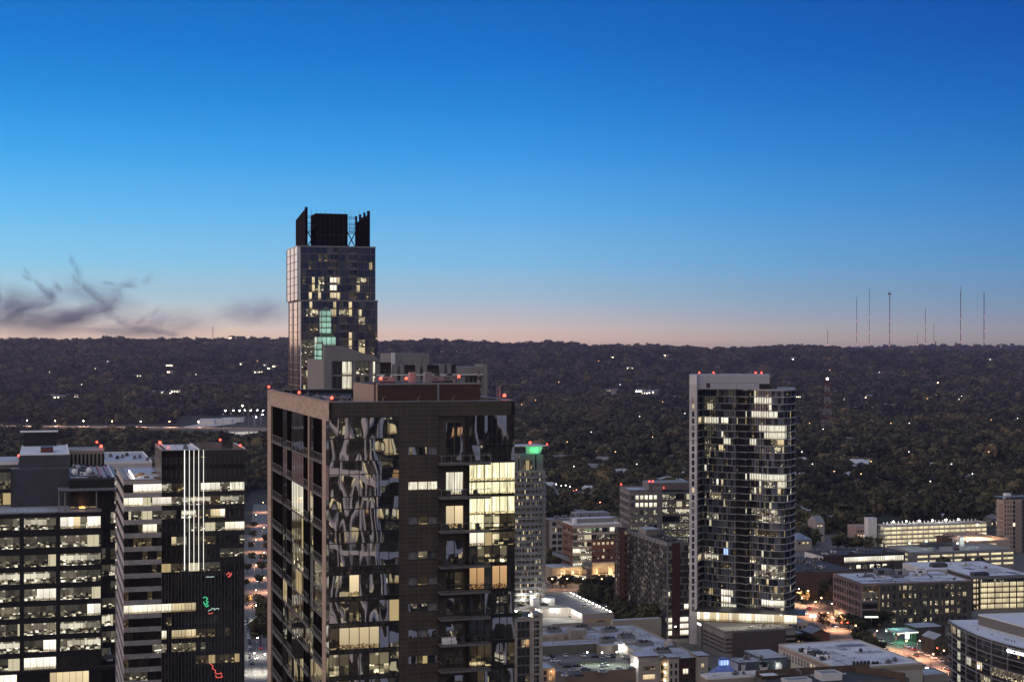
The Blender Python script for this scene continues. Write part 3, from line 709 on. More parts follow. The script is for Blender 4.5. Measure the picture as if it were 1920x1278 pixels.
b.wall.fb(fr, fr.w - .3, fr.w, srt[0][0], zg, -.2, .05, BLK)
# ledge and tall lit floor under it
b.wall.fb(fr, 0, fr.w + 3, 72.9, srt[0][0], -1, .9, BLK); b.ribbon(fr, 0, fr.w, [(67.3, 72.9), (62, 66), (57.8, 61), (53.8, 57)], picker(4, 60, (L_wht, 4), (L_yel, 1), (BLK, .7), (L_cur, 2), lo=2, hi=7), BLK, BLK, pane=1.5)
b.wq(fr, 0, fr.w, 0, 53.8, 0, BLK)
# set-back bay on the right
bay = [b.P(46, 7), b.P(49.4, 7)]; f2 = Frame(*bay)
b.ribbon(f2, 0, f2.w, [(z + .2, z + 2.9) for z in pit] + [(111, 113.4)], picker(12, 6, (L_off, 3), (L_dim, 4), (G_dk, 1), lo=1, hi=2), BLK, BLK, pane=1.3, zt=113.6, seed=300)
b.wq(f2, 0, f2.w, 0, 62, 0, BLK)
f3 = Frame(b.P(46, 0), b.P(46, 7)); b.wq(f3, 0, f3.w, 0, zg, 0, BLK); f3 = Frame(b.P(49.4, 7), b.P(49.4, 52)); b.wq(f3, 0, f3.w, 0, 113.6, 0, BLK)
co = MB(); co.prism(b.poly_in(.4, 45.7, .5, 51.5), 0, zg - .2, BLK); co.prism(b.poly_in(45.7, 49.2, 7.5, 51.5), 0, 113, BLK, ROOF_D); co.build('core', b.root)
b.wq(b.back, 0, b.back.w, 0, zg, 0, BLK)
m = MB(); m.face([(*p, zg) for p in b.poly_in(0, 46, 0, 52)], ROOF_S)
m.fb(fr, 0, fr.w + .05, zg - .15, zg + .12, -.4, .04, GRYM); m.build('roof', b.root)
m = MB(); railing(m, fr, 0, fr.u(112), zg + .1, -.5, bars=0, mat=GRYM, post=2.4); m.build('railing', b.root)
UA = lambda px, bb: along(b.P(0, bb), b.u, px)
def blk(x0, x1, b0, b1, z0, z1, mat, top, name='plant_penthouse', par=None):
    m = MB(); a0, a1 = UA(x0, b0), UA(x1, b0); m.prism(b.poly_in(a0, a1, b0, b1), z0, z1, mat, top); return m.build(name, par or b.root), (a0, a1)
SMK = surf('smoky_dark_cladding', (.05, .05, .06), .35, .3, .12, spec=.6)
blk(20, 130, 15, 34, zg, 119.7, SMK, ROOF_G); pt, (a0, a1) = blk(36, 130, 16, 55, 119.7, 122.9, SMK, ROOF_W)
m = MB(); q = Frame(b.P(a0, 16), b.P(a1, 16)); m.fb(q, 0, q.w, 122.85, 123.1, -.3, .05, WHTP); q = Frame(b.P(a1, 16), b.P(a1, 55)); m.fb(q, 0, q.w, 122.85, 123.2, -.3, .03, WHTP)
m.build('parapet', pt)
m = MB(); m.prism(b.poly_in(a0 + 5, a0 + 8, 25, 33), 122.9, 124.2, surf('maroon_hatch', (.12, .04, .04), .7, .2, .5), DGRY); m.build('roof_hatch', pt)
m = MB(); m.prism(b.poly_in(a0 + .6, a0 + 9, 52, 53), 122.9, 126.6, BLK); m.prism(b.poly_in(a0 - .3, a0 + 9.4, 51.6, 53.2), 126.6, 127.0, WHTP); m.build('roof_screen', pt)
# left roof yard, glazed room
blk(-60, 34, 20, 50, zg, 120.4, CONC_D, ROOF_S); q0 = Frame(b.P(UA(-10, 14), 14), b.P(UA(20, 14), 14))
b.ribbon(q0, 0, q0.w, [(111.2, 114), (115, 119)], lambda k, i, n: [L_apd, L_dim][k], BLK, BLK, zt=119.8)
q0 = Frame(b.P(UA(-10, 19.9), 19.9), b.P(UA(30, 19.9), 19.9)); b.wall.fb(q0, 0, q0.w, 120.4, 121.2, -.2, .1, WHTP)
m = MB()
for i in range(6): m.fb(Frame(b.P(-20, 24 + i * 2.2), b.P(UA(34, 24), 24 + i * 2.2)), 0, 30, 121.4, 121.6, -.1, .1, WHTP)
m.build('pipe_rack', b.root)
beacon(b.root, *b.P(UA(35, 28), 28), 121, .3, .8, 60)
# terrace pavilion with canopy, fire bowl
za = 117.4
pv = b.poly_in(UA(130, 6), 49.2, 6, 48); m = MB(); m.prism(pv, 111, za, BLK, ROOF_S); rr = m.build('pavilion', b.root)
m = MB()
for i in range(4):
    f = Frame(pv[i], pv[(i + 1) % 4]); m.fb(f, 0, f.w, za, za + .5, -.35, .01, WHTP if i == 1 else DGRY)
m.build('parapet', rr)
pf = Frame(b.P(UA(131, 5.9), 5.9), b.P(UA(181, 5.9), 5.9)); b.ribbon(pf, 0, pf.w, [(110.8, 114.1)], lambda k, i, n: [L_yel, L_apt, L_off, L_yel, L_dim, L_apt][i % 6], None, BLK, pane=1.4)
pf = Frame(b.P(UA(185, 5.9), 5.9), b.P(UA(215, 5.9), 5.9)); b.ribbon(pf, 0, pf.w, [(111.8, 114.3)], lambda k, i, n: [L_dim, L_apt, L_dim][i % 3], None, BLK, pane=1.4)
m = MB(); ca = b.poly_in(UA(110, 0), UA(219, 0), .2, 10); m.prism(ca, 115.1, 115.35, DGRY, DGRY, True)
for i in range(3): x = UA(110, 0) + (UA(219, 0) - UA(110, 0)) * i / 2.6; f = Frame(b.P(x, 0), b.P(x, 10)); m.fb(f, 0, 10, 115.35, 115.5, -.12, .12, GRYM)
for i in range(30): f = Frame(b.P(UA(110, 0), .4 + i * .33), b.P(UA(219, 0), .4 + i * .33)); m.fb(f, 0, f.w, 115.35, 115.42, -.05, .05, GRYM)
m.build('canopy', b.root)
m = MB()
for x in (UA(111, 1), UA(122, 1), UA(181, 1)): p = b.P(x, 1); m.tube((*p, zg), (*p, 115.1), .16, .16, GRYM, 8)
m.build('canopy_post', b.root)
for k in range(9): hvac(b.root, b, RU(UA(133, 20), UA(165, 20)), RU(12, 38), RU(1.2, 2.6), RU(1.2, 2.2), za, RU(.8, 1.8), random.choice((GRYM, DGRY, WHTP)))
for k in range(4):
    a = UA(172, 20) + k * 1.7
    m = MB()
    for i in range(9): m.prism(b.poly_in(a, a + .7, 12 + i * 3.6, 14.6 + i * 3.6), za, za + .55, DGRY, GRYM)
    m.build('condenser_row', b.root)
for (x, y_) in ((140, 11), (167, 14)): p = b.P(UA(x, y_), y_); m = MB(); m.ball((*p, za + 1.6), .8, WHTP, 10, 6); m.tube((*p, za), (*p, za + 1), .15, .15, GRYM); m.build('satellite_dome', b.root)
# louvred back structure
m = MB(); la, lb = UA(130, 50), UA(196, 50); m.prism(b.poly_in(la, lb, 50.5, 66), 100, 121.6, BEIGE, ROOF_G); lo = m.build('louvred_wing', b.root)
lf_ = Frame(b.P(la, 50.4), b.P(lb, 50.4)); m = MB()
for i in range(9):
    a = .3 + i * 1.02
    if a + .6 < lf_.w: m.fb(lf_, a, a + .55, 117.7, 120.7, 0, .05, BLK)
m.build('louvre', lo)
beacon(b.root, *b.P(lb - .8, 52), 121.6, .42, .6, 150); beacon(b.root, *b.P(lb - 1.8, 56), 121.6, .3, 1.6, 60)
b.finish()
# fire bowl, small tree, person on terraces
p = b.P(UA(154, 3.4), 3.4); t = thing('fire_pit', 'small fire pit burning orange on the left office terrace under the canopy', 'fire pit', (p.x, p.y, zg))
m = MB(); m.prism([(p.x - .8, p.y - .4), (p.x + .8, p.y - .4), (p.x + .8, p.y + .4), (p.x - .8, p.y + .4)], zg, zg + .5, CONC); m.build('basin', t)
m = MB(); FLM = glow('flame', (1, .38, .1), 3.2)
for i in range(9): x = p.x - .65 + i * .16; m.tube((x, p.y, zg + .45), (x + RU(-.05, .05), p.y, zg + RU(.8, 1.2)), .11, .01, FLM, 5)
m.build('flame', t)
ld = bpy.data.lights.new('fire_light', 'POINT'); ld.energy = 60; ld.color = (1, .5, .2); l = bpy.data.objects.new('fire_light', ld); COL.objects.link(l); l.parent = t; l.location = (0, -.2, 1.4)
def person(name, label, loc, shirt, rot=0):
    V = [(0, 0, .95), (0, 0, 1.15), (0, 0, 1.4), (0, .01, 1.5), (0, .02, 1.62), (0, .01, 1.75), (.09, 0, .9), (.1, .03, .5), (.11, 0, .08), (.12, .14, .04),
         (-.09, 0, .9), (-.12, .02, .5), (-.13, 0, .08), (-.13, .14, .04), (.18, 0, 1.4), (.25, .02, 1.15), (.24, .14, .95), (.24, .2, .88), (-.18, 0, 1.4), (-.26, 0, 1.15), (-.27, .06, .9), (-.27, .08, .82)]
    E = [(0, 1), (1, 2), (2, 3), (3, 4), (4, 5), (0, 6), (6, 7), (7, 8), (8, 9), (0, 10), (10, 11), (11, 12), (12, 13), (2, 14), (14, 15), (15, 16), (16, 17), (2, 18), (18, 19), (19, 20), (20, 21)]
    RD = [.13, .13, .14, .055, .1, .07, .085, .06, .045, .035, .085, .06, .045, .035, .06, .045, .035, .03, .06, .045, .035, .03]
    me = bpy.data.meshes.new('person'); me.from_pydata(V, E, []); me.materials.append(shirt)
    o = bpy.data.objects.new(name, me); COL.objects.link(o); o.location = loc; o.rotation_euler = (0, 0, rot)
    sk = o.modifiers.new('skin', 'SKIN'); ss = o.modifiers.new('sub', 'SUBSURF'); ss.levels = ss.render_levels = 1
    for i, r in enumerate(RD): me.skin_vertices[0].data[i].radius = (r, r * .8)
    me.skin_vertices[0].data[0].use_root = True
    tag(o, label, 'person'); return o
DKC = surf('dark_clothes', (.03, .03, .035), .9, .1, 2)
q = b.P(UA(148.5, 4.4), 4.4); person('person', 'person in dark clothes standing by the fire pit on the left office terrace', (q.x, q.y, zg), DKC)
q = f2.pt(1.9, 0, 3.2); m = MB(); zc = 74.74 + .0
GRN = surf('frosted_green', (.3, .36, .33), .8, .1, 1)
for i in range(5): m.tube((q[0], q[1], srt[0][0] + .5 + i * .55), (q[0], q[1], srt[0][0] + 1.4 + i * .55), .95 - .17 * i, .1, GRN, 10)
m.tube((q[0], q[1], srt[0][0]), (q[0], q[1], srt[0][0] + .6), .12, .12, DGRY)
tag(m.build('conical_tree', None, (q[0], q[1], srt[0][0])), 'small pale cone-shaped tree on the ledge terrace of the dark office block', 'tree')
m = MB(); q0, q1 = b.P(46.2, 6.8), b.P(46.2, -.8); m.tube((*q0, 78.5), (*q1, 75.6), .05, .05, ALU); m.fb(Frame(b.P(45.9, -.9), b.P(49, -.9)), 0, 3.1, 75.4, 76.4, -.05, 0, DGRY); m.build('terrace_rail', b.root)

# ------------------------------------------------------------------ second office block, striped wing and light strips
b = Bld('office_building', 'office block with five tall white light strips on dark glass and pale striped wing', 232, 474, 458, 218.5)
fr = b.front; lf = b.left; um = fr.u(303); ur = fr.u(372.5)
z1, z2 = 109.7, 118.3
base = 108.0
fls = [(105.9 - 3.98 * k, 108.4 - 3.98 * k) for k in range(26)]
P_ = zo(200, 790, 6.725, (310, 640, 800, 920, L_off2), (640, 700, 800, 920, L_off2), (225, 440, 960, 1090, L_wht), (440, 560, 960, 1090, L_dim), (560, 800, 960, 1085, L_off2), (270, 700, 1160, 1278, L_dim),
         (690, 800, 800, 910, L_off), (1180, 1420, 790, 905, L_off2), (1430, 1570, 790, 905, L_off), (1570, 1740, 780, 905, L_cur), (810, 1160, 965, 1070, L_off), (1170, 1290, 965, 1060, L_off), (1420, 1740, 920, 1055, L_off),
         (690, 800, 615, 720, L_wht), (815, 1150, 610, 725, L_wht), (1170, 1290, 610, 720, L_apt), (1290, 1520, 605, 715, L_cur), (1520, 1740, 605, 715, G_gr), (920, 1150, 1140, 1240, L_off), (1330, 1450, 1130, 1220, L_yel))
P_ += zo(200, 780, 2.568, (165, 240, 528, 575, L_wht), (285, 300, 528, 570, L_wht), (450, 550, 515, 560, L_dim), (580, 665, 515, 560, L_wht), (310, 330, 590, 630, L_yel), (440, 530, 580, 630, L_apd), (130, 190, 590, 640, L_apd), (510, 560, 450, 500, L_wht), (310, 360, 475, 505, L_dim),
          (80, 305, 905, 965, L_wht), (305, 440, 905, 950, L_yel), (260, 300, 1035, 1080, L_wht), (310, 440, 1030, 1080, L_yel), (440, 530, 1030, 1075, L_apd), (220, 300, 1085, 1145, L_off), (310, 435, 1090, 1140, L_apt), (370, 435, 1090, 1140, L_wht), (445, 480, 1090, 1130, L_dim), (530, 650, 1130, 1170, L_apd), (80, 200, 1235, 1278, L_dim), (440, 530, 1160, 1200, L_apd))
dk = lambda k, i, n=0: G_dk if R() < .93 else L_apd
b.ribbon(fr, 0, um, fls, dk, PALE, BLK, pane=1.35, zt=z1, paint=P_, seed=5); b.wq(fr, 0, um, 0, fls[-1][0], 0, CONC_D)
SPD = glass('spandrel_glass', (.03, .029, .028), .02, .5, 1.9, .1, 0)
fr2 = Frame(fr.pt(um, 0)[:2], fr.pt(fr.w, 0)[:2]); up = [(109.88, 112.5), (114.0, 116.3)]
pB = picker(30, 30, (G_dk, 6), (L_dim, 4), (G_gr, 3), (L_apd, 2), lo=2, hi=6)
b.ribbon(fr2, 0, fr2.w, fls + up, lambda k, i, n: pB(k, i) if 18 < k < 27 else chance((G_dk, 12), (G_gr, 1), (L_apd, .5)), SPD, GRYM, pane=1.42, zt=z2, paint=P_, seed=60, mw=.05)
b.wq(fr2, 0, fr2.w, 0, fls[-1][0], 0, SPD)
for i in range(26):
    x = i * fr2.w / 25; b.wall.fb(fr2, x - .05, x + .05, 0, 81.5, .0, .09, GRYM)
for k, p in enumerate((346, 355, 363.5, 372.5, 381.5)):
    uu = fr.u(p); w = .11 if k == 0 else .055; m = MB(); m.fb(fr, uu - w, uu + w, 82.4, z2, .0, .22, STRIP); m.build('light_strip', b.root)
# left face: pale stripes and slots, upper panel
lft = Frame(b.poly[3], b.poly[0])
b.ribbon(lft, .3, lft.w, [(a, a + 1.9) for a, c in fls], lambda k, i, n: G_dk, PALE, None, pane=3, zt=z1); b.wq(lft, 0, .3, 0, z1, 0, PALE)
lu = Frame(b.P(um, 30), b.P(um, 0)); b.wq(lu, 0, lu.w, z1, z2, 0, PALE)
m = MB(); lr = b.poly_in(um, ur, 0, 30); m.prism(lr, z1, z2 - .1, SPD, ROOF_W); m.prism(b.poly_in(ur, b.wu, 0, 30), z1, z2 - 2.2, SPD, ROOF_G); m.build('core', b.root)
core = MB(); core.prism(b.poly_in(.4, b.wu - .4, .5, b.wv - .4), 0, z1 - .3, BLK, ROOF_G); core.build('core', b.root)
m = MB(); m.face([(*p, z1 - .1) for p in b.poly_in(0, um, 0, b.wv)], ROOF_S)
for (a0, a1) in ((0, .35), (1.4, 1.6)): f = Frame(b.P(a0, b.wv), b.P(a0, 0)); m.fb(f, 0, f.w, z1 - .2, z1 + .5, -.35, .01, PALE)
m.fb(fr, 0, um, z1 - .1, z1 + .15, -.3, .01, PALE); m.build('roof', b.root)
# terrace on the wing: low planters, warm lamps, loungers
for i in range(8):
    a = RU(2.6, um - 1); c = 2 + i * 3.2; m = MB(); m.prism(b.poly_in(a, a + 1.6, c, c + .7), z1 - .1, z1 + .4, surf('teak_%d' % i, (.2, .12, .06), .7, .1, 2) if i == 0 else bpy.data.materials['teak_0']); m.build('terrace_bench', b.root)
m = MB()
for i in range(9): p = b.P(3.0, 2 + i * 3.4); m.ball((*p, z1 + .5), .16, ORL if i % 2 else WHL, 6, 4); m.tube((*p, z1 - .1), (*p, z1 + .4), .04, .04, DGRY, 4)
m.build('terrace_lamps', b.root, kind='stuff')
ld = bpy.data.lights.new('terrace_light', 'POINT'); ld.energy = 500; ld.color = (1, .8, .55); ld.shadow_soft_size = .5; l = bpy.data.objects.new('terrace_light', ld); COL.objects.link(l); l.parent = b.root; l.location = Vector((*b.P(4, 14), z1 + 2.5)) - b.root.location
m = MB()
for (p0, p1, mt) in ((b.P(um, 0), b.P(um, 30), PALE), (b.P(um + 1.8, 1.2), b.P(um + 1.8, 30), WHTP), (b.P(ur, 0), b.P(ur, 30), WHTP), (b.P(b.wu, 0), b.P(b.wu, 28), WHTP)):
    f = Frame(p1, p0); m.fb(f, 0, f.w, z2 - .2, z2 + .35, -.3, .02, mt)
f = Frame(b.P(um, 30), b.P(um, 0)); m.fb(fr2, 0, fr2.w, z2 - .1, z2 + .1, -.2, .02, PALE); m.build('parapet', b.root)
SCR = surf('taupe_screen_panel', (.2, .17, .15), .4, .12, .3, joints=(1.45, 2.2, .06, .3), spec=.6)
f = Frame(b.P(ur, 27), b.P(b.wu - 4, 27)); m = MB(); m.fb(f, 0, f.w, z2 - 2.2, z2 + .6, -.2, 0, SCR); b.wq(f, 0, f.w, z2 - 2.2, z2 + .6, .003, SCR, m)
f = Frame(b.P(b.wu - .4, 27), b.P(b.wu - .4, 0)); m.fb(f, 0, f.w, z2 - 2.2, z2 + .25, -.2, 0, SCR); m.build('roof_screen', b.root)
m = MB()
for i in range(6): f = Frame(b.P(um + 1.2, 4 + i * 4), b.P(um + 1.2, 5.5 + i * 4)); m.fb(f, 0, 1.2, z2 - .1, z2 + .4, -.25, .1, DGRY)
m.build('roof_vent', b.root)
hvac(b.root, b, ur - 4, 6, 1.4, 1.4, z2, .9); pipes(b.root, b, [(ur - 6, 3), (ur - 6, 18), (ur - 2, 18)], z2)
b.wq(b.right, 0, b.right.w, 0, z2, 0, SPD); b.wq(b.back, 0, b.back.w, 0, z1, 0, PALE)
p = b.P(um + 1, 22); beacon(b.root, p.x, p.y, z2, .5, .6, 120); p = b.P(b.wu - .6, 5); beacon(b.root, p.x, p.y, z2, .35, .5, 90); p = b.P(b.wu - 4.4, 27); beacon(b.root, p.x, p.y, z2 + .5, .35, .5, 60)
p = b.P(um + 2.4, 6); beacon(b.root, p.x, p.y, z2, .22, .3, 40)
# glowing tubes added for neon reflected in the glass, lower right
def neon(fr_, px, py, pts, mat, name, sc=1.):
    uu = fr_.u(px); zc = Z(py, 482); m = MB()
    for i in range(len(pts) - 1): m.tube(fr_.pt(uu + pts[i][0] * sc, zc + pts[i][1] * sc, .2), fr_.pt(uu + pts[i + 1][0] * sc, zc + pts[i + 1][1] * sc, .2), .13, .13, mat, 5)
    m.build(name, b.root)
frr = Frame(fr2.A, fr2.B)
SG2 = glow('reflected_neon_green', (.1, 1, .45), .6); SR2 = glow('reflected_neon_red', (1, .14, .1), .75); SW2 = glow('reflected_neon_white', (.7, .9, .85), .5)
random.seed(5)
neon(frr, 384, 1128, [(-.6, 1.6), (.2, 1.9), (.9, 1.4), (.4, .7), (1.1, .2), (.3, -.3), (1.2, -.9), (.5, -1.3), (-.1, -.4), (-.4, .5)], SG2, 'neon_reflection', .95)
neon(frr, 395, 1140, [(-1, -.6), (0, -.3), (.6, .3), (1.4, .1), (1.2, -.4), (2.2, .2), (3, .1), (2.9, -.3)], SW2, 'neon_reflection', .8)
neon(frr, 394, 1147, [(-.7, -.1), (.2, -.3), (.9, .1)], SR2, 'neon_reflection', .9)
neon(frr, 398, 1250, [(-.7, 1.4), (.2, .6), (0, -.2), (1, -.8), (.8, -1.6), (1.8, -1.9), (2.6, -1.6), (2.9, -3), (1.2, -3), (1, -2.2)], SR2, 'neon_reflection')
neon(frr, 390, 1080, [(-1, 0), (0, .2), (1, -.1), (2, .2), (3, 0)], SW2, 'neon_reflection', .6); neon(frr, 428, 1078, [(-.7, .1), (.2, 1), (.7, -.4), (-.2, -.7), (1.2, .3), (.9, .8)], SR2, 'neon_reflection', .85)
b.finish()
# ------------------------------------------------------------------ tall stepped tower with steel crown
random.seed(21)
b = Bld('skyscraper', 'tallest tower, stepped dark blue glass with an open steel crown against the sky', 563, 688, 708, 541, cat='tower')
zA = 169.0; zB = 192.3
BRZ = surf('bronze_fin', (.16, .11, .085), .45, .15, .3, spec=.6)
G_in = glass('violet_blue_glass', (.02, .018, .065), .0, .4, 1.5, .08, .05)
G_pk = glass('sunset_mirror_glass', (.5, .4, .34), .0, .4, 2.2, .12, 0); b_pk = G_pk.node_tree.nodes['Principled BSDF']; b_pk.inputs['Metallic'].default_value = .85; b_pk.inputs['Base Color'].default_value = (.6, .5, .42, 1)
def zz(lst): return zo(500, 370, 3.277, *lst)
P_ = zz([(285, 305, 500, 530, L_yel), (310, 356, 495, 532, L_apt), (388, 432, 495, 535, L_wht), (433, 445, 495, 535, L_yel), (522, 536, 455, 485, L_wht), (522, 536, 498, 535, L_wht), (558, 620, 495, 535, L_apt), (640, 657, 500, 540, L_yel),
         (283, 305, 545, 578, L_yel), (310, 350, 545, 575, L_dim), (388, 427, 545, 575, L_wht), (558, 575, 545, 585, L_yel), (522, 534, 545, 580, L_wht), (268, 282, 592, 622, L_yel), (320, 340, 592, 622, L_yel), (388, 428, 588, 625, L_yel), (434, 458, 588, 625, L_yel), (505, 555, 590, 625, L_apd),
         (270, 282, 640, 670, L_yel), (345, 362, 640, 670, L_yel), (415, 428, 640, 675, L_yel), (512, 524, 640, 675, L_yel), (246, 322, 678, 722, L_apt), (395, 428, 680, 722, L_yel), (445, 500, 680, 722, L_apt), (512, 528, 685, 722, L_yel), (555, 580, 690, 715, L_yel), (555, 608, 730, 768, L_apt),
         (265, 320, 775, 812, L_apd), (412, 428, 775, 812, L_apd), (512, 524, 820, 855, L_yel), (512, 528, 868, 905, L_yel), (555, 608, 868, 908, L_apt), (555, 608, 912, 950, L_yel), (512, 524, 915, 945, L_yel), (208, 330, 870, 950, L_dim), (245, 302, 1050, 1090, L_yel), (208, 300, 960, 1180, L_dim)])
def block(z0, z1, a0, a1, bb, ins, nm):
    fr = Frame(b.P(a0, 0), b.P(a1, 0)); lf = Frame(b.P(a0, bb), b.P(a0, 0)); rt = Frame(b.P(a1, 0), b.P(a1, bb)); bk_ = Frame(b.P(a1, bb), b.P(a0, bb))
    n = int((z1 - z0) / 3.3); fl = [(z0 + .25 + k * 3.3, z0 + 3.3 + k * 3.3 - .0) for k in range(n)]
    ui = sorted([(fr.u(p), fr.u(q)) for p, q in ins]); u = .0; segs = []
    for (p, q) in ui: segs.append((u, p, 0)); segs.append((p, q, 1)); u = q
    segs.append((u, fr.w, 0))
    for (p, q, k_) in segs:
        b.ribbon(fr, p, q, fl, lambda k, i, n: G_in if (k_ or R() < .93) else L_apd, BRZ, BLK if not k_ else None, pane=1.35, zt=z1, paint=P_, o=-1.6 if k_ else 0, seed=p * 7, mw=.05)
        if k_:
            for (a, c) in fl: b.wall.fb(fr, p, q, a - .3, a + .75, -1.5, .02, surf_b, (0,))
            for x in (p, q): b.wq(Frame(fr.pt(x, 0, -1.6)[:2], fr.pt(x, 0, 0)[:2]), 0, 1.6, z0, z1, 0, BRZ)
    for k in range(int(fr.w / 2.7)):   # bronze fins
        x = 1.2 + k * 2.7; b.wall.fb(fr, x - .06, x + .06, z0, z1, 0, .22, BRZ)
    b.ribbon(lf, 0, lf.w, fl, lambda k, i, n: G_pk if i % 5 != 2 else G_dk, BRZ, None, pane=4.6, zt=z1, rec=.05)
    for c in (0.02, .38, .76): b.wall.fb(lf, lf.w * c, lf.w * c + 1.3, z0, z1, 0, .12, BLK)
    b.wall.fb(fr, 0, .35, z0, z1, -.3, .25, WHTP)
    b.ribbon(rt, 0, rt.w, fl, lambda k, i, n: G_in, BRZ, None, pane=4.6, zt=z1); b.wq(bk_, 0, bk_.w, z0, z1, 0, BRZ)
    b.wall.fb(fr, -.1, fr.w + .1, z1 - .5, z1 + .1, -.3, .3, GRYM); b.wall.fb(lf, 0, lf.w, z1 - .5, z1 + .1, -.3, .3, GRYM)
    m = MB(); m.prism([b.P(a0 + .4, .5 if not ins else 1.9), b.P(a1 - .4, .5 if not ins else 1.9), b.P(a1 - .4, bb - .5), b.P(a0 + .4, bb - .5)], z0, z1, BLK, ROOF_D); m.build(nm, b.root)
surf_b = surf('balcony_edge', (.14, .12, .13), .5, .15, .5)
block(0, zA, 0, b.wu, b.wv, [(636, 654)], 'core')
block(zA, zB, along(b.C, b.u, 562) - .1, along(b.C, b.u, 704), b.wv - 2, [(614, 632), (655, 669)], 'core')
# upper block's left overhang
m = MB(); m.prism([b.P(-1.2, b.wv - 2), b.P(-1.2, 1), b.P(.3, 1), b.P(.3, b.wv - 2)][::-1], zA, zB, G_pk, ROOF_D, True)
f = Frame(b.P(-1.2, b.wv - 2), b.P(-1.2, 1))
for k in range(8): m.fb(f, 0, f.w, zA + k * 3.3 - .12, zA + k * 3.3 + .12, 0, .08, DGRY)
for c in (.01, .34, .7): m.fb(f, f.w * c, f.w * c + 1.5, zA, zB, 0, .1, BLK)
m.fb(f, 0, f.w, zB - .3, zB + .1, 0, .12, WHTP); m.build('overhang_bay', b.root)
# crown
BF = surf('black_fin', (.012, .01, .014), .95, .1, .4, spec=.05)
zt = lambda py: Z(py, 692)
cf = lambda px, bb=3.: along(b.P(0, bb), b.u, px)
m = MB(); lc = Frame(b.P(cf(574, 3), 33), b.P(cf(574, 3), 3))
for i in range(6):
    a0 = lc.w * i / 6; m.fb(lc, a0, a0 + lc.w / 6 - .7, zB, 206.0 + i * .55, -.3, 0, BF); m.fb(lc, a0 + lc.w / 6 - .7, a0 + lc.w / 6, zB, 204 + i * .3, -.3, 0, BF)
q = Frame(b.P(cf(572, 3), 3), b.P(cf(577, 3), 3)); m.fb(q, 0, q.w, zB, 209.3, -.6, 0, BF)
m.build('crown_screen', b.root)
m = MB(); q = Frame(b.P(cf(592, 2.6), 2.6), b.P(cf(652, 2.6), 2.6)); m.fb(q, 0, q.w, zB, 206.6, -14, 0, BF)
for i in range(1, 7): m.fb(q, q.w * i / 7 - .04, q.w * i / 7 + .04, zB, 206.6, 0, .08, DGRY)
m.fb(q, 0, q.w, 197.3, 197.42, 0, .09, DGRY); m.build('crown_screen', b.root)
m = MB()
for i, p in enumerate((666, 673.5, 681.5, 688.5)):
    q = Frame(b.P(cf(p, 3), 3 + i * 0), b.P(cf(p + 4, 3), 3)); m.fb(q, 0, q.w + (.3 if i == 3 else 0), zB, 205.8 + i * .8, -.5, 0, BF)
    if i < 3: q = Frame(b.P(cf(p + 4, 3), 3), b.P(cf(p + 7.6, 3), 3)); m.fb(q, 0, q.w, zB, 203.4 + i * .6, -.4, -.1, BF)
rc = Frame(b.P(cf(692.5, 3), 3), b.P(cf(692.5, 3), 26)); m.fb(rc, 0, rc.w, zB, 206.5, -.3, 0, BF); m.build('crown_screen', b.root)
m = MB()
for (pa, pb) in ((577, 592), (652, 666)):
    for bb in (3.4, 12):
        A, B = b.P(cf(pa, bb), bb), b.P(cf(pb, bb), bb)
        for z in (zB + 6.3, zB + 7.1, zB + 8.6, zB + 10.3, zB + 13): m.tube((*A, z), (*B, z), .13, .13, BF, 4)
        for k in range(1, 4): p = A.lerp(B, k / 4); m.tube((*p, zB + 7), (*p, zB + 15.5 if k == 2 else zB + 10.3), .05, .05, DGRY, 4)
    A, B = b.P(cf(pa, 3.4), 3.4), b.P(cf(pb, 3.4), 3.4)
    m.tube((*A, zB), (*B, zB + 6.2), .28, .28, BF, 4); m.tube((*B, zB), (*A, zB + 6.2), .28, .28, BF, 4)
for k in range(12):
    p = b.P(cf(584 + k * 8.9, 14), 14); m.tube((*p, 200), (*p, 209.4), .07, .05, DGRY, 4)
m.build('crown_truss', b.root)
b.finish()

# ------------------------------------------------------------------ grey concrete tower top behind the foreground tower
random.seed(31)
b = Bld('residential_tower', 'grey concrete tower top with tall window bays and slanted fin, behind the foreground roof', 607, 400, 912, 603, cat='tower', wv=26)
fr = b.front; zr = 144.3
uu = [fr.u(p) for p in (607, 622, 661, 666, 693, 698, 705, 712, 737, 744, 757, 780, 787, 792, 800, 825, 832, 837, 845, 870, 905)]
wins = [(fr.u(p), fr.u(q)) for p, q in ((623, 660), (667, 692), (699, 704), (713, 736), (745, 750), (758, 779), (801, 824), (833, 838), (846, 853), (872, 903))]
GC = surf('grey_concrete', (.21, .205, .21), .85, .12, .2, streak=True)
P_ = [(622, 640, 675, 735, G_gr), (634, 661, 675, 735, lambda: chance((L_cur, 6), (L_dim, 2), (G_gr, 2))), (666, 693, 675, 735, lambda: chance((L_cur, 3), (L_dim, 3), (G_gr, 1))), (698, 705, 675, 735, L_cur), (712, 737, 700, 727, L_cur), (870, 905, 690, 730, G_gr)]
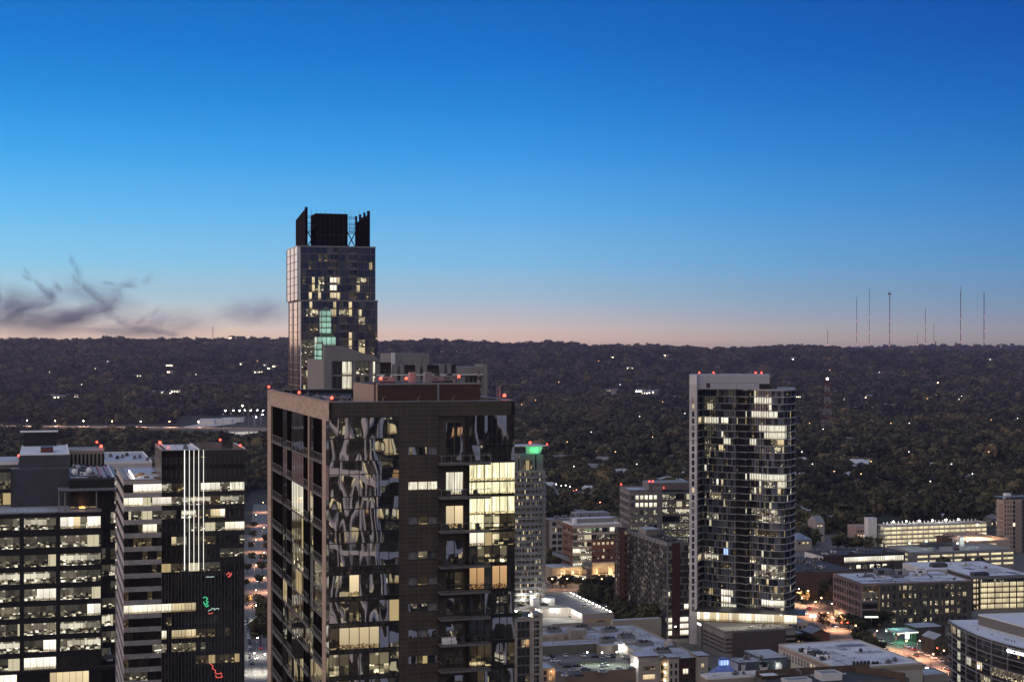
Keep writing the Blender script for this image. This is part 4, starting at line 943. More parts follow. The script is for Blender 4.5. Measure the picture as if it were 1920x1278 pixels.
# every opening is subdivided into panes by punch with narrow openings
us = []
for (p, q) in wins:
    n = max(1, round((q - p) / 1.25)); w = (q - p) / n
    us += [(p + i * w + .04, p + (i + 1) * w - .04) for i in range(n)]
um = fr.u(706.5); WZ = [(142.35, 145.6), (138.7, 141.95)] + [(134.4 - 4.3 * k, 137.8 - 4.3 * k) for k in range(8)]
pk = lambda k, i: chance((G_bl, 7), (G_gr, 2), (L_apd, .4))
b.punch(fr, 0, um, 0, 146.2, [q for q in us if q[1] < um], WZ, GC, pk, None, .5, paint=P_)
b.punch(fr, um, fr.w, 0, 142.4, [q for q in us if q[0] > um], WZ[1:], GC, pk, None, .5, paint=P_)
for (p, q) in ((661, 666), (693, 698), (705, 712), (737, 744), (750, 757), (780, 787), (792, 800), (825, 832), (838, 845)):
    b.wall.fb(fr, fr.u(p), fr.u(q), 100, 144.95 if p > 700 else 146, -1.2, .55, GC)
q = Frame(b.P(0, 26), b.P(0, 0)); b.wq(q, 0, q.w, 0, 146.2, 0, GC)
m = MB(); m.prism(b.poly_in(.3, b.wu - .3, .9, 26), 0, 141.0, GC, ROOF_G); m.build('core', b.root)
b.wq(b.right, 0, b.right.w, 0, 143, 0, GC)
# slanted fin
pl = [(0, 120), (0, 149.7), (fr.u(634), 149.6), (fr.u(655), 149.0), (fr.u(678), 147.8), (fr.u(702), 147.1), (fr.u(707), 146.3), (fr.u(707), 145.75), (fr.u(621), 145.75), (fr.u(621), 120)]
m = MB()
f0 = [fr.pt(a, z, .7) for a, z in pl]; f1 = [fr.pt(a, z, -.9) for a, z in pl]
for quad in ((0, 1, 2, 8), (0, 8, 9), (2, 3, 8), (3, 4, 8), (4, 5, 6, 7), (4, 7, 8)):
    m.face([f0[i] for i in quad][::-1], GC); m.face([f1[i] for i in quad], GC)
for i in range(len(pl)): j = (i + 1) % len(pl); m.face([f0[i], f0[j], f1[j], f1[i]], GC)
m.build('slanted_fin', b.root)
# right end wall and plant boxes
m = MB(); e0 = fr.u(855); m.prism([fr.pt(e0, 0, .5)[:2], fr.pt(fr.w, 0, .5)[:2], fr.pt(fr.w, 0, -8)[:2], fr.pt(e0, 0, -8)[:2]], 142.41, 144.2, GC, ROOF_G); m.build('end_block', b.root)
m = MB(); m.fb(fr, fr.w - 1.0, fr.w, 110, 144.8, -8, .9, GC); m.build('fin_wall', b.root)
m = MB(); m.prism(b.poly_in(fr.u(743), fr.u(815), 6, 20), 141, 147.6, GC, ROOF_G); m.fb(Frame(b.P(fr.u(743), 5.8), b.P(fr.u(749), 5.8)), 0, .9, 141, 147.8, -.6, .3, WHTP); m.fb(Frame(b.P(fr.u(802), 5.9), b.P(fr.u(804), 5.9)), 0, .18, 143.4, 146, 0, .1, L_yel); pnt = m.build('plant_penthouse', b.root)
m = MB()
for i in range(5): p = b.P(fr.u(750) + i * 1.9, 8); m.tube((*p, 147.2), (*p, 147.2 + RU(.5, 3)), .05, .05, DGRY, 4)
m.build('aerial', pnt)
LV = surf('rust_louvre', (.06, .035, .035), .7, .3, .8, joints=(9, .35, .06, .4))
for (p, q) in ((714, 735), (757, 781), (800, 824), (843, 857)):
    m = MB(); m.prism(b.poly_in(fr.u(p), fr.u(q), 1, 5), 141.2, 145.4 if p < 740 else 144.7, LV, DGRY); m.build('louvred_unit', b.root)
for (p, q, c) in ((716, 12, 0), (788, 9, 0), (829, 8, 0), (826, 14, 0), (762, 22, 0)): hvac(b.root, b, fr.u(p), q * .5, 1.4, 1.4, 142.4, 1.6, random.choice((GRYM, DGRY)))
for k in range(7): p = b.P(fr.u(720 + 20 * k), 4 + k % 3); m = MB(); m.tube((*p, 142.4), (*p, 142.4 + RU(2.6, 4.6)), .06, .04, DGRY, 4); m.build('aerial', b.root)
m = MB(); railing(m, fr, fr.u(712), fr.u(870), 142.5, .2, bars=1, mat=GRYM); m.fb(fr, fr.u(705), fr.w, 142.1, 142.35, -.2, .62, WHTP); m.build('railing', b.root)
b.finish()
# teal glass lantern tower
b = Bld('glass_lantern', 'teal lit glass lantern with pointed top in front of the tallest tower', 595, 440, 632, 594, cat='lantern tower', wv=5.0)
TEAL = lit('teal_lit_glass', (.55, 1, .86), .5, 'plain', wav=0, bay=1.2); TEAF = surf('teal_frame', (.05, .09, .08), .5, .1, 1)
TEAL.node_tree.nodes['Principled BSDF'].inputs['Emission Strength'].default_value = .5
zs = lambda py: Z(py, 441)
fr = b.front
def lant(u0, u1, z0, z1, nx, nz, o, nm, d=4):
    m = MB()
    for f, a0, a1 in ((Frame(fr.pt(u0, 0, o)[:2], fr.pt(u1, 0, o)[:2]), 0, u1 - u0), (Frame(fr.pt(u0, 0, o - d)[:2], fr.pt(u0, 0, o)[:2]), 0, d), (Frame(fr.pt(u1, 0, o)[:2], fr.pt(u1, 0, o - d)[:2]), 0, d)):
        for i in range(nx):
            for j in range(nz):
                x0, x1 = a0 + (a1 - a0) * i / nx, a0 + (a1 - a0) * (i + 1) / nx; y0, y1 = z0 + (z1 - z0) * j / nz, z0 + (z1 - z0) * (j + 1) / nz
                m.fq(f, x0, x1, y0, y1, 0, TEAL, [(x0 + j * 9, 0), (x1 + j * 9, 0), (x1 + j * 9, 1), (x0 + j * 9, 1)])
                m.fb(f, x0, x1, y0 - .09, y0 + .09, -.02, .06, TEAF)
            m.fb(f, x0 - .07, x0 + .07, z0, z1, -.02, .07, TEAF); m.fb(f, x1 - .07, x1 + .07, z0, z1, -.02, .07, TEAF)
    return m.build(nm, b.root)
k1, k2 = fr.u(603), fr.u(622)
lant(k1, k2, zs(626), zs(583), 2, 4, -.6, 'glass_shaft', 2.6); lant(fr.u(604), fr.u(630), zs(648), zs(632), 3, 1, -.3, 'glass_shaft', 4)
m = MB(); A = [fr.pt(k1, zs(583), -.6), fr.pt(k2, zs(583), -.6), fr.pt(k2, zs(583), -3.2), fr.pt(k1, zs(583), -3.2)]; ap = fr.pt((k1 + k2) / 2, zs(574), -1.9)
for i in range(4): m.face([A[i], A[(i + 1) % 4], ap], TEAL); m.tube(A[i], ap, .09, .05, TEAF, 4)
m.build('pyramid_top', b.root)
m = MB(); B0 = [fr.pt(fr.u(595), zs(632), -.3), fr.pt(fr.u(630), zs(632), -.3)]
m.tube(fr.pt(fr.u(595), zs(620), -.3), fr.pt((k1 + k2) / 2, zs(630), -.3), .1, .1, TEAF, 4); m.tube(fr.pt(fr.u(630), zs(620), -.3), fr.pt((k1 + k2) / 2, zs(630), -.3), .1, .1, TEAF, 4)
m.face([fr.pt(fr.u(598), zs(632), -.4), fr.pt(fr.u(629), zs(632), -.4), fr.pt(k2, zs(624), -.7), fr.pt(k1, zs(624), -.7)], TEAL); m.build('sloped_glazing', b.root)
lant(fr.u(594), fr.u(603.5), zs(680), zs(632), 1, 4, .2, 'glass_shaft')
m = MB(); f5 = Frame(fr.pt(fr.u(593), 0, .2)[:2], fr.pt(fr.u(603.5), 0, .2)[:2])
for j in range(30):
    z1_ = zs(681) - j * 3; m.fq(f5, 0, f5.w, z1_ - 2.8, z1_, 0, L_cur if j % 3 else L_off, [(j * 3, 0), (j * 3 + 1.5, 0), (j * 3 + 1.5, 1), (j * 3, 1)]); m.fb(f5, 0, f5.w, z1_ - 3, z1_ - 2.8, -.5, .1, WHTP)
m.fb(f5, f5.w, f5.w + .3, 0, zs(640), -4, .15, GC); m.prism([fr.pt(.1, 0, .1)[:2], fr.pt(1.3, 0, .1)[:2], fr.pt(1.3, 0, -4)[:2], fr.pt(.1, 0, -4)[:2]], 0, zs(681), GC); m.prism(b.poly_in(1.3, b.wu, 1.4, 4.8), 0, zs(650), GC); m.build('shaft_base', b.root)

# ------------------------------------------------------------------ curved apartment tower with green lit roof wing
random.seed(41)
b = Bld('apartment_tower', 'curved pale balcony tower with bright green lit roof canopy', 958, 850, 1019, 957, cat='tower', wv=24)
fr = b.front; n = 30; ztp = Z(884, 850)
arc = []
for i in range(9):   # plan: convex front
    t = i / 8; arc.append(b.P(t * (b.wu + 1.2), -4.0 * math.sin(math.pi * (.18 + .6 * t)) + (8 * max(0, t - .82))))
PB2 = surf('beige_balcony', (.33, .31, .28), .8, .1, .4)
for k in range(25):
    z0 = ztp - 3.1 * (k + 1)
    band = MB(); bal = MB()
    for i in range(8):
        f = Frame(arc[i], arc[i + 1]); w = f.w / 3
        for j in range(3):
            mt = chance((G_dk, 8), (L_apt, 1.6), (L_apd, 2), (G_cur, 2), (L_yel, .7))
            a = j * w; band.fq(f, a + .12, a + w, z0, z0 + 2.75, -1.0, mt, [(k * 31 + i * 7 + a, 0), (k * 31 + i * 7 + a + w, 0), (k * 31 + i * 7 + a + w, 1), (k * 31 + i * 7 + a, 1)])
            band.fb(f, a - .12, a + .12, z0, z0 + 3.1, -1.0, -.9 if j else -.1, PB2)
        bal.fb(f, -.02, f.w + .02, z0 - .3, z0 + .02, -1, .25, PB2); 
        bal.fb(f, 0, f.w, z0 + .95, z0 + 1.05, .08, .2, PB2)
        if i < 7: bal.fb(f, .05, f.w - .05, z0 + .02, z0 + .95, .1, .16, G_crt)
    band.build('window_band', b.root); bal.build('balcony', b.root)
m = MB(); ip = [Vector(p) + b.v * 1.2 for p in arc]; m.prism([*ip, b.P(b.wu + .5, 24), b.P(0, 24)], 0, ztp + .3, PB2, ROOF_G); m.build('core', b.root)
m = MB()
for (x0, x1, y0, dpt) in ((975, 1003, 852, 2), (1006, 1018, 853, 3), (958, 972, 858, 3)):
    a0, a1 = along(b.P(0, dpt), b.u, x0), along(b.P(0, dpt), b.u, x1); m.prism(b.poly_in(a0, a1, dpt, 14), ztp, Z(y0, 855), GC, ROOF_G)
f = Frame(b.P(along(b.P(0, 1.9), b.u, 980), 1.9), b.P(along(b.P(0, 1.9), b.u, 999), 1.9)); m.fq(f, 0, f.w, ztp + .5, ztp + 5.6, .02, L_apd, [(0, 0), (6, 0), (6, 1), (0, 1)])
for i in range(5): m.fb(f, f.w * i / 4 - .08, f.w * i / 4 + .08, ztp, ztp + 6, 0, .12, GC)
m.build('crown_wall', b.root)
GRL = surf('white_soffit', (.8, .8, .8), .6, .03, .3); GRB = GRL
m = MB(); zc = Z(837, 850)
w0 = [b.P(-3, -2), b.P(along(b.P(0, -3), b.u, 1028), -3), b.P(along(b.P(0, 3), b.u, 1016), 12), b.P(-3, 12)]
m.prism(w0, zc + .1, zc + .55, WHTP, ROOF_S); m.face([(p.x, p.y, zc + .09) for p in reversed(w0)], GRL); m.build('roof_canopy', b.root)
m = MB(); a0 = along(b.P(0, 4), b.u, 986); a1 = along(b.P(0, 4), b.u, 1013); f = Frame(b.P(a0, 4), b.P(a1, 4))
m.fq(f, 0, f.w, zc - 4.2, zc, 0, GRL); m.face([f.pt(f.w * .35, zc - 3.8, .1), f.pt(f.w, zc - 3.8, .1), f.pt(f.w + 1.6, zc, .2), f.pt(-1, zc - .2, .2)], GRB)
for x in (1.6, 2.1, f.w - 1): m.fb(f, x, x + .35, zc - 4.4, zc, .2, .5, WHTP)
m.build('green_lantern', b.root)
for (aa, cc, pw) in ((a0 + 2, 1.5, 120), (a1 - 2.5, 1.2, 320), (a1 - .5, -1, 160), (2, 1, 160)):
    ld = bpy.data.lights.new('green_lamp', 'POINT'); ld.energy = pw; ld.color = (.1, 1, .3); ld.shadow_soft_size = .3; l = bpy.data.objects.new('green_lamp', ld); COL.objects.link(l); l.parent = b.root; l.location = Vector((*b.P(aa, cc), zc - 2.2)) - b.root.location
p = b.P(along(b.P(0, 4), b.u, 994), 4); beacon(b.root, p.x, p.y, zc + .5, .7, .6, 0); p = b.P(along(b.P(0, -2.5), b.u, 1026), -2.5); beacon(b.root, p.x, p.y, zc + .5, .4, .3, 0)
b.finish()
# ------------------------------------------------------------------ condominium tower, right of centre
random.seed(51)
b = Bld('condominium_tower', 'tall condominium tower with pale end pillar and curved bands of lit glass, on right', 1306.5, 800, 1490, 1292, cat='tower', wv=30)
TOP = Z(731, 805); PT = Z(702, 803)
W6 = (1260, 680, 3.873); W7 = (1260, 980, 4.288); LW = L_off2; LC = L_cur
P_ = zo(*W6, (590, 730, 262, 315, LC), (195, 215, 372, 420, L_yel), (235, 345, 372, 420, LC), (355, 425, 372, 420, L_wht), (435, 475, 372, 420, L_dim), (485, 540, 372, 420, LC), (560, 760, 372, 420, LC),
        (485, 540, 475, 520, L_wht), (555, 590, 475, 520, LC), (592, 840, 475, 520, LC), (845, 895, 475, 580, L_off), (370, 425, 525, 575, LC), (555, 840, 527, 575, LC), (330, 380, 577, 622, L_yel), (630, 655, 577, 622, L_yel), (720, 760, 577, 622, L_apt), (770, 810, 577, 622, L_yel),
        (630, 655, 627, 672, L_yel), (740, 780, 627, 672, L_apt), (575, 588, 677, 710, L_yel), (255, 340, 768, 808, L_wht), (350, 372, 768, 808, L_yel), (485, 545, 822, 865, LC), (555, 840, 822, 865, LC), (845, 890, 822, 930, L_off),
        (255, 340, 865, 910, L_off2), (355, 375, 865, 910, L_yel), (630, 655, 870, 915, LC), (660, 750, 870, 915, L_off), (765, 840, 870, 925, LC), (630, 650, 925, 970, L_yel), (765, 785, 925, 970, L_yel), (245, 350, 960, 1005, L_apt), (485, 535, 1075, 1110, L_off), (555, 760, 1075, 1115, L_off),
        (250, 345, 1105, 1145, L_off), (630, 780, 1125, 1170, L_off), (228, 320, 265, 705, lambda: chance((L_dim, 6), (L_apd, 1), (G_gr, 1))), (590, 760, 1230, 1270, L_apd), (485, 545, 265, 320, L_apd))  # left glass column: dim glowing panes painted for its mirrored squiggles
P_ += zo(*W7, (655, 830, 70, 112, L_off), (630, 645, 118, 165, L_wht), (890, 905, 120, 170, L_wht), (300, 345, 215, 252, L_off), (420, 445, 225, 255, BLUEG), (205, 245, 255, 300, L_yel), (260, 380, 260, 315, L_off), (615, 705, 280, 325, L_apt), (400, 465, 325, 375, L_apd), (708, 760, 345, 390, L_wht), (765, 840, 350, 392, L_off), (840, 930, 350, 400, L_dim),
         (660, 760, 395, 440, L_off), (800, 925, 405, 450, L_off), (615, 645, 450, 490, L_wht), (655, 705, 450, 492, L_off), (755, 768, 455, 497, L_yel), (260, 350, 535, 570, L_apd), (390, 470, 545, 600, L_wht), (810, 905, 575, 612, L_off), (390, 465, 603, 652, L_off2), (708, 890, 620, 670, L_off2), (895, 930, 635, 685, L_off), (390, 520, 655, 708, LC), (595, 705, 662, 712, L_off), (820, 930, 690, 740, L_dim), (260, 335, 705, 750, L_off), (595, 700, 715, 760, L_apd))
SLAB = surf('slab_edge', (.42, .41, .41), .7, .1, .5)
pts = [(1306.5, 806), (1316, 818), (1379, 806), (1384, 808), (1399, 803), (1404, 806), (1446, 797), (1470, 796), (1484, 802), (1490.5, 812)]
pp = [Vector((X(p, dd), dd)) for p, dd in pts]; NF = 34; FH = 3.48
fl = [(TOP - 3.2 - FH * (k + 1) + .0, TOP - 3.2 - FH * k - .38) for k in range(NF)] + [(TOP - 3.1, TOP - .2)]
def dkp(k, i, n=0): return chance((G_dk, 3), (G_bl, 2), (G_gr, 3), (L_apd, 1.2), (L_dim, .9), (G_crt, 8), (G_crw, 1.6), (L_cur, .2))
for i in range(9):
    f = Frame(pp[i], pp[i + 1]); w = f.w
    if w < .5: continue
    col = i in (2, 4)
    b.ribbon(f, 0, w, fl, (lambda k, i, n: G_dk) if (i in (0, 3)) else dkp, SLAB, None if i in (0, 3) else BLK, pane=1.45, zt=TOP, paint=P_, seed=i * 77, rec=.35, mw=.08)
    for k in range(NF):   # projecting floor edges
        z = TOP - 3.2 - FH * k; b.wall.fb(f, -.02, w + .02, z - .3, z + .02, -.05, .5 if i not in (0, 3) else .1, SLAB)
        if i >= 6 and k % 2 == 0: b.wall.fb(f, 0, w, z + .9, z + 1, .42, .48, ALU)
for i in (3, 5): b.wall.fb(Frame(pp[i], pp[i + 1]) if i == 3 else Frame(pp[5], pp[6]), 0, .5, 11, TOP, -.2, .3, DGRY)
# pillar at the left end
pf_ = Frame((X(1292.5, 802), 802), (X(1306.5, 800), 800)); zs_ = [(TOP - 3.2 - FH * (k + 1) + .5, TOP - 3.2 - FH * k - .4) for k in range(36)]
PIL = surf('pale_precast', (.62, .6, .6), .75, .06, .2, joints=(9, 3.5, .05, .6)); zs_ = [q for q in zs_ if q[0] > 14]
b.punch(pf_, 0, pf_.w, 0, PT, [(1.35, 2.75)], zs_, PIL, lambda k, i: chance((G_bl, 8), (G_cur, 2), (L_apd, 1), (L_yel, .4)), None, .25)
m = MB(); q0, q1 = pf_.pt(0, 0, -.4)[:2], pf_.pt(pf_.w, 0, -.4)[:2]; q2 = (q1[0] + 4, q1[1] + 26); q3 = (q0[0] + 3.4, q0[1] + 26)
m.prism([q0, q1, q2, q3], 0, PT - .1, PIL); m.build('end_pillar', b.root)
core = MB(); ip = [p + b.v * .9 for p in pp]; core.prism([*ip, Vector((X(1484, 840), 840)), Vector((X(1302, 834), 834))], 0, TOP - .3, BLK); core.build('core', b.root)
m = MB(); m.prism([*[p - b.v * .6 for p in pp], Vector((X(1490, 842), 842)), Vector((X(1300, 836), 836))], TOP - .2, TOP + .5, SLAB, ROOF_G, True); m.build('roof', b.root)
m = MB(); c0, c1 = Vector((X(1293.5, 803.5), 803.5)), Vector((X(1443, 804), 804)); PTH = surf('pale_lavender_cladding', (.43, .42, .45), .8, .06, .15)
m.prism([c0, c1, c1 + Vector((3.2, 20)), c0 + Vector((2.6, 20))], TOP + .5, PT, PTH, ROOF_S); pt = m.build('plant_penthouse', b.root)
f = Frame(c0, c1); m = MB()
m.fb(f, f.w * .205, f.w * .255, TOP + 1.2, TOP + 3.6, 0, .05, G_dk); m.fb(f, f.w * .26, f.w * .87, TOP + 3.5, TOP + 3.7, 0, .05, GRYM)
m.fb(f, f.w * .87, f.w, TOP + .5, TOP + 3.2, 0, .06, BLK); m.fb(f, f.w * .58, f.w * .585, TOP + .5, TOP + 3.4, 0, .06, GRYM); m.build('door', pt)
for p in (1306 + 5, 1338, 1417, 1428): dd = 808; beacon(pt, X(p, dd), dd, PT, .45, .5, 40)
m = MB()
for i in range(5): q = Frame(c0, c1).pt(f.w * (.87 + .05 * i), 0, -1); m.box(q[0], q[0] + RU(.8, 1.6), q[1] + 2, q[1] + 4, TOP + .5, TOP + RU(1.2, 2.6), DGRY)
m.build('rooftop_unit', b.root)
b.finish()
# podium with restaurant terrace
b2 = Bld('parking_podium', 'dark brown windowless podium with striped corner below the lit terrace of the condominium tower', 1359, 762, 1491, 1307, xv=115, cat='parking structure')
fr, lf = b2.front, b2.left; zp = Z(1186, 762)
PB3 = surf('aubergine_render', (.085, .068, .065), .85, .12, .15); TPE = surf('taupe_precast', (.26, .235, .215), .8, .07, .2, joints=(6, 3, .05, .7)); zl = [(-1.4 + 0, -.6)]
b2.wq(fr, 4.0, fr.w - 5, 0, zp, .3, PB3); b2.wall.fb(fr, 4.0, fr.w - 5, 0, zp - .01, -.1, .28, PB3); b2.wq(fr, fr.w - 5, fr.w, 0, zp, 0, TPE)
st_ = [(1.2 + 2.1 * i, 2.3 + 2.1 * i) for i in range(3)]
b2.punch(fr, 0, 4.0, -8, zp, [(0.01, 3.99)], [(zp - 9.9 + i * 2.0, zp - 8.8 + i * 2.0) for i in range(4)], TPE, lambda k, i: BLK, None, .6)
for i in range(3): b2.wall.fb(fr, fr.w - 5, fr.w + .1, zp - 8.5 + i * 2.3, zp - 7.2 + i * 2.3, -.1, .1, BLK)
nL = 7; b2.punch(lf, 0, lf.w, -2, zp, [(lf.w * .22, lf.w * .45), (lf.w * .46, lf.w * .72), (lf.w * .73, lf.w - .05)], [(zp - 9.9 + i * 2.0, zp - 8.8 + i * 2.0) for i in range(4)], TPE, lambda k, i: L_dim if (i == 1 and k > 0) else BLK, None, .6)
b2.wall.fb(lf, lf.w * .18, lf.w * .2, 0, zp, 0, .25, BLK); b2.wall.fb(lf, lf.w * .02, lf.w * .15, zp - 1.5, zp - .6, 0, .2, SIGNW)
m = MB(); m.prism(b2.poly_in(.2, b2.wu - .2, .3, b2.wv - .3), 0, zp - .4, PB3, PAVE)
for i, f in enumerate((fr, lf, b2.right)): m.fb(f, 0, f.w, zp - .3, zp + .75, -.35, .013 + .004 * i, TPE)
m.build('terrace_deck', b2.root); b2.wq(b2.right, 0, b2.right.w, 0, zp, 0, TPE)
f = Frame((X(1308, 803), 803), (X(1492, 792), 792)); f = Frame((X(1307, 797), 797), (X(1494, 786), 786)); b2.ribbon(f, 0, f.w, [(zp, zp + 4.4)], picker(1, 60, (L_wht, 5), (L_yel, 4), (L_off2, 2), (L_apd, .6), lo=1, hi=3), None, CONC_D, pane=1.6, name='restaurant_front')
m = MB(); m.fb(f, -1, f.w + 4, zp + 4.5, zp + 5.1, -14, 1.6, DGRY); m.build('terrace_canopy', b2.root)
UMB = surf('cream_umbrella', (.6, .55, .45), .8, .05, 1)
for i in range(13):   # terrace tables
    a, c = RU(5, b2.wu - 3), RU(2, 14); p = b2.P(a, c); m = MB(); m.tube((*p, zp), (*p, zp + .75), .05, .05, DGRY, 5); m.tube((*p, zp + .75), (*p, zp + .8), .6, .6, WHTP if i % 3 else BLK, 8)
    for k in range(4): q = (p.x + math.cos(k * 1.57) * 1, p.y + math.sin(k * 1.57)); m.box(q[0] - .25, q[0] + .25, q[1] - .25, q[1] + .25, zp + .1, zp + .5, WHTP if i % 2 else DGRY)
    t = tag(m.build('terrace_table', None, (*p, zp)), 'small round table with chairs on the lit terrace above the windowless podium', 'table', 'tables on the podium terrace')
for i in range(7):
    p = b2.P(4 + i * 5.2, 13.5); ld = bpy.data.lights.new('terrace_light', 'POINT'); ld.energy = 420; ld.color = (1, .88, .62); ld.shadow_soft_size = .3; l = bpy.data.objects.new('terrace_light', ld); COL.objects.link(l); l.parent = b2.root; l.location = Vector((*p, zp + 3.6)) - b2.root.location
b2.finish()

# ------------------------------------------------------------------ red-brown apartment slab with balcony side
random.seed(61)
b = Bld('apartment_building', 'apartment block with pale balcony side and dark brown end panel, next to the condominium tower', 1251, 815, 1291, 1176)
fr, lf = b.front, b.left; zt = Z(1018, 815); NF = 14; fh = 3.32
zf = [zt - 1.0 - fh * (k + 1) for k in range(NF)]
WPAL = surf('weathered_pale_wall', (.24, .225, .21), .8, .15, .2, joints=(3.3, 3.3, .06, .6))
us = []; n = 11; w = lf.w / n
for i in range(n): us += [(i * w + .5, i * w + 1.7), (i * w + 2.3, i * w + min(w - .5, 4.8))]
b.punch(lf, 0, lf.w, 0, zt, us, [(z + .35, z + 2.7) for z in zf if z > 7] , WPAL, lambda k, i: chance((G_dk, 8), (G_gr, 3), (L_apd, 1.6), (L_apt, .9), (L_cur, .35)), None, .3, seed=4)
for k, z in enumerate(zf):
    if z < 6: continue
    for i in range(n):
        if (i + k // 3) % 3 == 0: continue
        m = MB(); a = i * w + 2.0; m.fb(lf, a, a + 3.2, z - .1, z + .1, 0, 1.2, DGRY); railing(m, lf, a, a + 3.2, z + .1, 1.2, bars=4, mat=DGRY, post=.8); m.fb(lf, a, a + .05, z + .1, z + 1.1, 0, 1.2, DGRY)
        if R() < .2: m.fb(lf, a + .5, a + 1.2, z + .1, z + .9, .3, .9, chance((WHTP, 1), (DGRY, 1)))
        b.wins.append(('balcony', m))
for i in range(n + 1): b.wall.fb(lf, max(0, i * w - .12), i * w + .12, 0, zt, 0, .3, GRYM)
b.wins = [q for q in b.wins if q[0] == 'balcony'][:60] + [q for q in b.wins if q[0] == 'window'] + [q for q in b.wins if q[0] == 'balcony'][60:]
uw = [fr.u(p) for p in (1252, 1260, 1274.5, 1291)]
b.wall.fb(fr, 0, uw[0] + .3, 0, zt, -.3, .1, GRYM)
G_e = lambda k, i, n: chance((G_dk, 6), (G_gr, 2), (L_apd, 1))
b.ribbon(fr, uw[0] + .3, uw[1], [(z + .3, z + 2.8) for z in zf], G_e, WPAL, BLK, pane=1.1, zt=zt, paint=zo(1140, 1090, 6.8, (760, 820, 430, 680, L_wht), (770, 818, 160, 220, L_wht)))
DBR = surf('oxblood_panel', (.055, .03, .026), .7, .12, .15); b.wall.fb(fr, uw[1], uw[2], 0, zt + .1, -.3, .5, DBR)
b.ribbon(fr, uw[2], uw[3], [(z + .3, z + 2.9) for z in zf], lambda k, i, n: chance((G_gr, 4), (G_cur, 2), (G_dk, 3)), GRYM, BLK, pane=1.1, zt=zt, paint=zo(1140, 1090, 6.8, (915, 1030, 160, 215, L_org), (960, 1030, 270, 330, L_wht), (915, 1030, 430, 670, L_off2)))
m = MB(); m.prism(b.poly_in(.3, b.wu - .3, .4, b.wv - .4), 0, zt - .5, BLK); m.build('core', b.root); b.roof(zt, ROOF_D, GRYM, .5)
m = MB(); m.prism(b.poly_in(1, 9, b.wv - 26, b.wv - 14), zt, zt + 3.4, PALE, ROOF_S); m.build('plant_penthouse', b.root)
for k in range(12): hvac(b.root, b, RU(1, b.wu - 4), RU(2, b.wv - 28), RU(1, 2.4), RU(1, 2), zt, RU(.7, 1.3), random.choice((GRYM, DGRY)))
m = MB(); m.prism(b.poly_in(9.5, 13, b.wv - 22, b.wv - 10), zt, zt + 1.8, GRYM, DGRY); m.build('rooftop_unit', b.root)
b.wq(b.right, 0, b.right.w, 0, zt, 0, WPAL); b.wq(b.back, 0, b.back.w, 0, zt, 0, WPAL); b.finish()
# narrow brick tower beside it
b = Bld('apartment_building', 'narrow dark brick apartment tower left of the pale balcony block', 1158.5, 862, 1176, 1152.5); fr, lf = b.front, b.left; zt = Z(992, 862)
b.punch(fr, 0, fr.w, 0, zt, [(fr.w - 1.5, fr.w - .3)], [(zt - 3.2 * (k + 1) + .6, zt - 3.2 * (k + 1) + 2.4) for k in range(14)], BRICK, lambda k, i: chance((L_apt, 2), (G_gr, 3), (G_dk, 1)), None, .2)
b.punch(lf, 0, lf.w, 0, zt, [(1, 3), (5, 7.5)], [(zt - 3.2 * (k + 1) + .6, zt - 3.2 * (k + 1) + 2.4) for k in range(14)], DBRICK, lambda k, i: chance((L_apd, 2), (G_gr, 2), (G_dk, 4)), WHTP, .2)
m = MB(); m.prism(b.poly_in(.3, b.wu - .3, .3, b.wv - .3), 0, zt - .3, BLK); m.build('core', b.root); b.roof(zt, ROOF_D, DGRY, .5); b.finish(DBRICK, zt)

# ------------------------------------------------------------------ pale office block with square windows, red beacons
random.seed(71)
b = Bld('office_building', 'pale stone office block with grid of square windows and red beacons behind the apartment block', 1180, 880, 1242, 1162, xv=560)
fr, lf = b.front, b.left; zt = Z(921, 880); fh = 4.1; zs = [(zt - 2.2 - fh * k - 2.5, zt - 2.2 - fh * k) for k in range(15)]
us = [(1.0 + i * 2.55, 2.75 + i * 2.55) for i in range(int((fr.w - 1) / 2.55))]
b.punch(fr, 0, fr.w, 0, zt, us, [(a, c) for a, c in zs if a > 2], GSTONE, lambda k, i: chance((L_off, 3), (L_dim, 5), (G_dk, 4)) if k < len(zs) - 2 else (L_wht if i % 7 else G_dk), None, .3)
us = [(.7 + i * 3.2, 2.9 + i * 3.2) for i in range(int((lf.w - .5) / 3.2))]
b.punch(lf, 0, lf.w, 0, zt, us, [(a, c) for a, c in zs if a > 2], GSTONE, lambda k, i: chance((L_dim, 4), (G_dk, 5)), None, .3)
f = Frame(fr.pt(fr.w, 0, -4)[:2], fr.pt(fr.w + 18, 0, -4)[:2]); b.ribbon(f, 0, f.w, [(a - .4, c + .2) for a, c in zs if a > 2], picker(15, 14, (L_off, 5), (L_dim, 5), (G_dk, 3), lo=2, hi=4), GRYM, BLK, pane=1.2, zt=zt - 1)
m = MB(); m.prism(b.poly_in(.3, b.wu - .3, .4, b.wv), 0, zt - .4, BLK); m.prism(b.poly_in(b.wu, b.wu + 18, 4.3, b.wv), 0, zt - 1, BLK, ROOF_G); m.build('core', b.root)
b.roof(zt, ROOF_S, GSTONE, .8)
m = MB(); c = along(b.P(0, 6), b.u, 1217); m.prism(b.poly_in(c, c + 24, 6, b.wv - 3), zt, zt + 4.0, GSTONE, ROOF_G); m.prism(b.poly_in(c + 2.2, c + 8, 5.2, 6), zt, zt + 2.2, PALE); m.build('plant_penthouse', b.root)
for (a, cc, zz) in ((.6, b.wv - 1, zt + .8), (c + .4, 7, zt + 4), (c + 2.4, 7, zt + 4), (c + 8, 5.6, zt + .3)): p = b.P(a, cc); beacon(b.root, p.x, p.y, zz, .45, .5, 50)
b.wq(b.right, 0, b.right.w, 0, zt, 0, GSTONE); b.finish()

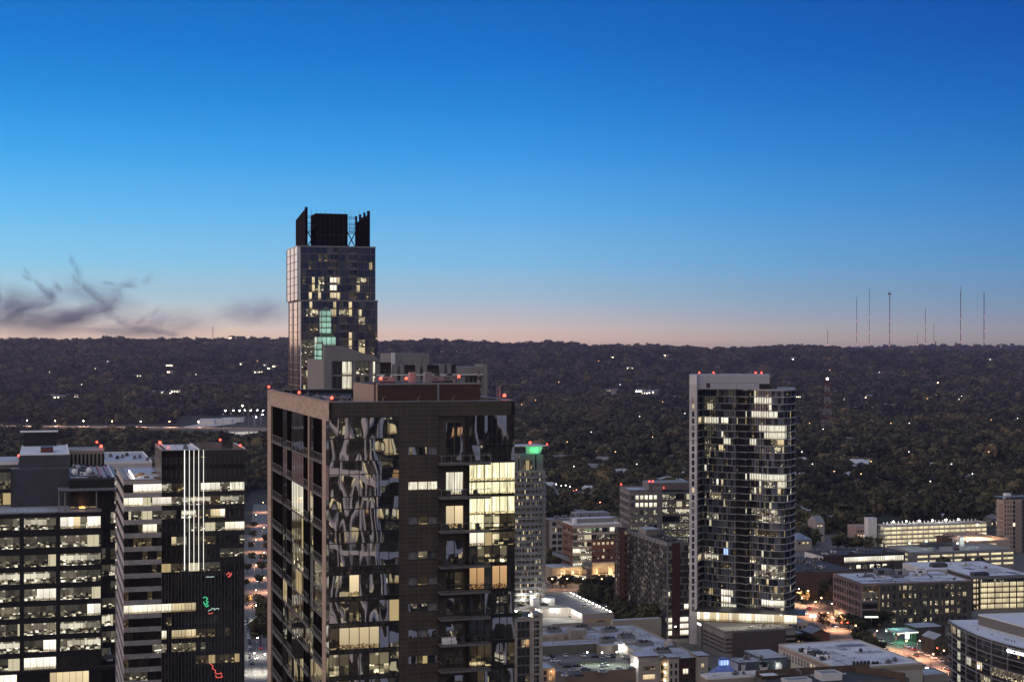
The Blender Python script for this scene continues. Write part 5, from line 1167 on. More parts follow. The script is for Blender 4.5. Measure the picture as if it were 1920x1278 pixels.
# ------------------------------------------------------------------ brick office with stone arcade
b = Bld('office_building', 'brick and glass office block with white flat roof above an orange lit stone arcade', 1074, 1005, 1163, 1055, cat='building')
fr, lf = b.front, b.left; zt = Z(984, 1005); fh = 4.3; z0s = [zt - 1.2 - fh * (k + 1) for k in range(7)]; LB = surf('pale_band', (.4, .37, .35), .8, .08, .3)
um = fr.u(1109)
b.ribbon(fr, 0, um, [(z + .5, z + 3.4) for z in z0s[:6]], picker(6, 10, (L_off, 4), (L_dim, 4), (G_dk, 3), lo=2, hi=4), LB, BLK, pane=1.6, zt=zt, paint=zo(940, 800, 4.26, (570, 620, 960, 1000, L_wht), (690, 720, 1060, 1095, L_wht)))
b.ribbon(fr, um, fr.w, [(z + .5, z + 3.4) for z in z0s[:2]], picker(6, 20, (L_off, 2), (L_dim, 4), (G_dk, 4), (L_off2, 1), lo=1, hi=2), LB, GRYM, pane=1.8, zt=zt)
us = [(um + 1.1 + i * 3.0, um + 2.7 + i * 3.0) for i in range(int((fr.w - um - 1) / 3.0))]
b.punch(fr, um, fr.w, z0s[5] - 1, z0s[1] + .5, us, [(z + .9, z + 2.8) for z in z0s[2:6]], BRICK, lambda k, i: L_yel if k == 3 or R() < .3 else chance((L_dim, 3), (G_gr, 2), (G_dk, 2)), GRYM, .25)
b.punch(lf, 0, lf.w, z0s[5] - 1, zt, [(1 + i * 3.2, 2.6 + i * 3.2) for i in range(int(lf.w / 3.2))], [(z + .9, z + 2.8) for z in z0s[:6]], BRICK, lambda k, i: chance((G_dk, 4), (L_dim, 3)), None, .25)
b.wall.fb(lf, 0, lf.w, z0s[0], z0s[0] + .3, 0, .1, LB)
m = MB(); m.prism(b.poly_in(.3, b.wu - .3, .5, b.wv - .4), 0, zt - .4, BLK); m.build('core', b.root); b.roof(zt, ROOF_W, WHTP, .5)
m = MB(); m.prism(b.poly_in(b.wu * .12, b.wu - 1, 10, b.wv - 3), zt, zt + 2.8, PALE, ROOF_W); m.prism(b.poly_in(b.wu * .1, b.wu * .16, 7, 11), zt, zt + 2.9, WHTP, ROOF_W); m.build('plant_penthouse', b.root)
for k in range(4): hvac(b.root, b, 6 + k * 6, 22, 2.6, 2, zt + 2.8, 1.4)
b.wq(b.back, 0, b.back.w, 0, zt, 0, BRICK); b.wq(b.right, 0, b.right.w, 0, zt, 0, BRICK)
# arcade
fa = Frame(fr.pt(-17, 0, 3)[:2], fr.pt(fr.w - 1, 0, 3)[:2]); za = Z(1057, 1000)
b.punch(fa, 17 + um, fa.w, 0, za, [(17 + um + 3, 17 + um + 10), (17 + um + 13, 17 + um + 18)], [(.1, 4.2), (5.4, 9.6)], STONE, lambda k, i: L_wht if k == 0 else L_org, BLK, .8, bars=(2, 0))
b.punch(fa, 2, 17 + um - 7, 0, za - 2, [(6 + i * 5, 10 + i * 5) for i in range(4)], [(.1, 4.6), (5.6, 8.6)], STONE, lambda k, i: L_wht if (k == 0 and i != 1) else L_org, BLK, .8, bars=(2, 0))
m = MB(); m.prism([fa.pt(17 + um, 0, -.9)[:2], fa.pt(fa.w, 0, -.9)[:2], fa.pt(fa.w, 0, -3)[:2], fa.pt(17 + um, 0, -3)[:2]], 0, za, STONE, ROOF_S)
m.prism([fa.pt(2, 0, -.9)[:2], fa.pt(10 + um, 0, -.9)[:2], fa.pt(10 + um, 0, -16)[:2], fa.pt(2, 0, -16)[:2]], 0, za - 2, STONE, ROOF_S); m.build('arcade_body', b.root)
m = MB(); a0, a1, c0_, c1_ = fa.pt(7, za + 4.5, -14), fa.pt(17 + um - 2, za - 3.2, 1), fa.pt(17 + um + 1.5, za - 1.2, -6), fa.pt(9, za + 5.5, -20)
m.face([a0, a1, c0_, c1_], ROOF_G); m.face([(p[0], p[1], p[2] - .5) for p in (c1_, c0_, a1, a0)], DGRY); m.face([(a0[0], a0[1], a0[2] - .5), (a1[0], a1[1], a1[2] - .5), a1, a0], GRYM); m.build('sloped_roof', b.root)
for x in (8, 14, 21, 27, 33):
    q = fa.pt(min(x * 1.25, fa.w - 3), 6.5, 2.5); ld = bpy.data.lights.new('arcade_light', 'POINT'); ld.energy = 1400; ld.color = (1, .66, .34); ld.shadow_soft_size = .3; l = bpy.data.objects.new('arcade_light', ld); COL.objects.link(l); l.parent = b.root; l.location = Vector(q) - b.root.location
b.finish()
# open steel stair tower in front
q = G(1101, 1100); t = thing('stair_tower', 'open lattice stair tower of pale steel in front of the orange lit arcade', 'stair tower', (*q, 0)); m = MB()
for sx in (-2.1, 2.1):
    for sy in (-1.6, 1.6): m.tube((q[0] + sx, q[1] + sy, 0), (q[0] + sx, q[1] + sy, 15), .14, .14, GRYM, 4)
for i in range(6):
    z = i * 2.5; s_ = 1 if i % 2 else -1
    for sy in (-1.6, 1.6): m.tube((q[0] - 2.1, q[1] + sy, z + 2.5), (q[0] + 2.1, q[1] + sy, z + 2.5), .1, .1, GRYM, 4); m.tube((q[0] - 2.1 * s_, q[1] + sy, z), (q[0] + 2.1 * s_, q[1] + sy, z + 2.5), .12, .12, GRYM, 4); m.tube((q[0] + 2.1 * s_, q[1] + sy, z), (q[0] - 2.1 * s_, q[1] + sy, z + 2.5), .06, .06, GRYM, 4)
m.build('steel_frame', t); m = MB()
for i in range(6):
    s_ = 1 if i % 2 else -1; m.face([(q[0] - 2 * s_, q[1] - .8, i * 2.5), (q[0] + 2 * s_, q[1] - .8, i * 2.5 + 2.5), (q[0] + 2 * s_, q[1] + .8, i * 2.5 + 2.5), (q[0] - 2 * s_, q[1] + .8, i * 2.5)], DGRY)
m.build('stair_flight', t)
# far building behind the brick office
b = Bld('office_building', 'low flat-roofed block half hidden behind the brick office with white roof', 1030, 1080, 1160, 1022); zt = Z(974, 1080)
b.punch(b.front, 0, b.front.w, 0, zt, [(2 + i * 4, 5 + i * 4) for i in range(11)], [(zt - 4.2 * (k + 1), zt - 4.2 * (k + 1) + 2.6) for k in range(6)], CONC, lambda k, i: chance((G_dk, 5), (L_dim, 3), (L_yel, 1)), None); m = MB(); m.prism(b.poly_in(.3, b.wu - .3, .5, b.wv), 0, zt - .4, BLK); m.build('core', b.root); b.roof(zt, ROOF_S, GRYM, .5)
m = MB(); m.prism(b.poly_in(22, b.wu - 4, 8, 20), zt, zt + 3, GRYM, ROOF_G); m.build('plant_penthouse', b.root); hvac(b.root, b, 6, 6, 3, 2, zt); hvac(b.root, b, 12, 8, 3, 2, zt); b.finish(CONC, zt)
# ------------------------------------------------------------------ lit parking garage roof
random.seed(81)
GW = surf('garage_wall', (.34, .31, .29), .8, .08, .25); DECK = surf('garage_deck', (.2, .195, .185), .8, .12, .12, detail=7); LGT = []
def plight(parent, x, y, z, e, col=(1, .93, .78), r=.2):
    ld = bpy.data.lights.new('lamp_light', 'POINT'); ld.energy = e; ld.color = col; ld.shadow_soft_size = r
    l = bpy.data.objects.new('lamp_light', ld); COL.objects.link(l); l.parent = parent
    o = Vector((0, 0, 0)); q = parent
    while q is not None: o += q.location; q = q.parent
    l.location = Vector((x, y, z)) - o; return l
b = Bld('parking_garage', 'parking garage with brightly lit open roof deck beside the curved balcony tower', 1092, 813, 1150.5, 1060, cat='parking garage', wv=72)
m = MB(); m.prism(b.poly_in(0, b.wu, 0, 72), 0, 12, GW, DECK); m.prism(b.poly_in(-48, 0, 22, 72), 0, 12.004, GW, DECK); m.prism(b.poly_in(-40, 0, -6, 22), 0, 8, GW, DECK); dk_ = m.build('deck', b.root)
m = MB()
for (p0, p1, z0, z1) in ((b.P(0, 0), b.P(b.wu, 0), 12, 13.1), (b.P(b.wu, 0), b.P(b.wu, 72), 12, 13.1), (b.P(b.wu, 72), b.P(-48, 72), 12, 13.1), (b.P(0, 22), b.P(0, 0), 8, 13), (b.P(-40, 22), b.P(0, 22), 8.0, 13), (b.P(-40, -6), b.P(0, -6), 0, 9.2), (b.P(-18, -6.2), b.P(0, -6.2), 0, 9.9)):
    f = Frame(p0, p1); m.fb(f, 0, f.w, z0, z1, -.25, .012, GW if z1 > 10 or 1 else GW)
m.build('parapet', b.root)
m = MB(); m.fb(b.front, 3, b.wu - 1.5, 8.7, 10.0, -.2, .03, L_gar); m.fb(b.front, 8, 12, 8.7, 9.4, 0, .05, DGRY); m.build('deck_opening', b.root)
m = MB(); m.fb(Frame(b.P(-22, -6), b.P(0, -6)), 3, 14, 5.7, 6.4, 0, .06, L_wht); m.build('deck_opening', b.root)
SB = [(1000, 1012, 34, 40), (1020, 1040, 37, 43)]
for (x0, x1, b0, b1) in SB:
    a0, a1 = along(b.P(0, b0), b.u, x0), along(b.P(0, b0), b.u, x1); m = MB(); m.prism(b.poly_in(a0, a1, b0, b1), 12, 15.6, WHTP, ROOF_S); m.build('stair_house', b.root)
def walllamp(par, x, y, z, e, r=.22, col=(1, .95, .82), mat=None, nm='wall_lamp'):
    m = MB(); m.box(x - .12, x + .12, y - .12, y + .12, z - .5, z, DGRY); m.ball((x, y, z + r * .6), r, mat or WHL, 7, 4); o = m.build(nm, par)
    if e: plight(o, x, y, z + r * 2.2, e, col)
    return o
for i in range(13): p = b.P(b.wu - .6, 4 + i * 5.3); walllamp(b.root, p.x, p.y, 12.9, 420 if i % 2 == 0 else 0, .26)
for (a, c, z, e) in ((-8, 21.3, 11.2, 2200), (-.8, 14, 11.5, 2200), (-.8, 5, 11.5, 2200), (-30, 21, 11.2, 2200), (-18, 21.3, 11.2, 1500)): p = b.P(a, c); walllamp(b.root, p.x, p.y, z, e, .35)
for (x_, c, e) in ((980, 40, 1600), (1022, 36, 1200), (998, 42, 600)): a = along(b.P(0, c), b.u, x_); p = b.P(a, c); walllamp(b.root, p.x, p.y, 15, e, .45)
GAR = b; b.finish()

# ------------------------------------------------------------------ beige tower end, bottom, beside the brown tower
random.seed(85)
b = Bld('apartment_tower', 'beige apartment tower end with two window columns beside the brown tower, foreground', 962, 565, 1017.5, 958, cat='tower', wv=16)
fr = b.front; zt = Z(1158, 567); fh = 3.2; zs = [(zt - .8 - fh * (k + 1) + .25, zt - .8 - fh * k - .25) for k in range(16)]
u_ = lambda p: fr.u(p)
c1 = (u_(1001), u_(1017.5)); wz = [(u_(970), u_(977)), (u_(977.3), u_(985)), (u_(985.3), u_(993))]
P_ = [(975, 985, 1190, 1208, L_apt), (985, 994, 1190, 1208, L_org), (1000, 1012, 1190, 1203, L_org), (983, 994, 1258, 1278, L_apd)]
b.punch(fr, 0, c1[0], 0, zt, wz, zs, BEIGE, lambda k, i: chance((G_dk, 7), (G_gr, 2)), WHTP, .5, bars=(0, 0), paint=P_)
b.punch(fr, c1[0], c1[1], 0, zt + 1.5, [(u_(1001.5), u_(1004.5)), (u_(1005.3), u_(1011))], zs + [(zt - .3, zt + .8)], BEIGE, lambda k, i: chance((G_dk, 7), (G_gr, 1)), WHTP, .3, bars=(0, 1), paint=P_)
for a, c in zs: m = MB(); m.fb(fr, wz[0][0], wz[2][1], a - .25, a - .05, -.4, .7, DGRY); railing(m, fr, wz[0][0], wz[2][1], a - .05, .7, bars=3, mat=DGRY); m.build('balcony', b.root)
m = MB(); m.prism(b.poly_in(.2, b.wu - .2, .6, b.wv), 0, zt - .4, BEIGE, ROOF_D); m.prism(b.poly_in(c1[0], b.wu, .5, 5), zt - .4, zt + 1.5, BEIGE, ROOF_G); m.build('core', b.root)
m = MB(); railing(m, fr, 0, c1[0], zt, -.1, bars=2, mat=DGRY); m.build('railing', b.root)
for i in range(6): p = b.P(RU(1, 5), RU(1, 8)); m = MB(); [m.ball((p.x + RU(-.5, .5), p.y + RU(-.5, .5), zt + RU(.4, 1.4)), RU(.4, .7), DKC if 0 else surf('roof_shrub_leaves', (.05, .07, .03), .9, .3, 2) if i == 0 and j == 0 else bpy.data.materials['roof_shrub_leaves'], 6, 4) for j in range(5)]; m.build('roof_planter', b.root)
p = b.P(7, 3); walllamp(b.root, p.x, p.y, zt + .3, 60, .3, nm='terrace_lamp'); p = b.P(4.5, 6); walllamp(b.root, p.x, p.y, zt + .3, 60, .3, nm='terrace_lamp')
b.wq(b.right, 0, b.right.w, 0, zt + 1.5, 0, BEIGE); b.finish()
b = Bld('town_house', 'small orange lit stucco corner house at the foot of the beige apartment tower', 1018, 600, 1041, 1017, cat='house', wv=12); fr = b.front; zt = Z(1253, 600)
b.punch(fr, 0, fr.w, 0, zt, [(.3, 1.5), (2.3, 3.6)], [(zt - 4.8, zt - 3.0), (zt - 2.4, zt - .8)], surf('orange_stucco', (.42, .3, .2), .8, .1, .4), lambda k, i: L_org if i else G_dk, GRYM, .2)
m = MB(); m.prism(b.poly_in(.2, b.wu - .2, .4, b.wv), 0, zt - .2, BEIGE); m.build('core', b.root); b.roof(zt, ROOF_S, BEIGE, .2)
p = b.P(4, -1.5); plight(b.root, p.x, p.y, zt - 1.5, 160, (1, .62, .3)); b.finish(BEIGE, zt)

# ------------------------------------------------------------------ U-shaped low apartment block with raised car park
random.seed(91)
b = Bld('apartment_building', 'low U-shaped apartment block with stained blue-white roofs around a raised car park', 1222, 700, 1312, 1150, wv=84); FL = b; H = 12.0
U = lambda px, bb: along(b.P(0, bb), b.u, px)
CRM = surf('cream_render', (.42, .38, .32), .85, .1, .25, joints=(5, 3, .04, .75)); EAVE = surf('brown_eave', (.1, .06, .045), .7, .1, .5)
def wing(a0, a1, b0, b1, z, side=CRM, nm='wing', h=.45, rim=None, top=ROOF_S, z0=0):
    p = b.poly_in(a0, a1, b0, b1); m = MB(); m.prism(p, z0, z, side, top); o = m.build(nm, b.root)
    m = MB()
    for i in range(4): f = Frame(p[i], p[(i + 1) % 4]); m.fb(f, 0, f.w, z - .25, z + h, -.3, .016 + .003 * i, rim or side)
    m.build('parapet', o); return o
aR = b.wu; aL2, aL1 = U(1005, 42), U(1005, 70); aj2, aj1 = U(1168, 42), U(1160, 70)
wing(0, aR, 2, 84, H); wing(aL2, aj2, 42, 54, H - .01, h=.3); wing(aL1, -.5, 70, 88, H - .02, h=.3); wing(-11, -.02, 36, 70, H - .03, h=.25)
wing(U(1160, 78), U(1240, 86), 86, 90, H + 2.2, h=.1); wing(-16, -8, 64, 70, H + 2.4); wing(U(1170, 40), U(1196, 36), 36, 42, H + .5)
for k, (a, c) in enumerate([(5, 70), (7, 52), (9, 33), (10, 14), (-6, 80), (U(1090, 78), 78), (U(1035, 78), 77), (U(1140, 46), 47), (-5, 45)]):
    wl = wing(a - 3, a + 4, c - 2, c + 2.6, H + 1.1, side=GRYM, nm='equipment_screen', h=.5, top=ROOF_D)
    for j in range(5): hvac(wl, b, a - 2.6 + j * 1.2, c - 1 + (j % 2), 1, 1.2, H + 1.1, RU(.8, 1.4), random.choice((GRYM, DGRY)))
for k in range(26): a, c = RU(1, aR - 1), RU(3, 82); m = MB(); m.tube((*b.P(a, c), H), (*b.P(a, c), H + RU(.5, 1)), .12, .12, DGRY, 5); m.build('vent_pipe', b.root)
for (x0_, x1_, y0_, y1_, n_) in ((.6, aR - .6, 3, 83, 22), (aL2 + 1, aj2 - 1, 43, 53, 9), (aL1 + 1, -1.5, 71, 87, 12), (-10, -1, 55, 63, 5)): roof_detail(b, H, x0_, x1_, y0_, y1_, n_)
# facades
WN = lambda k, i: chance((G_dk, 6), (G_gr, 3), (L_apd, 1), (L_yel, .4))
def face(p0, p1, z0, z1, us, zs, wall, pick=WN, **kw): f = Frame(p0, p1); b.punch(f, 0, f.w, z0, z1, us, zs, wall, pick, **kw)
GRS = surf('green_grey_wall', (.12, .12, .1), .85, .12, .2)
f = Frame(b.P(aL2, 41.9), b.P(aj2, 41.9)); b.wq(f, 0, f.w, 8, H + .28, 0, GRS)
f = Frame(b.P(aL1, 69.9), b.P(-.5, 69.9)); b.punch(f, 0, f.w, 0, H + .25, [(3 + i * 5.5, 6 + i * 5.5) for i in range(int(f.w / 5.5) - 1)], [(H - 3, H - 1)], BEIGE, lambda k, i: chance((G_dk, 4), (L_yel, .6), (G_gr, 3)), None)
f = Frame(b.P(-.05, 36), b.P(-.05, 4)); b.punch(f, 0, f.w, 8, H + .25, [(2, 4), (6, 8), (12, 13.5), (16, 18), (22, 24)], [(9, 11)], CRM, WN, frame=WHTP)
# pavilions along the front street
def pav(x0, x1, b0, b1, z, us, zs, wall, nm='corner_pavilion', pick=WN, top=ROOF_S, lw=None):
    a0, a1 = U(x0, b0), U(x1, b0); p = b.poly_in(a0 + .2, a1 - .2, b0 + .3, b1); m = MB(); m.prism(p, 0, z - .1, lw or wall); o = m.build(nm, b.root)
    f = Frame(b.P(a0, b0), b.P(a1, b0)); w = f.w; b.punch(f, 0, w, 0, z, [(w * c, w * d_) for c, d_ in us], zs, wall, pick, frame=DGRY)
    b.wq(Frame(b.P(a0, b1), b.P(a0, b0)), 0, b1 - b0, 0, z, 0, lw or wall)
    m = MB(); q = b.poly_in(a0 - .6, a1 + .6, b0 - .6, b1 + .3); m.prism(q, z, z + .4, EAVE, top, True); m.build('eave_roof', o); return a0, a1
pav(1197, 1236, -3, 7, 14.2, [(.22, .8)], [(4, 6.4), (8.2, 10)], CRM, lw=WHTP)
pav(1254, 1273, -3, 4, 13.0, [(.15, .35), (.6, .85)], [(2, 4), (5.4, 7.4), (8.6, 10.6)], CRM)
pav(1274, 1307, -1, 2, 12.0, [(.2, .5), (.62, .8)], [(1, 3), (5, 7.5)], DBRICK, nm='brick_bay', pick=lambda k, i: SIGNW if (k, i) == (1, 0) and 0 else (L_wht if (k, i) == (1, 0) else G_dk))
pav(1309, 1328, -4, 5, 13.2, [(.3, .6)], [(3, 6), (8, 10)], CRM)
f = Frame(b.P(U(1237, -1), -1), b.P(U(1254, -1), -1)); b.punch(f, 0, f.w, 0, 12, [(.6, 1.6), (2.2, 3.8)], [(.6, 2.8), (4, 6.2), (7.4, 9.6)], surf('ochre_render', (.38, .28, .17), .8, .1, .3), lambda k, i: L_yel if i else G_dk, None, .4)
for z in (3, 6.4, 9.8): p = f.pt(f.w * .55, 0, .5); walllamp(b.root, p[0], p[1], z, 45, .22, (1, .75, .42))
# small stair tower on the car park
a0, a1 = U(1160, 34), U(1173, 34); wing(a0, a1, 34, 40, H + .6, side=WHTP, nm='stair_house'); p = b.P(a0 + 1.2, 33.2); walllamp(b.root, p.x, p.y, 10.4, 600, .35)
p = b.P(U(1203, -3.4) - 3, .5); walllamp(b.root, p.x, p.y, 10.3, 600, .3)
# curved roof gables near the far end
m = MB(); q = b.P(aR - 3, 24)
for i in range(8):
    t0, t1 = math.pi * i / 8, math.pi * (i + 1) / 8
    m.hexa([(*b.P(aR - 3 + 2.3 * math.cos(t1), 24), H + 3 * math.sin(t1)), (*b.P(aR - 3 + 2.3 * math.cos(t0), 24), H + 3 * math.sin(t0)), (*b.P(aR - 3 + 2.3 * math.cos(t0), 29), H + 3 * math.sin(t0)), (*b.P(aR - 3 + 2.3 * math.cos(t1), 29), H + 3 * math.sin(t1)),
            (*b.P(aR - 3 + 2.6 * math.cos(t1), 24), H + 3.3 * math.sin(t1)), (*b.P(aR - 3 + 2.6 * math.cos(t0), 24), H + 3.3 * math.sin(t0)), (*b.P(aR - 3 + 2.6 * math.cos(t0), 29), H + 3.3 * math.sin(t0)), (*b.P(aR - 3 + 2.6 * math.cos(t1), 29), H + 3.3 * math.sin(t1))], CRM)
m.build('arched_gable', b.root)
m = MB(); m.prism(b.poly_in(aR - .05, aR + .25, 2, 84), 0, H + .6, CRM, CRM); m.build('street_wall', b.root)
# car park deck
m = MB(); m.prism(b.poly_in(aL2, -.1, 0, 42), 0, 8, CONC_D, ASPH); dkp_ = m.build('car_park_deck', b.root)
f = Frame(b.P(aL2, -.02), b.P(-.1, -.02)); b.punch(f, 0, f.w, 0, 8.7, [(2 + i * 6, 7 + i * 6) for i in range(int(f.w / 6) - 1)], [(.8, 3.4)], surf('brown_wall', (.2, .15, .11), .85, .1, .3), lambda k, i: L_org if i % 2 else BLK, None, .5)
m = MB()
for i in range(26):
    q = b.P(aL2 + 3 + i * 2.6, 37); q2 = b.P(aL2 + 3 + i * 2.6, 41.5); f = Frame(q, q2); m.fb(f, 0, 4.5, 8.002, 8.008, -.06, .06, WHTP)
for i in range(22):
    q = b.P(aL2 + 6 + i * 2.6, 3); q2 = b.P(aL2 + 6 + i * 2.6, 8); f = Frame(q, q2); m.fb(f, 0, 5, 8.002, 8.008, -.06, .06, WHTP)
m.build('bay_markings', b.root)
m = MB(); m.prism(b.poly_in(aL2 + 4, U(1150, 20), 19, 22.5), 8, 8.35, surf('planting_bed', (.05, .055, .035), .9, .3, .5)); m.build('planting_bed', b.root)
for q in b.wins: pass
b.finish()
DECKB = b

# ------------------------------------------------------------------ dark blue-grey mural building
random.seed(95)
b = Bld('mural_building', 'dark blue-grey building painted with white cats and a dog, below the windowless podium', 1384, 706, 1481, 1364); fr = b.front; zt = 9.4
SLT = surf('slate_blue_render', (.075, .095, .12), .85, .12, .25)
b.wq(fr, 0, fr.w, 0, zt, 0, SLT); b.wq(b.left, 0, b.left.w, 0, zt, 0, surf('pale_violet_wall', (.5, .5, .62), .8, .06, .3))
m = MB(); m.prism(b.poly_in(.2, b.wu - .2, .2, b.wv), 0, zt - .2, SLT, ROOF_S); m.prism(b.poly_in(b.wu * .5, b.wu - .1, 2, b.wv + 10), zt, zt + 1.0, SLT, ROOF_S); m.build('core', b.root)
b.roof(zt - .05, ROOF_S, SLT, .2)
def mural(pts, u, z, s, mat, nm='mural'):
    m = MB()
    for poly in pts: m.face([fr.pt(u + x * s, z + y * s, .03) for x, y in poly], mat)
    m.build(nm, b.root)
MW = surf('mural_white', (.6, .6, .58), .8, .1, 1)
cat = [[(0, 0), (2.2, 0), (2.3, 2.2), (.9, 3)], [(.6, 2.7), (1, 2.2), (2.2, 2.2), (2.5, 3), (2.5, 4.6), (2.05, 4), (1.3, 4), (.8, 4.6)]]
dog = [[(.3, 1.2), (.3, 2.9), (3.8, 2.9), (3.8, 1.2)], [(0, 2.6), (-.2, 4.3), (.4, 4.0), (1.2, 4.3), (1.4, 2.6)], [(.4, 0), (.4, 1.3), (1, 1.3), (1, 0)], [(3.2, 0), (3.2, 1.3), (3.8, 1.3), (3.8, 0)], [(3.6, 2.6), (4.3, 4.2), (4.5, 4.1), (3.9, 2.4)]]
mural(cat, fr.u(1387), 4, 1.1, MW); mural(dog, fr.u(1424), 4, 1.0, MW); mural([[(0, 0), (2.6, 0), (2.8, 2), (2, 3), (.6, 3), (0, 2)], [(0, 2.6), (-.2, 3.6), (.6, 3)]], fr.u(1454), 5.2, 1.15, MW)
mural([[(0, 0), (3.1, 0), (3.1, 1.7), (1.6, 2.4), (0, 1.7)]], fr.u(1425), 7.0, 1.0, BLK)
m = MB(); m.fb(fr, fr.u(1450), fr.w - 1, 3.2, 4.6, 0, .9, BLK); m.build('shop_canopy', b.root); p = fr.pt(fr.u(1457), 0, 1.6); plight(b.root, p[0], p[1], 7.5, 130, (.95, 1, .9))
roof_detail(b, zt, 1, b.wu * .5, .6, b.wv - 1, 6); hvac(b.root, b, 6, 6, 2.4, 1.6, zt); hvac(b.root, b, 12, 3, 1.6, 1.4, zt); b.finish()
# blue lit cupola house
b = Bld('corner_house', 'house with glowing blue glass cupola on a pyramid roof', 1336, 672, 1387, 1327, cat='house'); q = b.poly; zt = Z(1264, 672); c = sum(q, Vector((0, 0))) / 4
BLR = surf('blue_metal_roof', (.1, .15, .3), .5, .1, .5); m = MB(); m.prism(q, 0, zt, CRM); m.build('wall', b.root)
m = MB(); t1 = [c + (p - c) * .32 for p in q]
for i in range(4): j = (i + 1) % 4; m.face([(*q[i], zt), (*q[j], zt), (*t1[j], zt + 3), (*t1[i], zt + 3)], BLR)
m.build('roof', b.root)
m = MB()
for i in range(4):
    f = Frame(t1[i], t1[(i + 1) % 4])
    for k in range(3): m.fq(f, f.w * (k + .1) / 3, f.w * (k + .9) / 3, zt + 3.3, zt + 5.3, .02, BLUEG)
    m.fb(f, 0, f.w, zt + 3, zt + 3.3, -.1, .05, BLR)
    for k in range(4): m.fb(f, max(0, f.w * k / 3 - .15), f.w * k / 3 + .15, zt + 3, zt + 5.6, -.1, .05, BLR)
t2 = [c + (p - c) * 1.25 for p in t1]; ap = (*c, zt + 7)
m.prism(t2, zt + 5.5, zt + 5.8, BLR, BLR, True)
for i in range(4): m.face([(*t2[i], zt + 5.8), (*t2[(i + 1) % 4], zt + 5.8), ap], BLR)
m.build('cupola', b.root)
for (dx_, dy_) in ((-2.4, -3), (3.2, -2.5)): plight(b.root, c.x + dx_, c.y + dy_, zt + 4.2, 130, (.25, .35, 1))
p = q[1]; plight(b.root, p.x + 2, p.y + 4, zt + 3, 120, (.3, .38, 1)); b.finish()
# low white roof in front
b = Bld('shop_building', 'low building with white flat roof and stepped parapet in front of the blue cupola', 1327, 655, 1452, 1326, wv=7.5); zt = 13.0
m = MB(); m.prism(b.poly, 0, zt - .2, BEIGE, ROOF_W); m.build('wall', b.root); b.roof(zt, ROOF_W, WHTP, .8, .5)
roof_detail(b, zt, 1, 26, .6, 6.8, 8); hvac(b.root, b, 13, 3, 2.4, 2, zt, 1.5); hvac(b.root, b, 17.5, 4, 1.2, 1.2, zt, 1.0)
for k in range(8): m = MB(); p = b.P(RU(3, 24), RU(1.5, 6.5)); m.tube((*p, zt), (*p, zt + .8), .09, .09, GRYM, 5); m.build('vent_pipe', b.root)
p = b.P(2.5, -1); plight(b.root, p.x, p.y, 6, 100, (1, .8, .5)); b.finish()

# ------------------------------------------------------------------ big white roof hall
random.seed(99)
b = Bld('hall_building', 'big hall with wide pale flat roof, pink cornice and grid windows, bottom right of centre', 1570, 671, 1730, 1482, wv=56); fr, lf = b.front, b.left; zt = 13.9
PNK = surf('dusty_pink_render', (.36, .26, .23), .85, .08, .3); OFFW = surf('off_white_render', (.46, .43, .38), .85, .08, .3)
b.wq(fr, 0, fr.w, 0, zt - 2.4, 0, OFFW); b.wq(fr, 0, fr.w, zt - 2.4, zt + .5, .01, surf('olive_band', (.3, .27, .2), .85, .08, .3))
us = [(lf.w - 3.0 - 2.9 * i - 1.6, lf.w - 3.0 - 2.9 * i) for i in range(17)]
b.punch(lf, 0, lf.w, 0, zt - 1.8, us, [(zt - 5.4, zt - 2.4)], OFFW, lambda k, i: G_dk if i not in (9, 10) else L_yel, WHTP, .25, bars=(1, 1)); b.wq(lf, 0, lf.w, zt - 1.8, zt + .5, .02, PNK)
m = MB(); m.prism(b.poly_in(.3, b.wu - .3, .3, b.wv - .3), 0, zt - .3, OFFW, ROOF_W); m.build('core', b.root); b.roof(zt, ROOF_W, OFFW, .5, .4)
roof_detail(b, zt, 1, b.wu - 1, 2, 54, 16)
m = MB(); m.fb(Frame(b.P(8, 6), b.P(10, 44)), 0, 38, zt + .02, zt + .12, -.15, .15, DGRY); m.fb(Frame(b.P(9, 6), b.P(30, 4)), 0, 21, zt + .02, zt + .12, -.12, .12, DGRY); m.build('roof_seam', b.root)
for k, (a, c, w_, d_, h) in enumerate([(2, 32, 3, 3, 1.8), (3, 27, 4, 4, 2.0), (3, 22, 3.4, 3, 1.4), (6, 20, 2, 2.4, 1.8), (7, 25, 2, 2, 1.6), (2, 18, 2, 2, 1.2), (1.5, 37, 2.6, 2, 1.5)]): hvac(b.root, b, a, c, w_, d_, zt, h, random.choice((GRYM, DGRY, WHTP)))
for k in range(5): hvac(b.root, b, 10 + k * 1.7, 4.5, 1, 1, zt, 1.4, BLK)
for k in range(2): hvac(b.root, b, 19 + k * 1.8, 4.5, 1.2, 1, zt, 1.0, BLK)
hvac(b.root, b, 26, 5, 2.4, 1.6, zt, 1.2); hvac(b.root, b, 30.5, 7, 1.8, 1.6, zt, 1.5); hvac(b.root, b, 27, 30, 1.2, 1.2, zt, 1.4, DGRY)
for k in range(14): m = MB(); p = b.P(RU(2, 34), RU(6, 52)); m.tube((*p, zt), (*p, zt + RU(.4, .8)), .1, .1, GRYM, 5); m.build('vent_pipe', b.root)
b.finish(OFFW, zt)
m = MB(); m.prism(b.poly_in(b.wu + .05, b.wu + 7, 16, 30), 0, 9.5, OFFW, ROOF_W); m.build('side_wing', b.root)
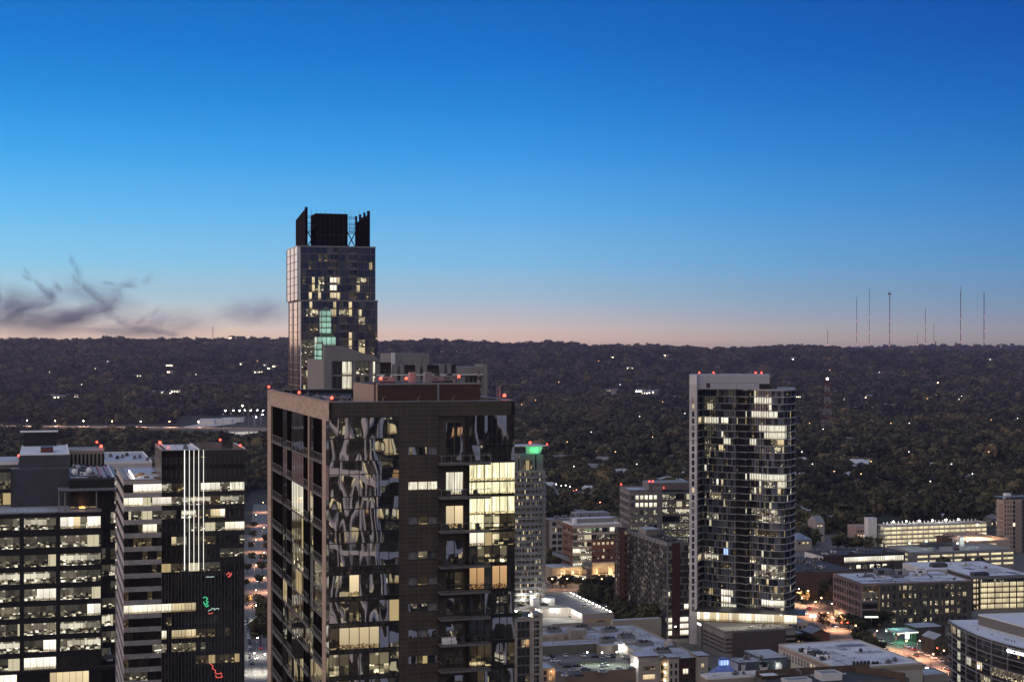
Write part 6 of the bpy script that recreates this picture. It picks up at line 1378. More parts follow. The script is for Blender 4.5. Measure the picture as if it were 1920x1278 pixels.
# front service roof with timber screens
b = Bld('service_building', 'roof yard with brown timber screens, curved duct and white plant box', 1457, 640, 1705, 1455, wv=20); zt = 13.2
WD = surf('brown_timber_screen', (.13, .09, .06), .8, .2, .4, joints=(.6, 9, .06, .5), streak=True)
m = MB(); m.prism(b.poly, 0, zt, CONC_D, ROOF_D); m.build('wall', b.root)
f = Frame(b.P(0, 19.8), b.P(b.wu - 8, 18.5)); m = MB(); m.fb(f, 0, f.w, zt, zt + 2.6, -.2, 0, WD); b.wq(f, 0, f.w, zt, zt + 2.6, .01, WD, m); f = Frame(b.P(b.wu - 16, 16), b.P(b.wu - 3, -2)); b.wq(f, 0, f.w, zt - 3, zt + 2.6, .01, WD, m); m.fb(f, 0, f.w, zt - 3, zt + 2.6, -.2, 0, WD); m.build('timber_screen', b.root)
m = MB(); m.fb(Frame(b.P(0, 14), b.P(12, 14)), 0, 12, zt, zt + 1.4, -3, 0, WD); m.prism(b.poly_in(.5, 7, 13.5, 18), zt + 1.4, zt + 1.6, WHTP, ROOF_W); m.build('roof_step', b.root)
m = MB()
for (a0, a1, b0, b1, h) in ((22, 31, 4, 11, 2.8), (6, 17, 3, 9, 1.2)):
    q = b.poly_in(a0, a1, b0, b1); m.prism(q, zt, zt + h, WHTP, ROOF_G)
    for i in range(4): f = Frame(q[i], q[(i + 1) % 4]); m.fb(f, 0, f.w, zt + h - .1, zt + h + .2, -.3, .015 + .002 * i, WHTP)
m.build('plant_box', b.root)
m = MB()
for i in range(7):
    t0, t1 = math.pi * .5 * i / 7, math.pi * .5 * (i + 1) / 7
    p0, p1 = b.P(15.5 + 2 * math.sin(t0), 14), b.P(15.5 + 2 * math.sin(t1), 14); m.tube((*p0, zt + 1 + 2 * math.cos(t0)), (*p1, zt + 1 + 2 * math.cos(t1)), .5, .5, GRYM, 8)
m.build('curved_duct', b.root)
for k in range(6): hvac(b.root, b, 18 + k * 1.6, 11 + .4 * k, 1.2, 1.2, zt, 1.2, random.choice((WHTP, GRYM)))
m = MB(); f = Frame(b.P(27, 13), b.P(36, 10)); m.fb(f, 0, f.w, zt + .9, zt + 1.3, -.5, 0, WHTP); m.build('duct', b.root)
b.finish()

# ------------------------------------------------------------------ five-storey office E
random.seed(103)
b = Bld('office_building', 'five-storey office with mauve grid side, dark punched front and white roof, right', 1617, 845, 1822, 1562, xv=366); fr, lf = b.front, b.left; zt = Z(1095, 845)
MAU = surf('mauve_precast', (.25, .2, .19), .8, .08, .3); DG = surf('charcoal_brick', (.085, .08, .07), .85, .12, .3, joints=(3, 1, .04, .7)); fh = 4.3; zs = [(zt - 1.3 - fh * k - 2.7, zt - 1.3 - fh * k) for k in range(4)]
us = []; x = 1.5
while x < lf.w - 3: w_ = random.choice((1.2, 1.8, 2.4)); us.append((x, x + w_)); x += w_ + random.choice((.9, 1.3))
b.punch(lf, 0, lf.w, 4, zt, us, zs, MAU, lambda k, i: chance((G_dk, 8), (G_gr, 3), (L_apd, .6), (L_yel, .4)), DGRY, .35)
b.wall.fb(lf, 1, lf.w - 1, .2, 3.9, -.6, -.4, L_apd)
f1 = fr.u(1645)
b.ribbon(fr, 0, f1, [(a - .3, c + .4) for a, c in zs], lambda k, i, n: [G_gr, G_dk, L_dim, L_apd][k], MAU, BLK, pane=2.4, zt=zt)
us = []; x = f1 + 2.8
while x < fr.w - 2: w_ = random.choice((.9, 1.7, 2.0)); us.append((x, x + w_)); x += w_ + random.choice((1.2, 2.0))
b.punch(fr, f1, fr.w, 0, zt, us, [(zt - 1.3 - fh * k - 2.5, zt - 1.3 - fh * k) for k in range(5)], DG, lambda k, i: chance((L_apt, 3), (L_yel, 1.5), (L_apd, 2), (G_dk, 2.4)) if k else chance((G_dk, 4), (L_apt, 1)), DGRY, .3)
b.wall.fb(fr, f1 + .8, f1 + 1.4, 1, zt - 1, 0, .08, L_yel)
m = MB(); m.prism(b.poly_in(.5, b.wu - .4, .7, b.wv - .4), 0, zt - .3, BLK); m.build('core', b.root); b.roof(zt, ROOF_W, MAU, .5, .5)
for k, (a, c, w_, d_, h, mm) in enumerate([(22, 30, 9, 6, 3, GRYM), (32, 26, 6, 5, 3, CONC), (17, 20, 5, 2, 1.2, WHTP), (12, 24, 5, 2, 1.2, GRYM), (40, 22, 4, 3, 1.5, WHTP), (26, 18, 6, 3, 1.3, GRYM), (46, 30, 5, 4, 2, WHTP)]): hvac(b.root, b, a, c, w_, d_, zt, h, mm)
roof_detail(b, zt, 2, b.wu - 2, 2, b.wv - 3, 14)
for k in range(20): m = MB(); p = b.P(RU(8, 60), RU(4, 40)); m.box(p.x, p.x + RU(.4, 1.2), p.y, p.y + .8, zt, zt + RU(.3, .8), DGRY); m.build('roof_vent', b.root)
b.finish(MAU, zt)
b = Bld('parking_garage', 'parking garage glowing yellow behind screens, with white roof, at the right edge', 1822, 905, 1935, 1815, xv=366, cat='parking garage', wv=60); fr = b.front; zt = Z(1081, 905)
b.ribbon(fr, 5, fr.w, [(zt - 3.4 - 3.1 * k - 2.6, zt - 3.4 - 3.1 * k) for k in range(6)] , lambda k, i, n: L_gar, DGRY, BLK, pane=1.25, zt=zt - 3.2, mw=.16); b.wall.fb(fr, 0, fr.w, zt - 1.4, zt, -.3, .2, GRYM)
b.ribbon(fr, 5, fr.w, [(zt - 3.1, zt - 1.6)], lambda k, i, n: chance((G_gr, 3), (L_dim, 2)), None, BLK, pane=1.25); b.punch(fr, 0, 5, 0, zt, [(1, 2.6), (3.2, 4)], [(zt - 3.2 * (k + 1) + .4, zt - 3.2 * k - .6) for k in range(6)], DG, lambda k, i: L_yel, None)
for k in range(0, 8): b.wall.fb(fr, 5 + k * (fr.w - 5) / 7.2, 5.4 + k * (fr.w - 5) / 7.2, 0, zt - 1.4, 0, .3, DGRY)
m = MB(); m.prism(b.poly_in(.3, b.wu, .5, b.wv), 0, zt - .3, DG); m.prism(b.poly_in(-14, 6, 30, 60), 0, zt + .5, WHTP, ROOF_W); m.build('core', b.root); b.roof(zt, ROOF_W, GRYM, .4)
f = Frame(b.P(-14, 29.9), b.P(-5, 29.9)); b.wall.fb(f, 1, 8, zt - 3.4, zt - .4, 0, .05, L_off)
hvac(b.root, b, -6, 36, 9, 5, zt + .5, 2.2, DGRY); roof_detail(b, zt, 7, b.wu - 2, 2, 56, 14); hvac(b.root, b, 18, 44, 3, 3, zt, 1.2, WHTP); hvac(b.root, b, 24, 30, 1.6, 1.6, zt, 1); hvac(b.root, b, 2, 1, 9, 5, zt, 2, DGRY); b.finish()
# dark office with bright upper window band
b = Bld('office_building', 'low dark brick office with one long bright window band and white side wall', 1543.5, 1015, 1697, 1508.5); fr = b.front; zt = Z(1042, 1015)
us0 = fr.u(1583); b.wq(fr, 0, us0, 0, zt, 0, DBRICK); b.ribbon(fr, us0, fr.w - 1, [(zt - 4.6, zt - 1.4)], picker(1, 60, (L_off2, 5), (L_wht, 2), (L_cur, 2), lo=2, hi=4), None, GRYM, pane=1.5)
b.wq(fr, us0, fr.w, zt - 1.4, zt, 0, DGRY); b.wall.fb(fr, us0, fr.w, zt - 5.3, zt - 4.6, -.2, .3, GRYM)
b.punch(fr, us0, fr.w, 0, zt - 5.3, [(fr.u(p), fr.u(p + 8)) for p in (1593, 1606, 1618, 1631, 1643, 1655, 1668)], [(zt - 9, zt - 6.6)], DG, lambda k, i: [L_dim, L_wht, L_off, L_wht, L_wht, L_wht, G_gr][i], None)
b.wq(b.left, 0, b.left.w, 0, zt, 0, WHTP); m = MB(); m.prism(b.poly_in(.3, b.wu - .3, .4, b.wv - .3), 0, zt - .3, BLK); m.build('core', b.root); b.roof(zt, ROOF_D, DGRY, .4)
for k in range(22): hvac(b.root, b, RU(2, 48), RU(3, b.wv - 5), RU(1.5, 3.4), RU(1.4, 2.4), zt, RU(.8, 1.8), random.choice((GRYM, DGRY, GRYM, WHTP)))
b.finish(DBRICK, zt)
b = Bld('theatre_building', 'brown brick building with patterned windowless wall and cluttered dark roof, right of the condominium tower', 1492, 935, 1600, 1478, wv=58); fr = b.front; zt = Z(1073, 935)
PBK = surf('patterned_brick', (.13, .08, .07), .85, .1, .4, joints=(1.6, 1.6, .25, .55)); b.wq(fr, 0, fr.w, 0, zt, 0, PBK); b.wall.fb(fr, 1.0, 4.2, 1.5, 5.5, 0, .06, L_yel); b.wall.fb(fr, fr.w * .3, fr.w, zt - .2, zt + .4, -.4, .05, GRYM)
m = MB(); m.prism(b.poly_in(.2, b.wu, .3, b.wv), 0, zt - .2, DBRICK, ROOF_D); m.build('core', b.root); b.roof(zt, ROOF_D, DGRY, .4)
for k in range(20): hvac(b.root, b, RU(2, 30), RU(4, b.wv - 8), RU(1.5, 2.8), RU(1.2, 2.2), zt, RU(.9, 2), random.choice((GRYM, GRYM, WHTP)))
b.finish(DBRICK, zt)
# garages at the back right
b = Bld('parking_garage', 'two-level grey parking garage with corner stair tower and green-tinted deck lamps, right', 1718, 1047, 1902, 1662, cat='parking garage'); fr, lf = b.front, b.left; zt = Z(1038, 1047)
for i, (f, a0) in enumerate(((fr, 0), (lf, 0))):
    f_n = int(f.w / 9); us = [(a0 + .8 + j * f.w / f_n, (j + 1) * f.w / f_n - .4) for j in range(f_n)]
    b.punch(f, 0, f.w, 0, zt + .8, us, [(zt - 2.9, zt - 1.2), (zt - 6.2, zt - 4.5), (zt - 9.5, zt - 7.8)], GSTONE, lambda k, i: L_gar, None, .8)
m = MB(); m.prism(b.poly_in(.9, b.wu - .3, 1, b.wv - .3), 0, zt, GW, DECK); m.build('deck', b.root)
m = MB(); m.prism(b.poly_in(-4, 0, -1.5, 4), 0, zt + 1.6, PALE, ROOF_S); m.build('stair_house', b.root); m = MB(); m.prism(b.poly_in(b.wu * .68, b.wu * .72, 28, 31), zt, zt + 6, WHTP); m.build('lift_shaft', b.root); m = MB(); m.prism(b.poly_in(b.wu * .3, b.wu * .62, 30, 34), zt, zt + 2.6, DGRY, ROOF_D); m.build('ramp_cover', b.root)
for (a, c, e) in ((8, 22, 900), (24, 28, 500), (52, 22, 900), (38, 12, 300)): p = b.P(a, c); walllamp(b.root, p.x, p.y, zt + 4, e, .35, (.75, 1, .85), nm='deck_lamp')
b.wq(b.right, 0, b.right.w, 0, zt + .8, 0, GSTONE); b.wq(b.back, 0, b.back.w, 0, zt + .8, 0, GSTONE); b.finish(); G2 = b
b = Bld('parking_garage', 'long parking garage glowing warm white behind slender columns, far right', 1661, 1180, 1850, 1646, cat='parking garage'); fr, lf = b.front, b.left; zt = Z(987, 1180)
b.ribbon(fr, 0, fr.w, [(zt - 3.2 * k - 2.8, zt - 3.2 * k - .5) for k in range(5)], lambda k, i, n: L_gar, PALE, WHTP, pane=4.4, zt=zt + .7, mw=.4, rec=.6)
b.ribbon(lf, 0, lf.w, [(zt - 3.2 * k - 2.8, zt - 3.2 * k - .5) for k in range(5)], lambda k, i, n: L_dim, PALE, WHTP, pane=4.4, zt=zt + .7, mw=.4, rec=.6)
m = MB(); m.prism(b.poly_in(.8, b.wu - .3, .9, b.wv - .3), 0, zt, GW, DECK); m.build('deck', b.root); m = MB(); m.prism(b.poly_in(-10, -3, 8, 14), 0, zt + 6, WHTP, ROOF_S); m.build('stair_tower', b.root)
for i in range(26): f = b.back; x = 2 + i * (f.w - 4) / 26; b.wall.fb(f, x, x + .8, zt, zt + 2.2, -.4, 0, WHTP)
b.wq(b.back, 0, b.back.w, 0, zt + .9, 0, PALE); b.wq(b.right, 0, b.right.w, 0, zt + .9, 0, PALE)
for i in range(6): p = b.P(10 + i * 11, b.wv - 5); walllamp(b.root, p.x, p.y, zt + 2.4, 600, .5, nm='deck_lamp')
p = b.P(b.wu * .62, 4); walllamp(b.root, p.x, p.y, zt + 2.6, 500, .7, (.8, .9, 1), nm='deck_lamp'); b.finish()
b = Bld('parking_garage', 'beige parking deck washed in orange lamplight in front of the glowing garage', 1768, 1095, 1893, 1752, cat='parking garage', wv=55); b.poly[3] = Vector((X(1774, 1150), 1150)); b.left = Frame(b.poly[3], b.poly[0]); fr = b.front; zt = Z(1018, 1095)
TER = surf('terracotta_beige', (.4, .31, .25), .85, .08, .3); b.punch(fr, 0, fr.w, 0, zt + .8, [(3 + i * 8, 10 + i * 8) for i in range(5)], [(zt - 3, zt - 1.4)], TER, lambda k, i: L_gar, None, .6)
m = MB(); m.prism([b.P(.7, .8), b.P(b.wu, .8), b.P(b.wu, 55), b.poly[3] + Vector((.5, 0))], 0, zt, TER, surf('beige_deck', (.3, .25, .2), .85, .1, .2)); m.prism(b.poly_in(-2, 3, -2, 5), 0, zt + 5, BRICK, ROOF_D); m.prism(b.poly_in(4, 6.5, -1, 2), 0, zt + 3.4, BRICK); m.build('deck', b.root)
m = MB(); f = Frame(b.P(24, 40), b.P(b.wu, 40)); b.wq(f, 0, f.w, zt, zt + 1.2, 0, TER, m); f = b.right; b.wq(Frame(b.P(b.wu - .2, 55), b.P(b.wu - .2, 0)), 0, 55, zt, zt + 1.1, 0, TER, m); m.build('parapet', b.root)
b.wq(b.left, 0, b.left.w, 0, zt + .8, 0, TER); b.wq(b.right, 0, b.right.w, 0, zt + .8, 0, TER); b.finish(); G4 = b; G4z = zt
# beige tower at the right edge
b = Bld('apartment_tower', 'beige apartment tower with stacked balconies at the right edge, partly out of frame', 1882, 1150, 1916, 1873, cat='tower', wv=9); fr, lf = b.front, b.left; zt = Z(937, 1150)
us = [(.8, 1.9), (3.2, 4.2), (5.4, 6.4)]; b.punch(fr, 0, fr.w, 0, zt, us, [(zt - 3.2 * (k + 1) + .7, zt - 3.2 * (k + 1) + 2.2) for k in range(12)], TER, lambda k, i: chance((G_dk, 4), (L_apt, .7)), None, .2)
b.wq(lf, 0, lf.w, 0, zt, 0, TER)
for k in range(12):
    z = zt - 3.2 * (k + 1); m = MB(); m.fb(fr, 7.4, fr.w + .5, z - .15, z + .15, -1, .9, GW); railing(m, fr, 7.4, fr.w + .5, z + .15, .9, bars=2, mat=DGRY); m.build('balcony', b.root); m = MB(); m.fb(lf, 2, 8, z - .15, z + .15, 0, 2.5, GW); railing(m, lf, 2, 8, z + .15, 2.5, bars=2, mat=GRYM); m.build('balcony', b.root)
    b.wall.fb(fr, 7.6, 9.4, z + .2, z + 2.4, 0, .04, chance((L_apt, 2), (G_dk, 3)))
m = MB(); m.prism(b.poly_in(.3, b.wu + 14, .4, b.wv), 0, zt - .2, DG, ROOF_G); m.prism(b.poly_in(6, 10, 6, 10), zt, zt + 4, WHTP); m.build('core', b.root)
m = MB(); f = Frame(b.P(0, .4), b.P(b.wu + 6, .4)); m.fb(f, -3, f.w, zt + 2, zt + 2.2, -8, .4, GRYM)
for i in range(7): m.fb(f, i * 2.6 - 1, i * 2.6 - .8, zt, zt + 2, 0, .2, GRYM)
m.build('roof_pergola', b.root); b.finish()
for (x0, dd, x1, xl, zt, lab, side) in ((1605, 1235, 1634, 1594, Z(988, 1235), 'low pinkish lit building beside the white garage stair tower', surf('salmon_wall', (.42, .3, .26), .8, .08, .3)),
                                        (1530, 1215, 1546, 1526, Z(978, 1215), 'small gabled pale house left of the glowing garages', GW)):
    b = Bld('house' if dd == 1215 else 'shop_building', lab, x0, dd, x1, xl, cat='house' if dd == 1215 else 'building', wv=14); fr = b.front
    b.punch(fr, 0, fr.w, 0, zt, [(1 + i * 2.6, 2.6 + i * 2.6) for i in range(int(fr.w / 2.6 - .4))], [(zt - 3.8, zt - 2.4), (1, 3)], side, lambda k, i: chance((L_yel, 2), (G_dk, 2)), None); m = MB(); m.prism(b.poly_in(.3, b.wu - .3, .4, b.wv), 0, zt - .2, side); m.build('core', b.root)
    if dd == 1215:
        m = MB(); A0, A1, A2, A3 = b.poly; r0, r1 = (A0 + A3) / 2, (A1 + A2) / 2; m.face([(*A0, zt), (*A1, zt), (*r1, zt + 4), (*r0, zt + 4)], ROOF_G); m.face([(*A2, zt), (*A3, zt), (*r0, zt + 4), (*r1, zt + 4)], ROOF_G); m.face([(*A3, zt), (*A0, zt), (*r0, zt + 4)], side); m.face([(*A1, zt), (*A2, zt), (*r1, zt + 4)], side); m.build('roof', b.root)
    else: b.roof(zt, ROOF_G, side, .8)
    b.finish(side, zt)

# ------------------------------------------------------------------ curved glass office bottom right
random.seed(107)
rp = [(1779, 1161.5), (1786, 1167), (1795, 1172.5), (1812, 1181), (1832, 1190), (1860, 1199.5), (1890, 1208), (1925, 1216.5), (1960, 1224)]
zt = 27.6; pp = [Vector(G(px, py, zt)) for px, py in rp]
t = thing('office_building', 'curved glass office with white lit roof-edge sign, bottom right corner', 'building', (*pp[0], 0)); holder = Bld.__new__(Bld); b = holder; b.root = t; b.wall = MB(); b.wins = []; b.z0 = 0
WB = surf('silver_beam', (.36, .35, .36), .4, .08, .5, metal=.3); fh = 4.9
P_ = zo(1770, 1140, 9.26, (790, 1389, 1060, 1278, L_apt), (580, 660, 960, 1180, L_yel), (470, 560, 940, 1110, L_apd), (380, 470, 860, 1020, lambda: L_cur), (240, 290, 380, 1278, L_cur), (120, 200, 330, 440, L_yel), (640, 1389, 1150, 1278, L_apt), (120, 200, 1000, 1150, L_apd))
for i in range(len(pp) - 1):
    f = Frame(pp[i], pp[i + 1]); fl = [(zt - 1.2 - fh * k - 3.4, zt - 1.2 - fh * k) for k in range(5)]
    b.ribbon(f, 0, f.w, fl, lambda k, i_, n: chance((G_dk, 7), (G_gr, 3), (G_cur, 1.2), (L_apd, .6)), BLK, BLK, pane=1.3, zt=zt, paint=P_, seed=i * 20)
    for k in range(6): z = zt - .9 - fh * k; b.wall.fb(f, -.1, f.w + .1, z - .1, z + .15, 0, .55, WB); b.wall.fb(f, -.05, f.w + .05, z - 2.2, z - 2.12, -.1, .2, WB)
    if i in (1, 3, 4, 5, 6): b.wall.fb(f, -.12, .12, 0, zt, -.2, .45, WB)
    b.wall.fb(f, 0, f.w, zt - .1, zt + .25, -.4, .3, WB)
bk2 = [Vector((X(1990, 716), 716))]
m = MB(); m.prism([p + Vector((.15, .35)) for p in pp] + bk2, 0, zt - .1, DGRY, ROOF_W); m.build('core', t)
b.finish()
u_, v_ = axes(85); q0 = Vector(G(1834, 1171, zt)); q1 = Vector(G(1917, 1194, zt)); q1 = q1 + (q1 - q0) * .4; m = MB(); q2 = Vector((X(2010, 706), 706)); q3 = q0 + Vector((.5, 1)); m.prism([q0, q1, q2, q3], zt - .1, zt + 4.4, TPE, ROOF_W); pn = m.build('plant_penthouse', t)
m = MB()
for i, (a, c) in enumerate(((q0, q1), (q3, q0), (q2, q3))): f = Frame(a, c); m.fb(f, 0, f.w, zt + 4.2, zt + 4.7, -.4, .015 + .003 * i, WHTP)
f = Frame(q0, q1); m.fb(f, -1, f.w, zt - .05, zt + .1, 0, 1.2, WHTP); m.build('parapet', pn)
for (px, py) in ((1885, 1199), (1890, 1200), (1897, 1202), (1902, 1203), (1860, 1190), (1833, 1180)): x, y = G(px, py, zt); m = MB(); m.tube((x, y, zt), (x, y, zt + .7), .18, .18, BLK, 6); m.build('roof_vent', t)
def text(s, fr_, u, z, size, mat, parent, o=.3, name='sign_lettering', ext=.06):
    cu = bpy.data.curves.new('txt', 'FONT'); cu.body = s; cu.size = size; cu.extrude = ext; cu.resolution_u = 2
    ob = bpy.data.objects.new('txt', cu); COL.objects.link(ob); bpy.context.view_layer.update()
    me = bpy.data.meshes.new_from_object(ob.evaluated_get(bpy.context.evaluated_depsgraph_get())); bpy.data.objects.remove(ob)
    me.materials.clear(); me.materials.append(mat); k = bpy.data.objects.new(name, me); COL.objects.link(k); k.parent = parent
    p = Vector(fr_.pt(u, z, o)); q = parent; 
    while q is not None: p -= q.location; q = q.parent
    k.location = p; k.rotation_euler = (math.radians(90), 0, math.atan2(fr_.d.y, fr_.d.x)); return k
f = Frame(pp[6], pp[7]); text('IBC BANK', f, 1.7, zt - 2.9, 1.9, SIGNW, t, .7); m = MB(); m.tube(f.pt(.8, zt - 2.2, .6), f.pt(.8, zt - 2.2, .75), .75, .75, SIGNW, 12); m.build('sign_emblem', t)
f = Frame(pp[4], pp[5]); text('17', f, f.w * .1, zt - 13.6, 2.2, SIGNW, t, .7)
p = f.pt(6, 0, 2)
# ------------------------------------------------------------------ hills and ground
random.seed(201)
RID = [(-400, 640), (0, 640), (60, 638), (160, 641), (205, 636), (260, 642), (330, 638.5), (400, 638), (470, 639), (540, 638), (620, 642), (700, 645), (745, 643), (790, 640.5), (850, 642), (900, 645.5), (960, 649), (1000, 646), (1030, 644), (1070, 647), (1110, 651), (1150, 649.5), (1200, 651), (1290, 654), (1340, 656), (1400, 657), (1440, 652.5), (1500, 650), (1560, 654), (1620, 659), (1700, 661), (1920, 661), (2300, 660)]
FAR = [(-400, 660), (1400, 662), (1500, 655), (1560, 653), (1640, 652.5), (1700, 652), (1760, 650), (1850, 649.5), (1920, 651), (2300, 650)]
rx = np.array([p[0] for p in RID]); ry = np.array([p[1] for p in RID]); fx = np.array([p[0] for p in FAR]); fy = np.array([p[1] for p in FAR])
RY, FY = 8600., 12500.
def sm(t): t = max(0., min(1., t)); return t * t * (3 - 2 * t)
def hgt(x, y):
    if y < 3000: return 0.
    px = 960 + x / y * FPX
    r = CAMZ + (HY - np.interp(px, rx, ry)) / FPX * RY - 19; f = CAMZ + (HY - np.interp(px, fx, fy)) / FPX * FY - 22
    n = noise.noise((x / 900, y / 900, 0)) * .6 + noise.noise((x / 350, y / 350, 4)) * .3
    if y < RY: t = (y - 3600) / (RY - 3600); h = r * (sm(t) * .55 + .45 * max(0, t) ** 1.2) + n * 62 * math.sin(math.pi * max(0, min(1, t))) * .8
    else: t = (y - RY) / (FY - RY); h = r + (f - r) * sm(t) - 45 * math.sin(math.pi * min(1, t)) * (1 if t < 1 else 0)
    if y > FY: h = f - (y - FY) * .03
    return max(h, 0.) if y > 3600 else 0.
ys = [-3000, -1000, -200, 0, 200, 500, 900, 1500, 2200, 3000] + list(range(3600, 13400, 110)) + [14500, 18000, 26000, 40000]
V = []; xsn = 150
xf = [-(1 - i / 75) for i in range(151)]
def xr(y): return max(2500., abs(y) * .45 + 1500)
for y in ys:
    for t in xf: x = t * xr(y); V.append((x, y, hgt(x, y) if y > 0 else 0.))
nx_ = len(xf); Fc = [(j * nx_ + i, j * nx_ + i + 1, (j + 1) * nx_ + i + 1, (j + 1) * nx_ + i) for j in range(len(ys) - 1) for i in range(nx_ - 1)]
GRD = surf('wooded_ground', (.05, .05, .04), .95, .35, .004, detail=12, spec=.1)
me = bpy.data.meshes.new('ground'); me.from_pydata(V, [], Fc); me.materials.append(GRD); me.polygons.foreach_set('use_smooth', [True] * len(Fc)); gr = bpy.data.objects.new('ground', me); COL.objects.link(gr); gr['kind'] = 'structure'
# city block paving, roads
def flat(name, poly, z, mat): m = MB(); m.face([(*p, z) for p in poly], mat); return m.build(name, kind='structure')
flat('city_pavement', [(-420, 100), (520, 100), (560, 1010), (330, 1260), (-260, 1260), (-480, 900)], .02, surf('city_pavement', (.11, .105, .1), .9, .25, .05, detail=8))
u_, v_ = axes(85)
def strip(p0, p1, w, z, mat, name='road'):
    a, c = Vector(p0), Vector(p1); n = (c - a).normalized(); n = Vector((n.y, -n.x)) * w / 2; return flat(name, [a + n, c + n, c - n, a - n], z, mat)
RW = surf('road_marking', (.5, .48, .42), .8, .15, .5)
def road(p0, p1, w, z=.03, mk=True):
    a, c = Vector(p0), Vector(p1); strip(p0, p1, w, z, ASPH); d_ = (c - a); L = d_.length; d_.normalize(); n = Vector((d_.y, -d_.x))
    if mk:
        m = MB()
        for k in range(int(L / 9)):
            q = a + d_ * (k * 9); 
            for off in (-w / 4, 0, w / 4): f = Frame(q + n * off, q + n * off + d_ * 3.5); m.face([(*(q + n * (off - .08)), z + .01), (*(q + n * (off + .08)), z + .01), (*(q + n * (off + .08) + d_ * 3.5), z + .01), (*(q + n * (off - .08) + d_ * 3.5), z + .01)], RW)
        m.build('road_marking', kind='structure')
    for s in (-1, 1):   # kerb
        m = MB(); f = Frame(a + n * s * (w / 2 + .1), c + n * s * (w / 2 + .1)); m.fb(f, 0, f.w, 0, .15, -.12, .12, PAVE); m.build('kerb', kind='structure')
A1 = Vector(G(478, 1290)); A2 = Vector(G(492, 960))
road(A1, A1 + (A2 - A1) * 1.1, 17)
B1 = Vector(G(1500, 1140)); B2 = Vector(G(1775, 1262)); road(B1 + (B1 - B2) * .35, B2 + (B2 - B1) * .4, 22)
C1_ = Vector(G(1020, 1104)); road(C1_ - u_ * 60, C1_ + u_ * 130, 13, .04)
D1 = Vector(G(1560, 1205)); road(D1, D1 + u_ * 130, 14, .045); D3 = Vector(G(1330, 1262)); road(D3 - v_ * 10, D3 + v_ * 90, 11, .035, False); road(Vector(G(1160, 1200)) , Vector(G(1235, 1160)), 10, .034, False)
road(Vector(G(1540, 1022)), Vector(G(1640, 1020)), 12, .036, False); E1 = Vector(G(1010, 1290)); road(E1, E1 + u_ * 90, 12, .037, False)

# ------------------------------------------------------------------ trees
random.seed(301)
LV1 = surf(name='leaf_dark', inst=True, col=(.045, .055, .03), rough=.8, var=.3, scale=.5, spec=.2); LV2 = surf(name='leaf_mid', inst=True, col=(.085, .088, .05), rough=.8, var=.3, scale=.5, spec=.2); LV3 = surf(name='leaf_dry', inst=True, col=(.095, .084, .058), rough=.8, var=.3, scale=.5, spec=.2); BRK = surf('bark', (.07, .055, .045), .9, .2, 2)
def crown(n, rx_, rz, seed, mats, leaf=.75, zc=None):
    rs = np.random.RandomState(seed); zc = zc or rz * 1.15
    nb = 16; bc = []
    for k in range(nb):
        a = rs.rand() * 6.28; r = rx_ * .68 * math.sqrt(rs.rand()); bc.append((r * math.cos(a), r * math.sin(a), zc + (rs.rand() - .42) * rz * 1.25, rx_ * (.28 + .22 * rs.rand())))
    m = MB()
    for k in range(n):
        b_ = bc[rs.randint(nb)]; dv = rs.randn(3); dv /= np.linalg.norm(dv); rr = b_[3] * (.55 + .5 * rs.rand())
        c = np.array(b_[:3]) + dv * rr * np.array((1, 1, .8)); s = leaf * (.6 + .8 * rs.rand())
        nn = dv + rs.randn(3) * .5; nn /= np.linalg.norm(nn); a1 = np.cross(nn, rs.randn(3)); a1 /= np.linalg.norm(a1); a2 = np.cross(nn, a1)
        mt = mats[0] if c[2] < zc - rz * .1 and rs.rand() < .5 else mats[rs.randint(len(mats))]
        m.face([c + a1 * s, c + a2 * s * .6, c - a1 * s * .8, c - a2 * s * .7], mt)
    return m
def trunk(h, r, seed, n=5):
    rs = np.random.RandomState(seed); m = MB(); m.tube((0, 0, -.2), (0.1, 0, h), r, r * .6, BRK, 7)
    for k in range(n): a = k * 6.28 / n + rs.rand(); m.tube((0.05, 0, h * (.65 + .3 * rs.rand())), (math.cos(a) * h * .55, math.sin(a) * h * .55, h * (1.3 + .4 * rs.rand())), r * .45, r * .15, BRK, 5)
    return m
def tree_proto(kind, label, seed, H=10, n=900, mats=(LV1, LV2, LV2, LV3), group=None, leaf=.62):
    o = bpy.data.objects.new(kind, None); o['label'] = label; o['category'] = 'tree'
    if group: o['group'] = group
    COL.objects.link(o); trunk(H * .38, H * .028, seed).build('trunk', o); crown(n, H * .46, H * .36, seed, mats, leaf, H * .6).build('crown', o); return o
def place(proto, x, y, s, first=[]): 
    z = hgt(x, y)
    if proto.get('_used'): return dup(proto, (x, y, z), RU(0, 6.28), (s * RU(.9, 1.12), s * RU(.9, 1.12), s))
    proto['_used'] = 1; proto.location = (x, y, z); proto.scale = (s, s, s); return proto
sets = {
 'street': [tree_proto('street_tree', 'street tree with dark round crown beside a downtown street', 5 + k, 8, 900, group='street trees', leaf=.5) for k in range(2)],
 'block': [tree_proto('broadleaf_tree', 'dense dark tree standing in a clump between the downtown blocks', 15 + k, 13, 1300, group='trees between the blocks', leaf=.75) for k in range(3)],
 'edge': [tree_proto('broadleaf_tree', 'dark green tree in the near edge of the wooded suburb behind downtown', 25 + k, 12, 800, group='trees at the near edge of the suburb', leaf=.9) for k in range(4)]}
def row(kind, p0, p1, n, s=1., jit=1.):
    for i in range(n):
        t = (i + .5) / n; p = Vector(p0).lerp(Vector(p1), t); place(random.choice(sets[kind]), p.x + RU(-jit, jit), p.y + RU(-jit, jit), s * RU(.8, 1.2))
def px_row(kind, a, c, n, s=1., jit=1.5): row(kind, G(*a), G(*c), n, s, jit)
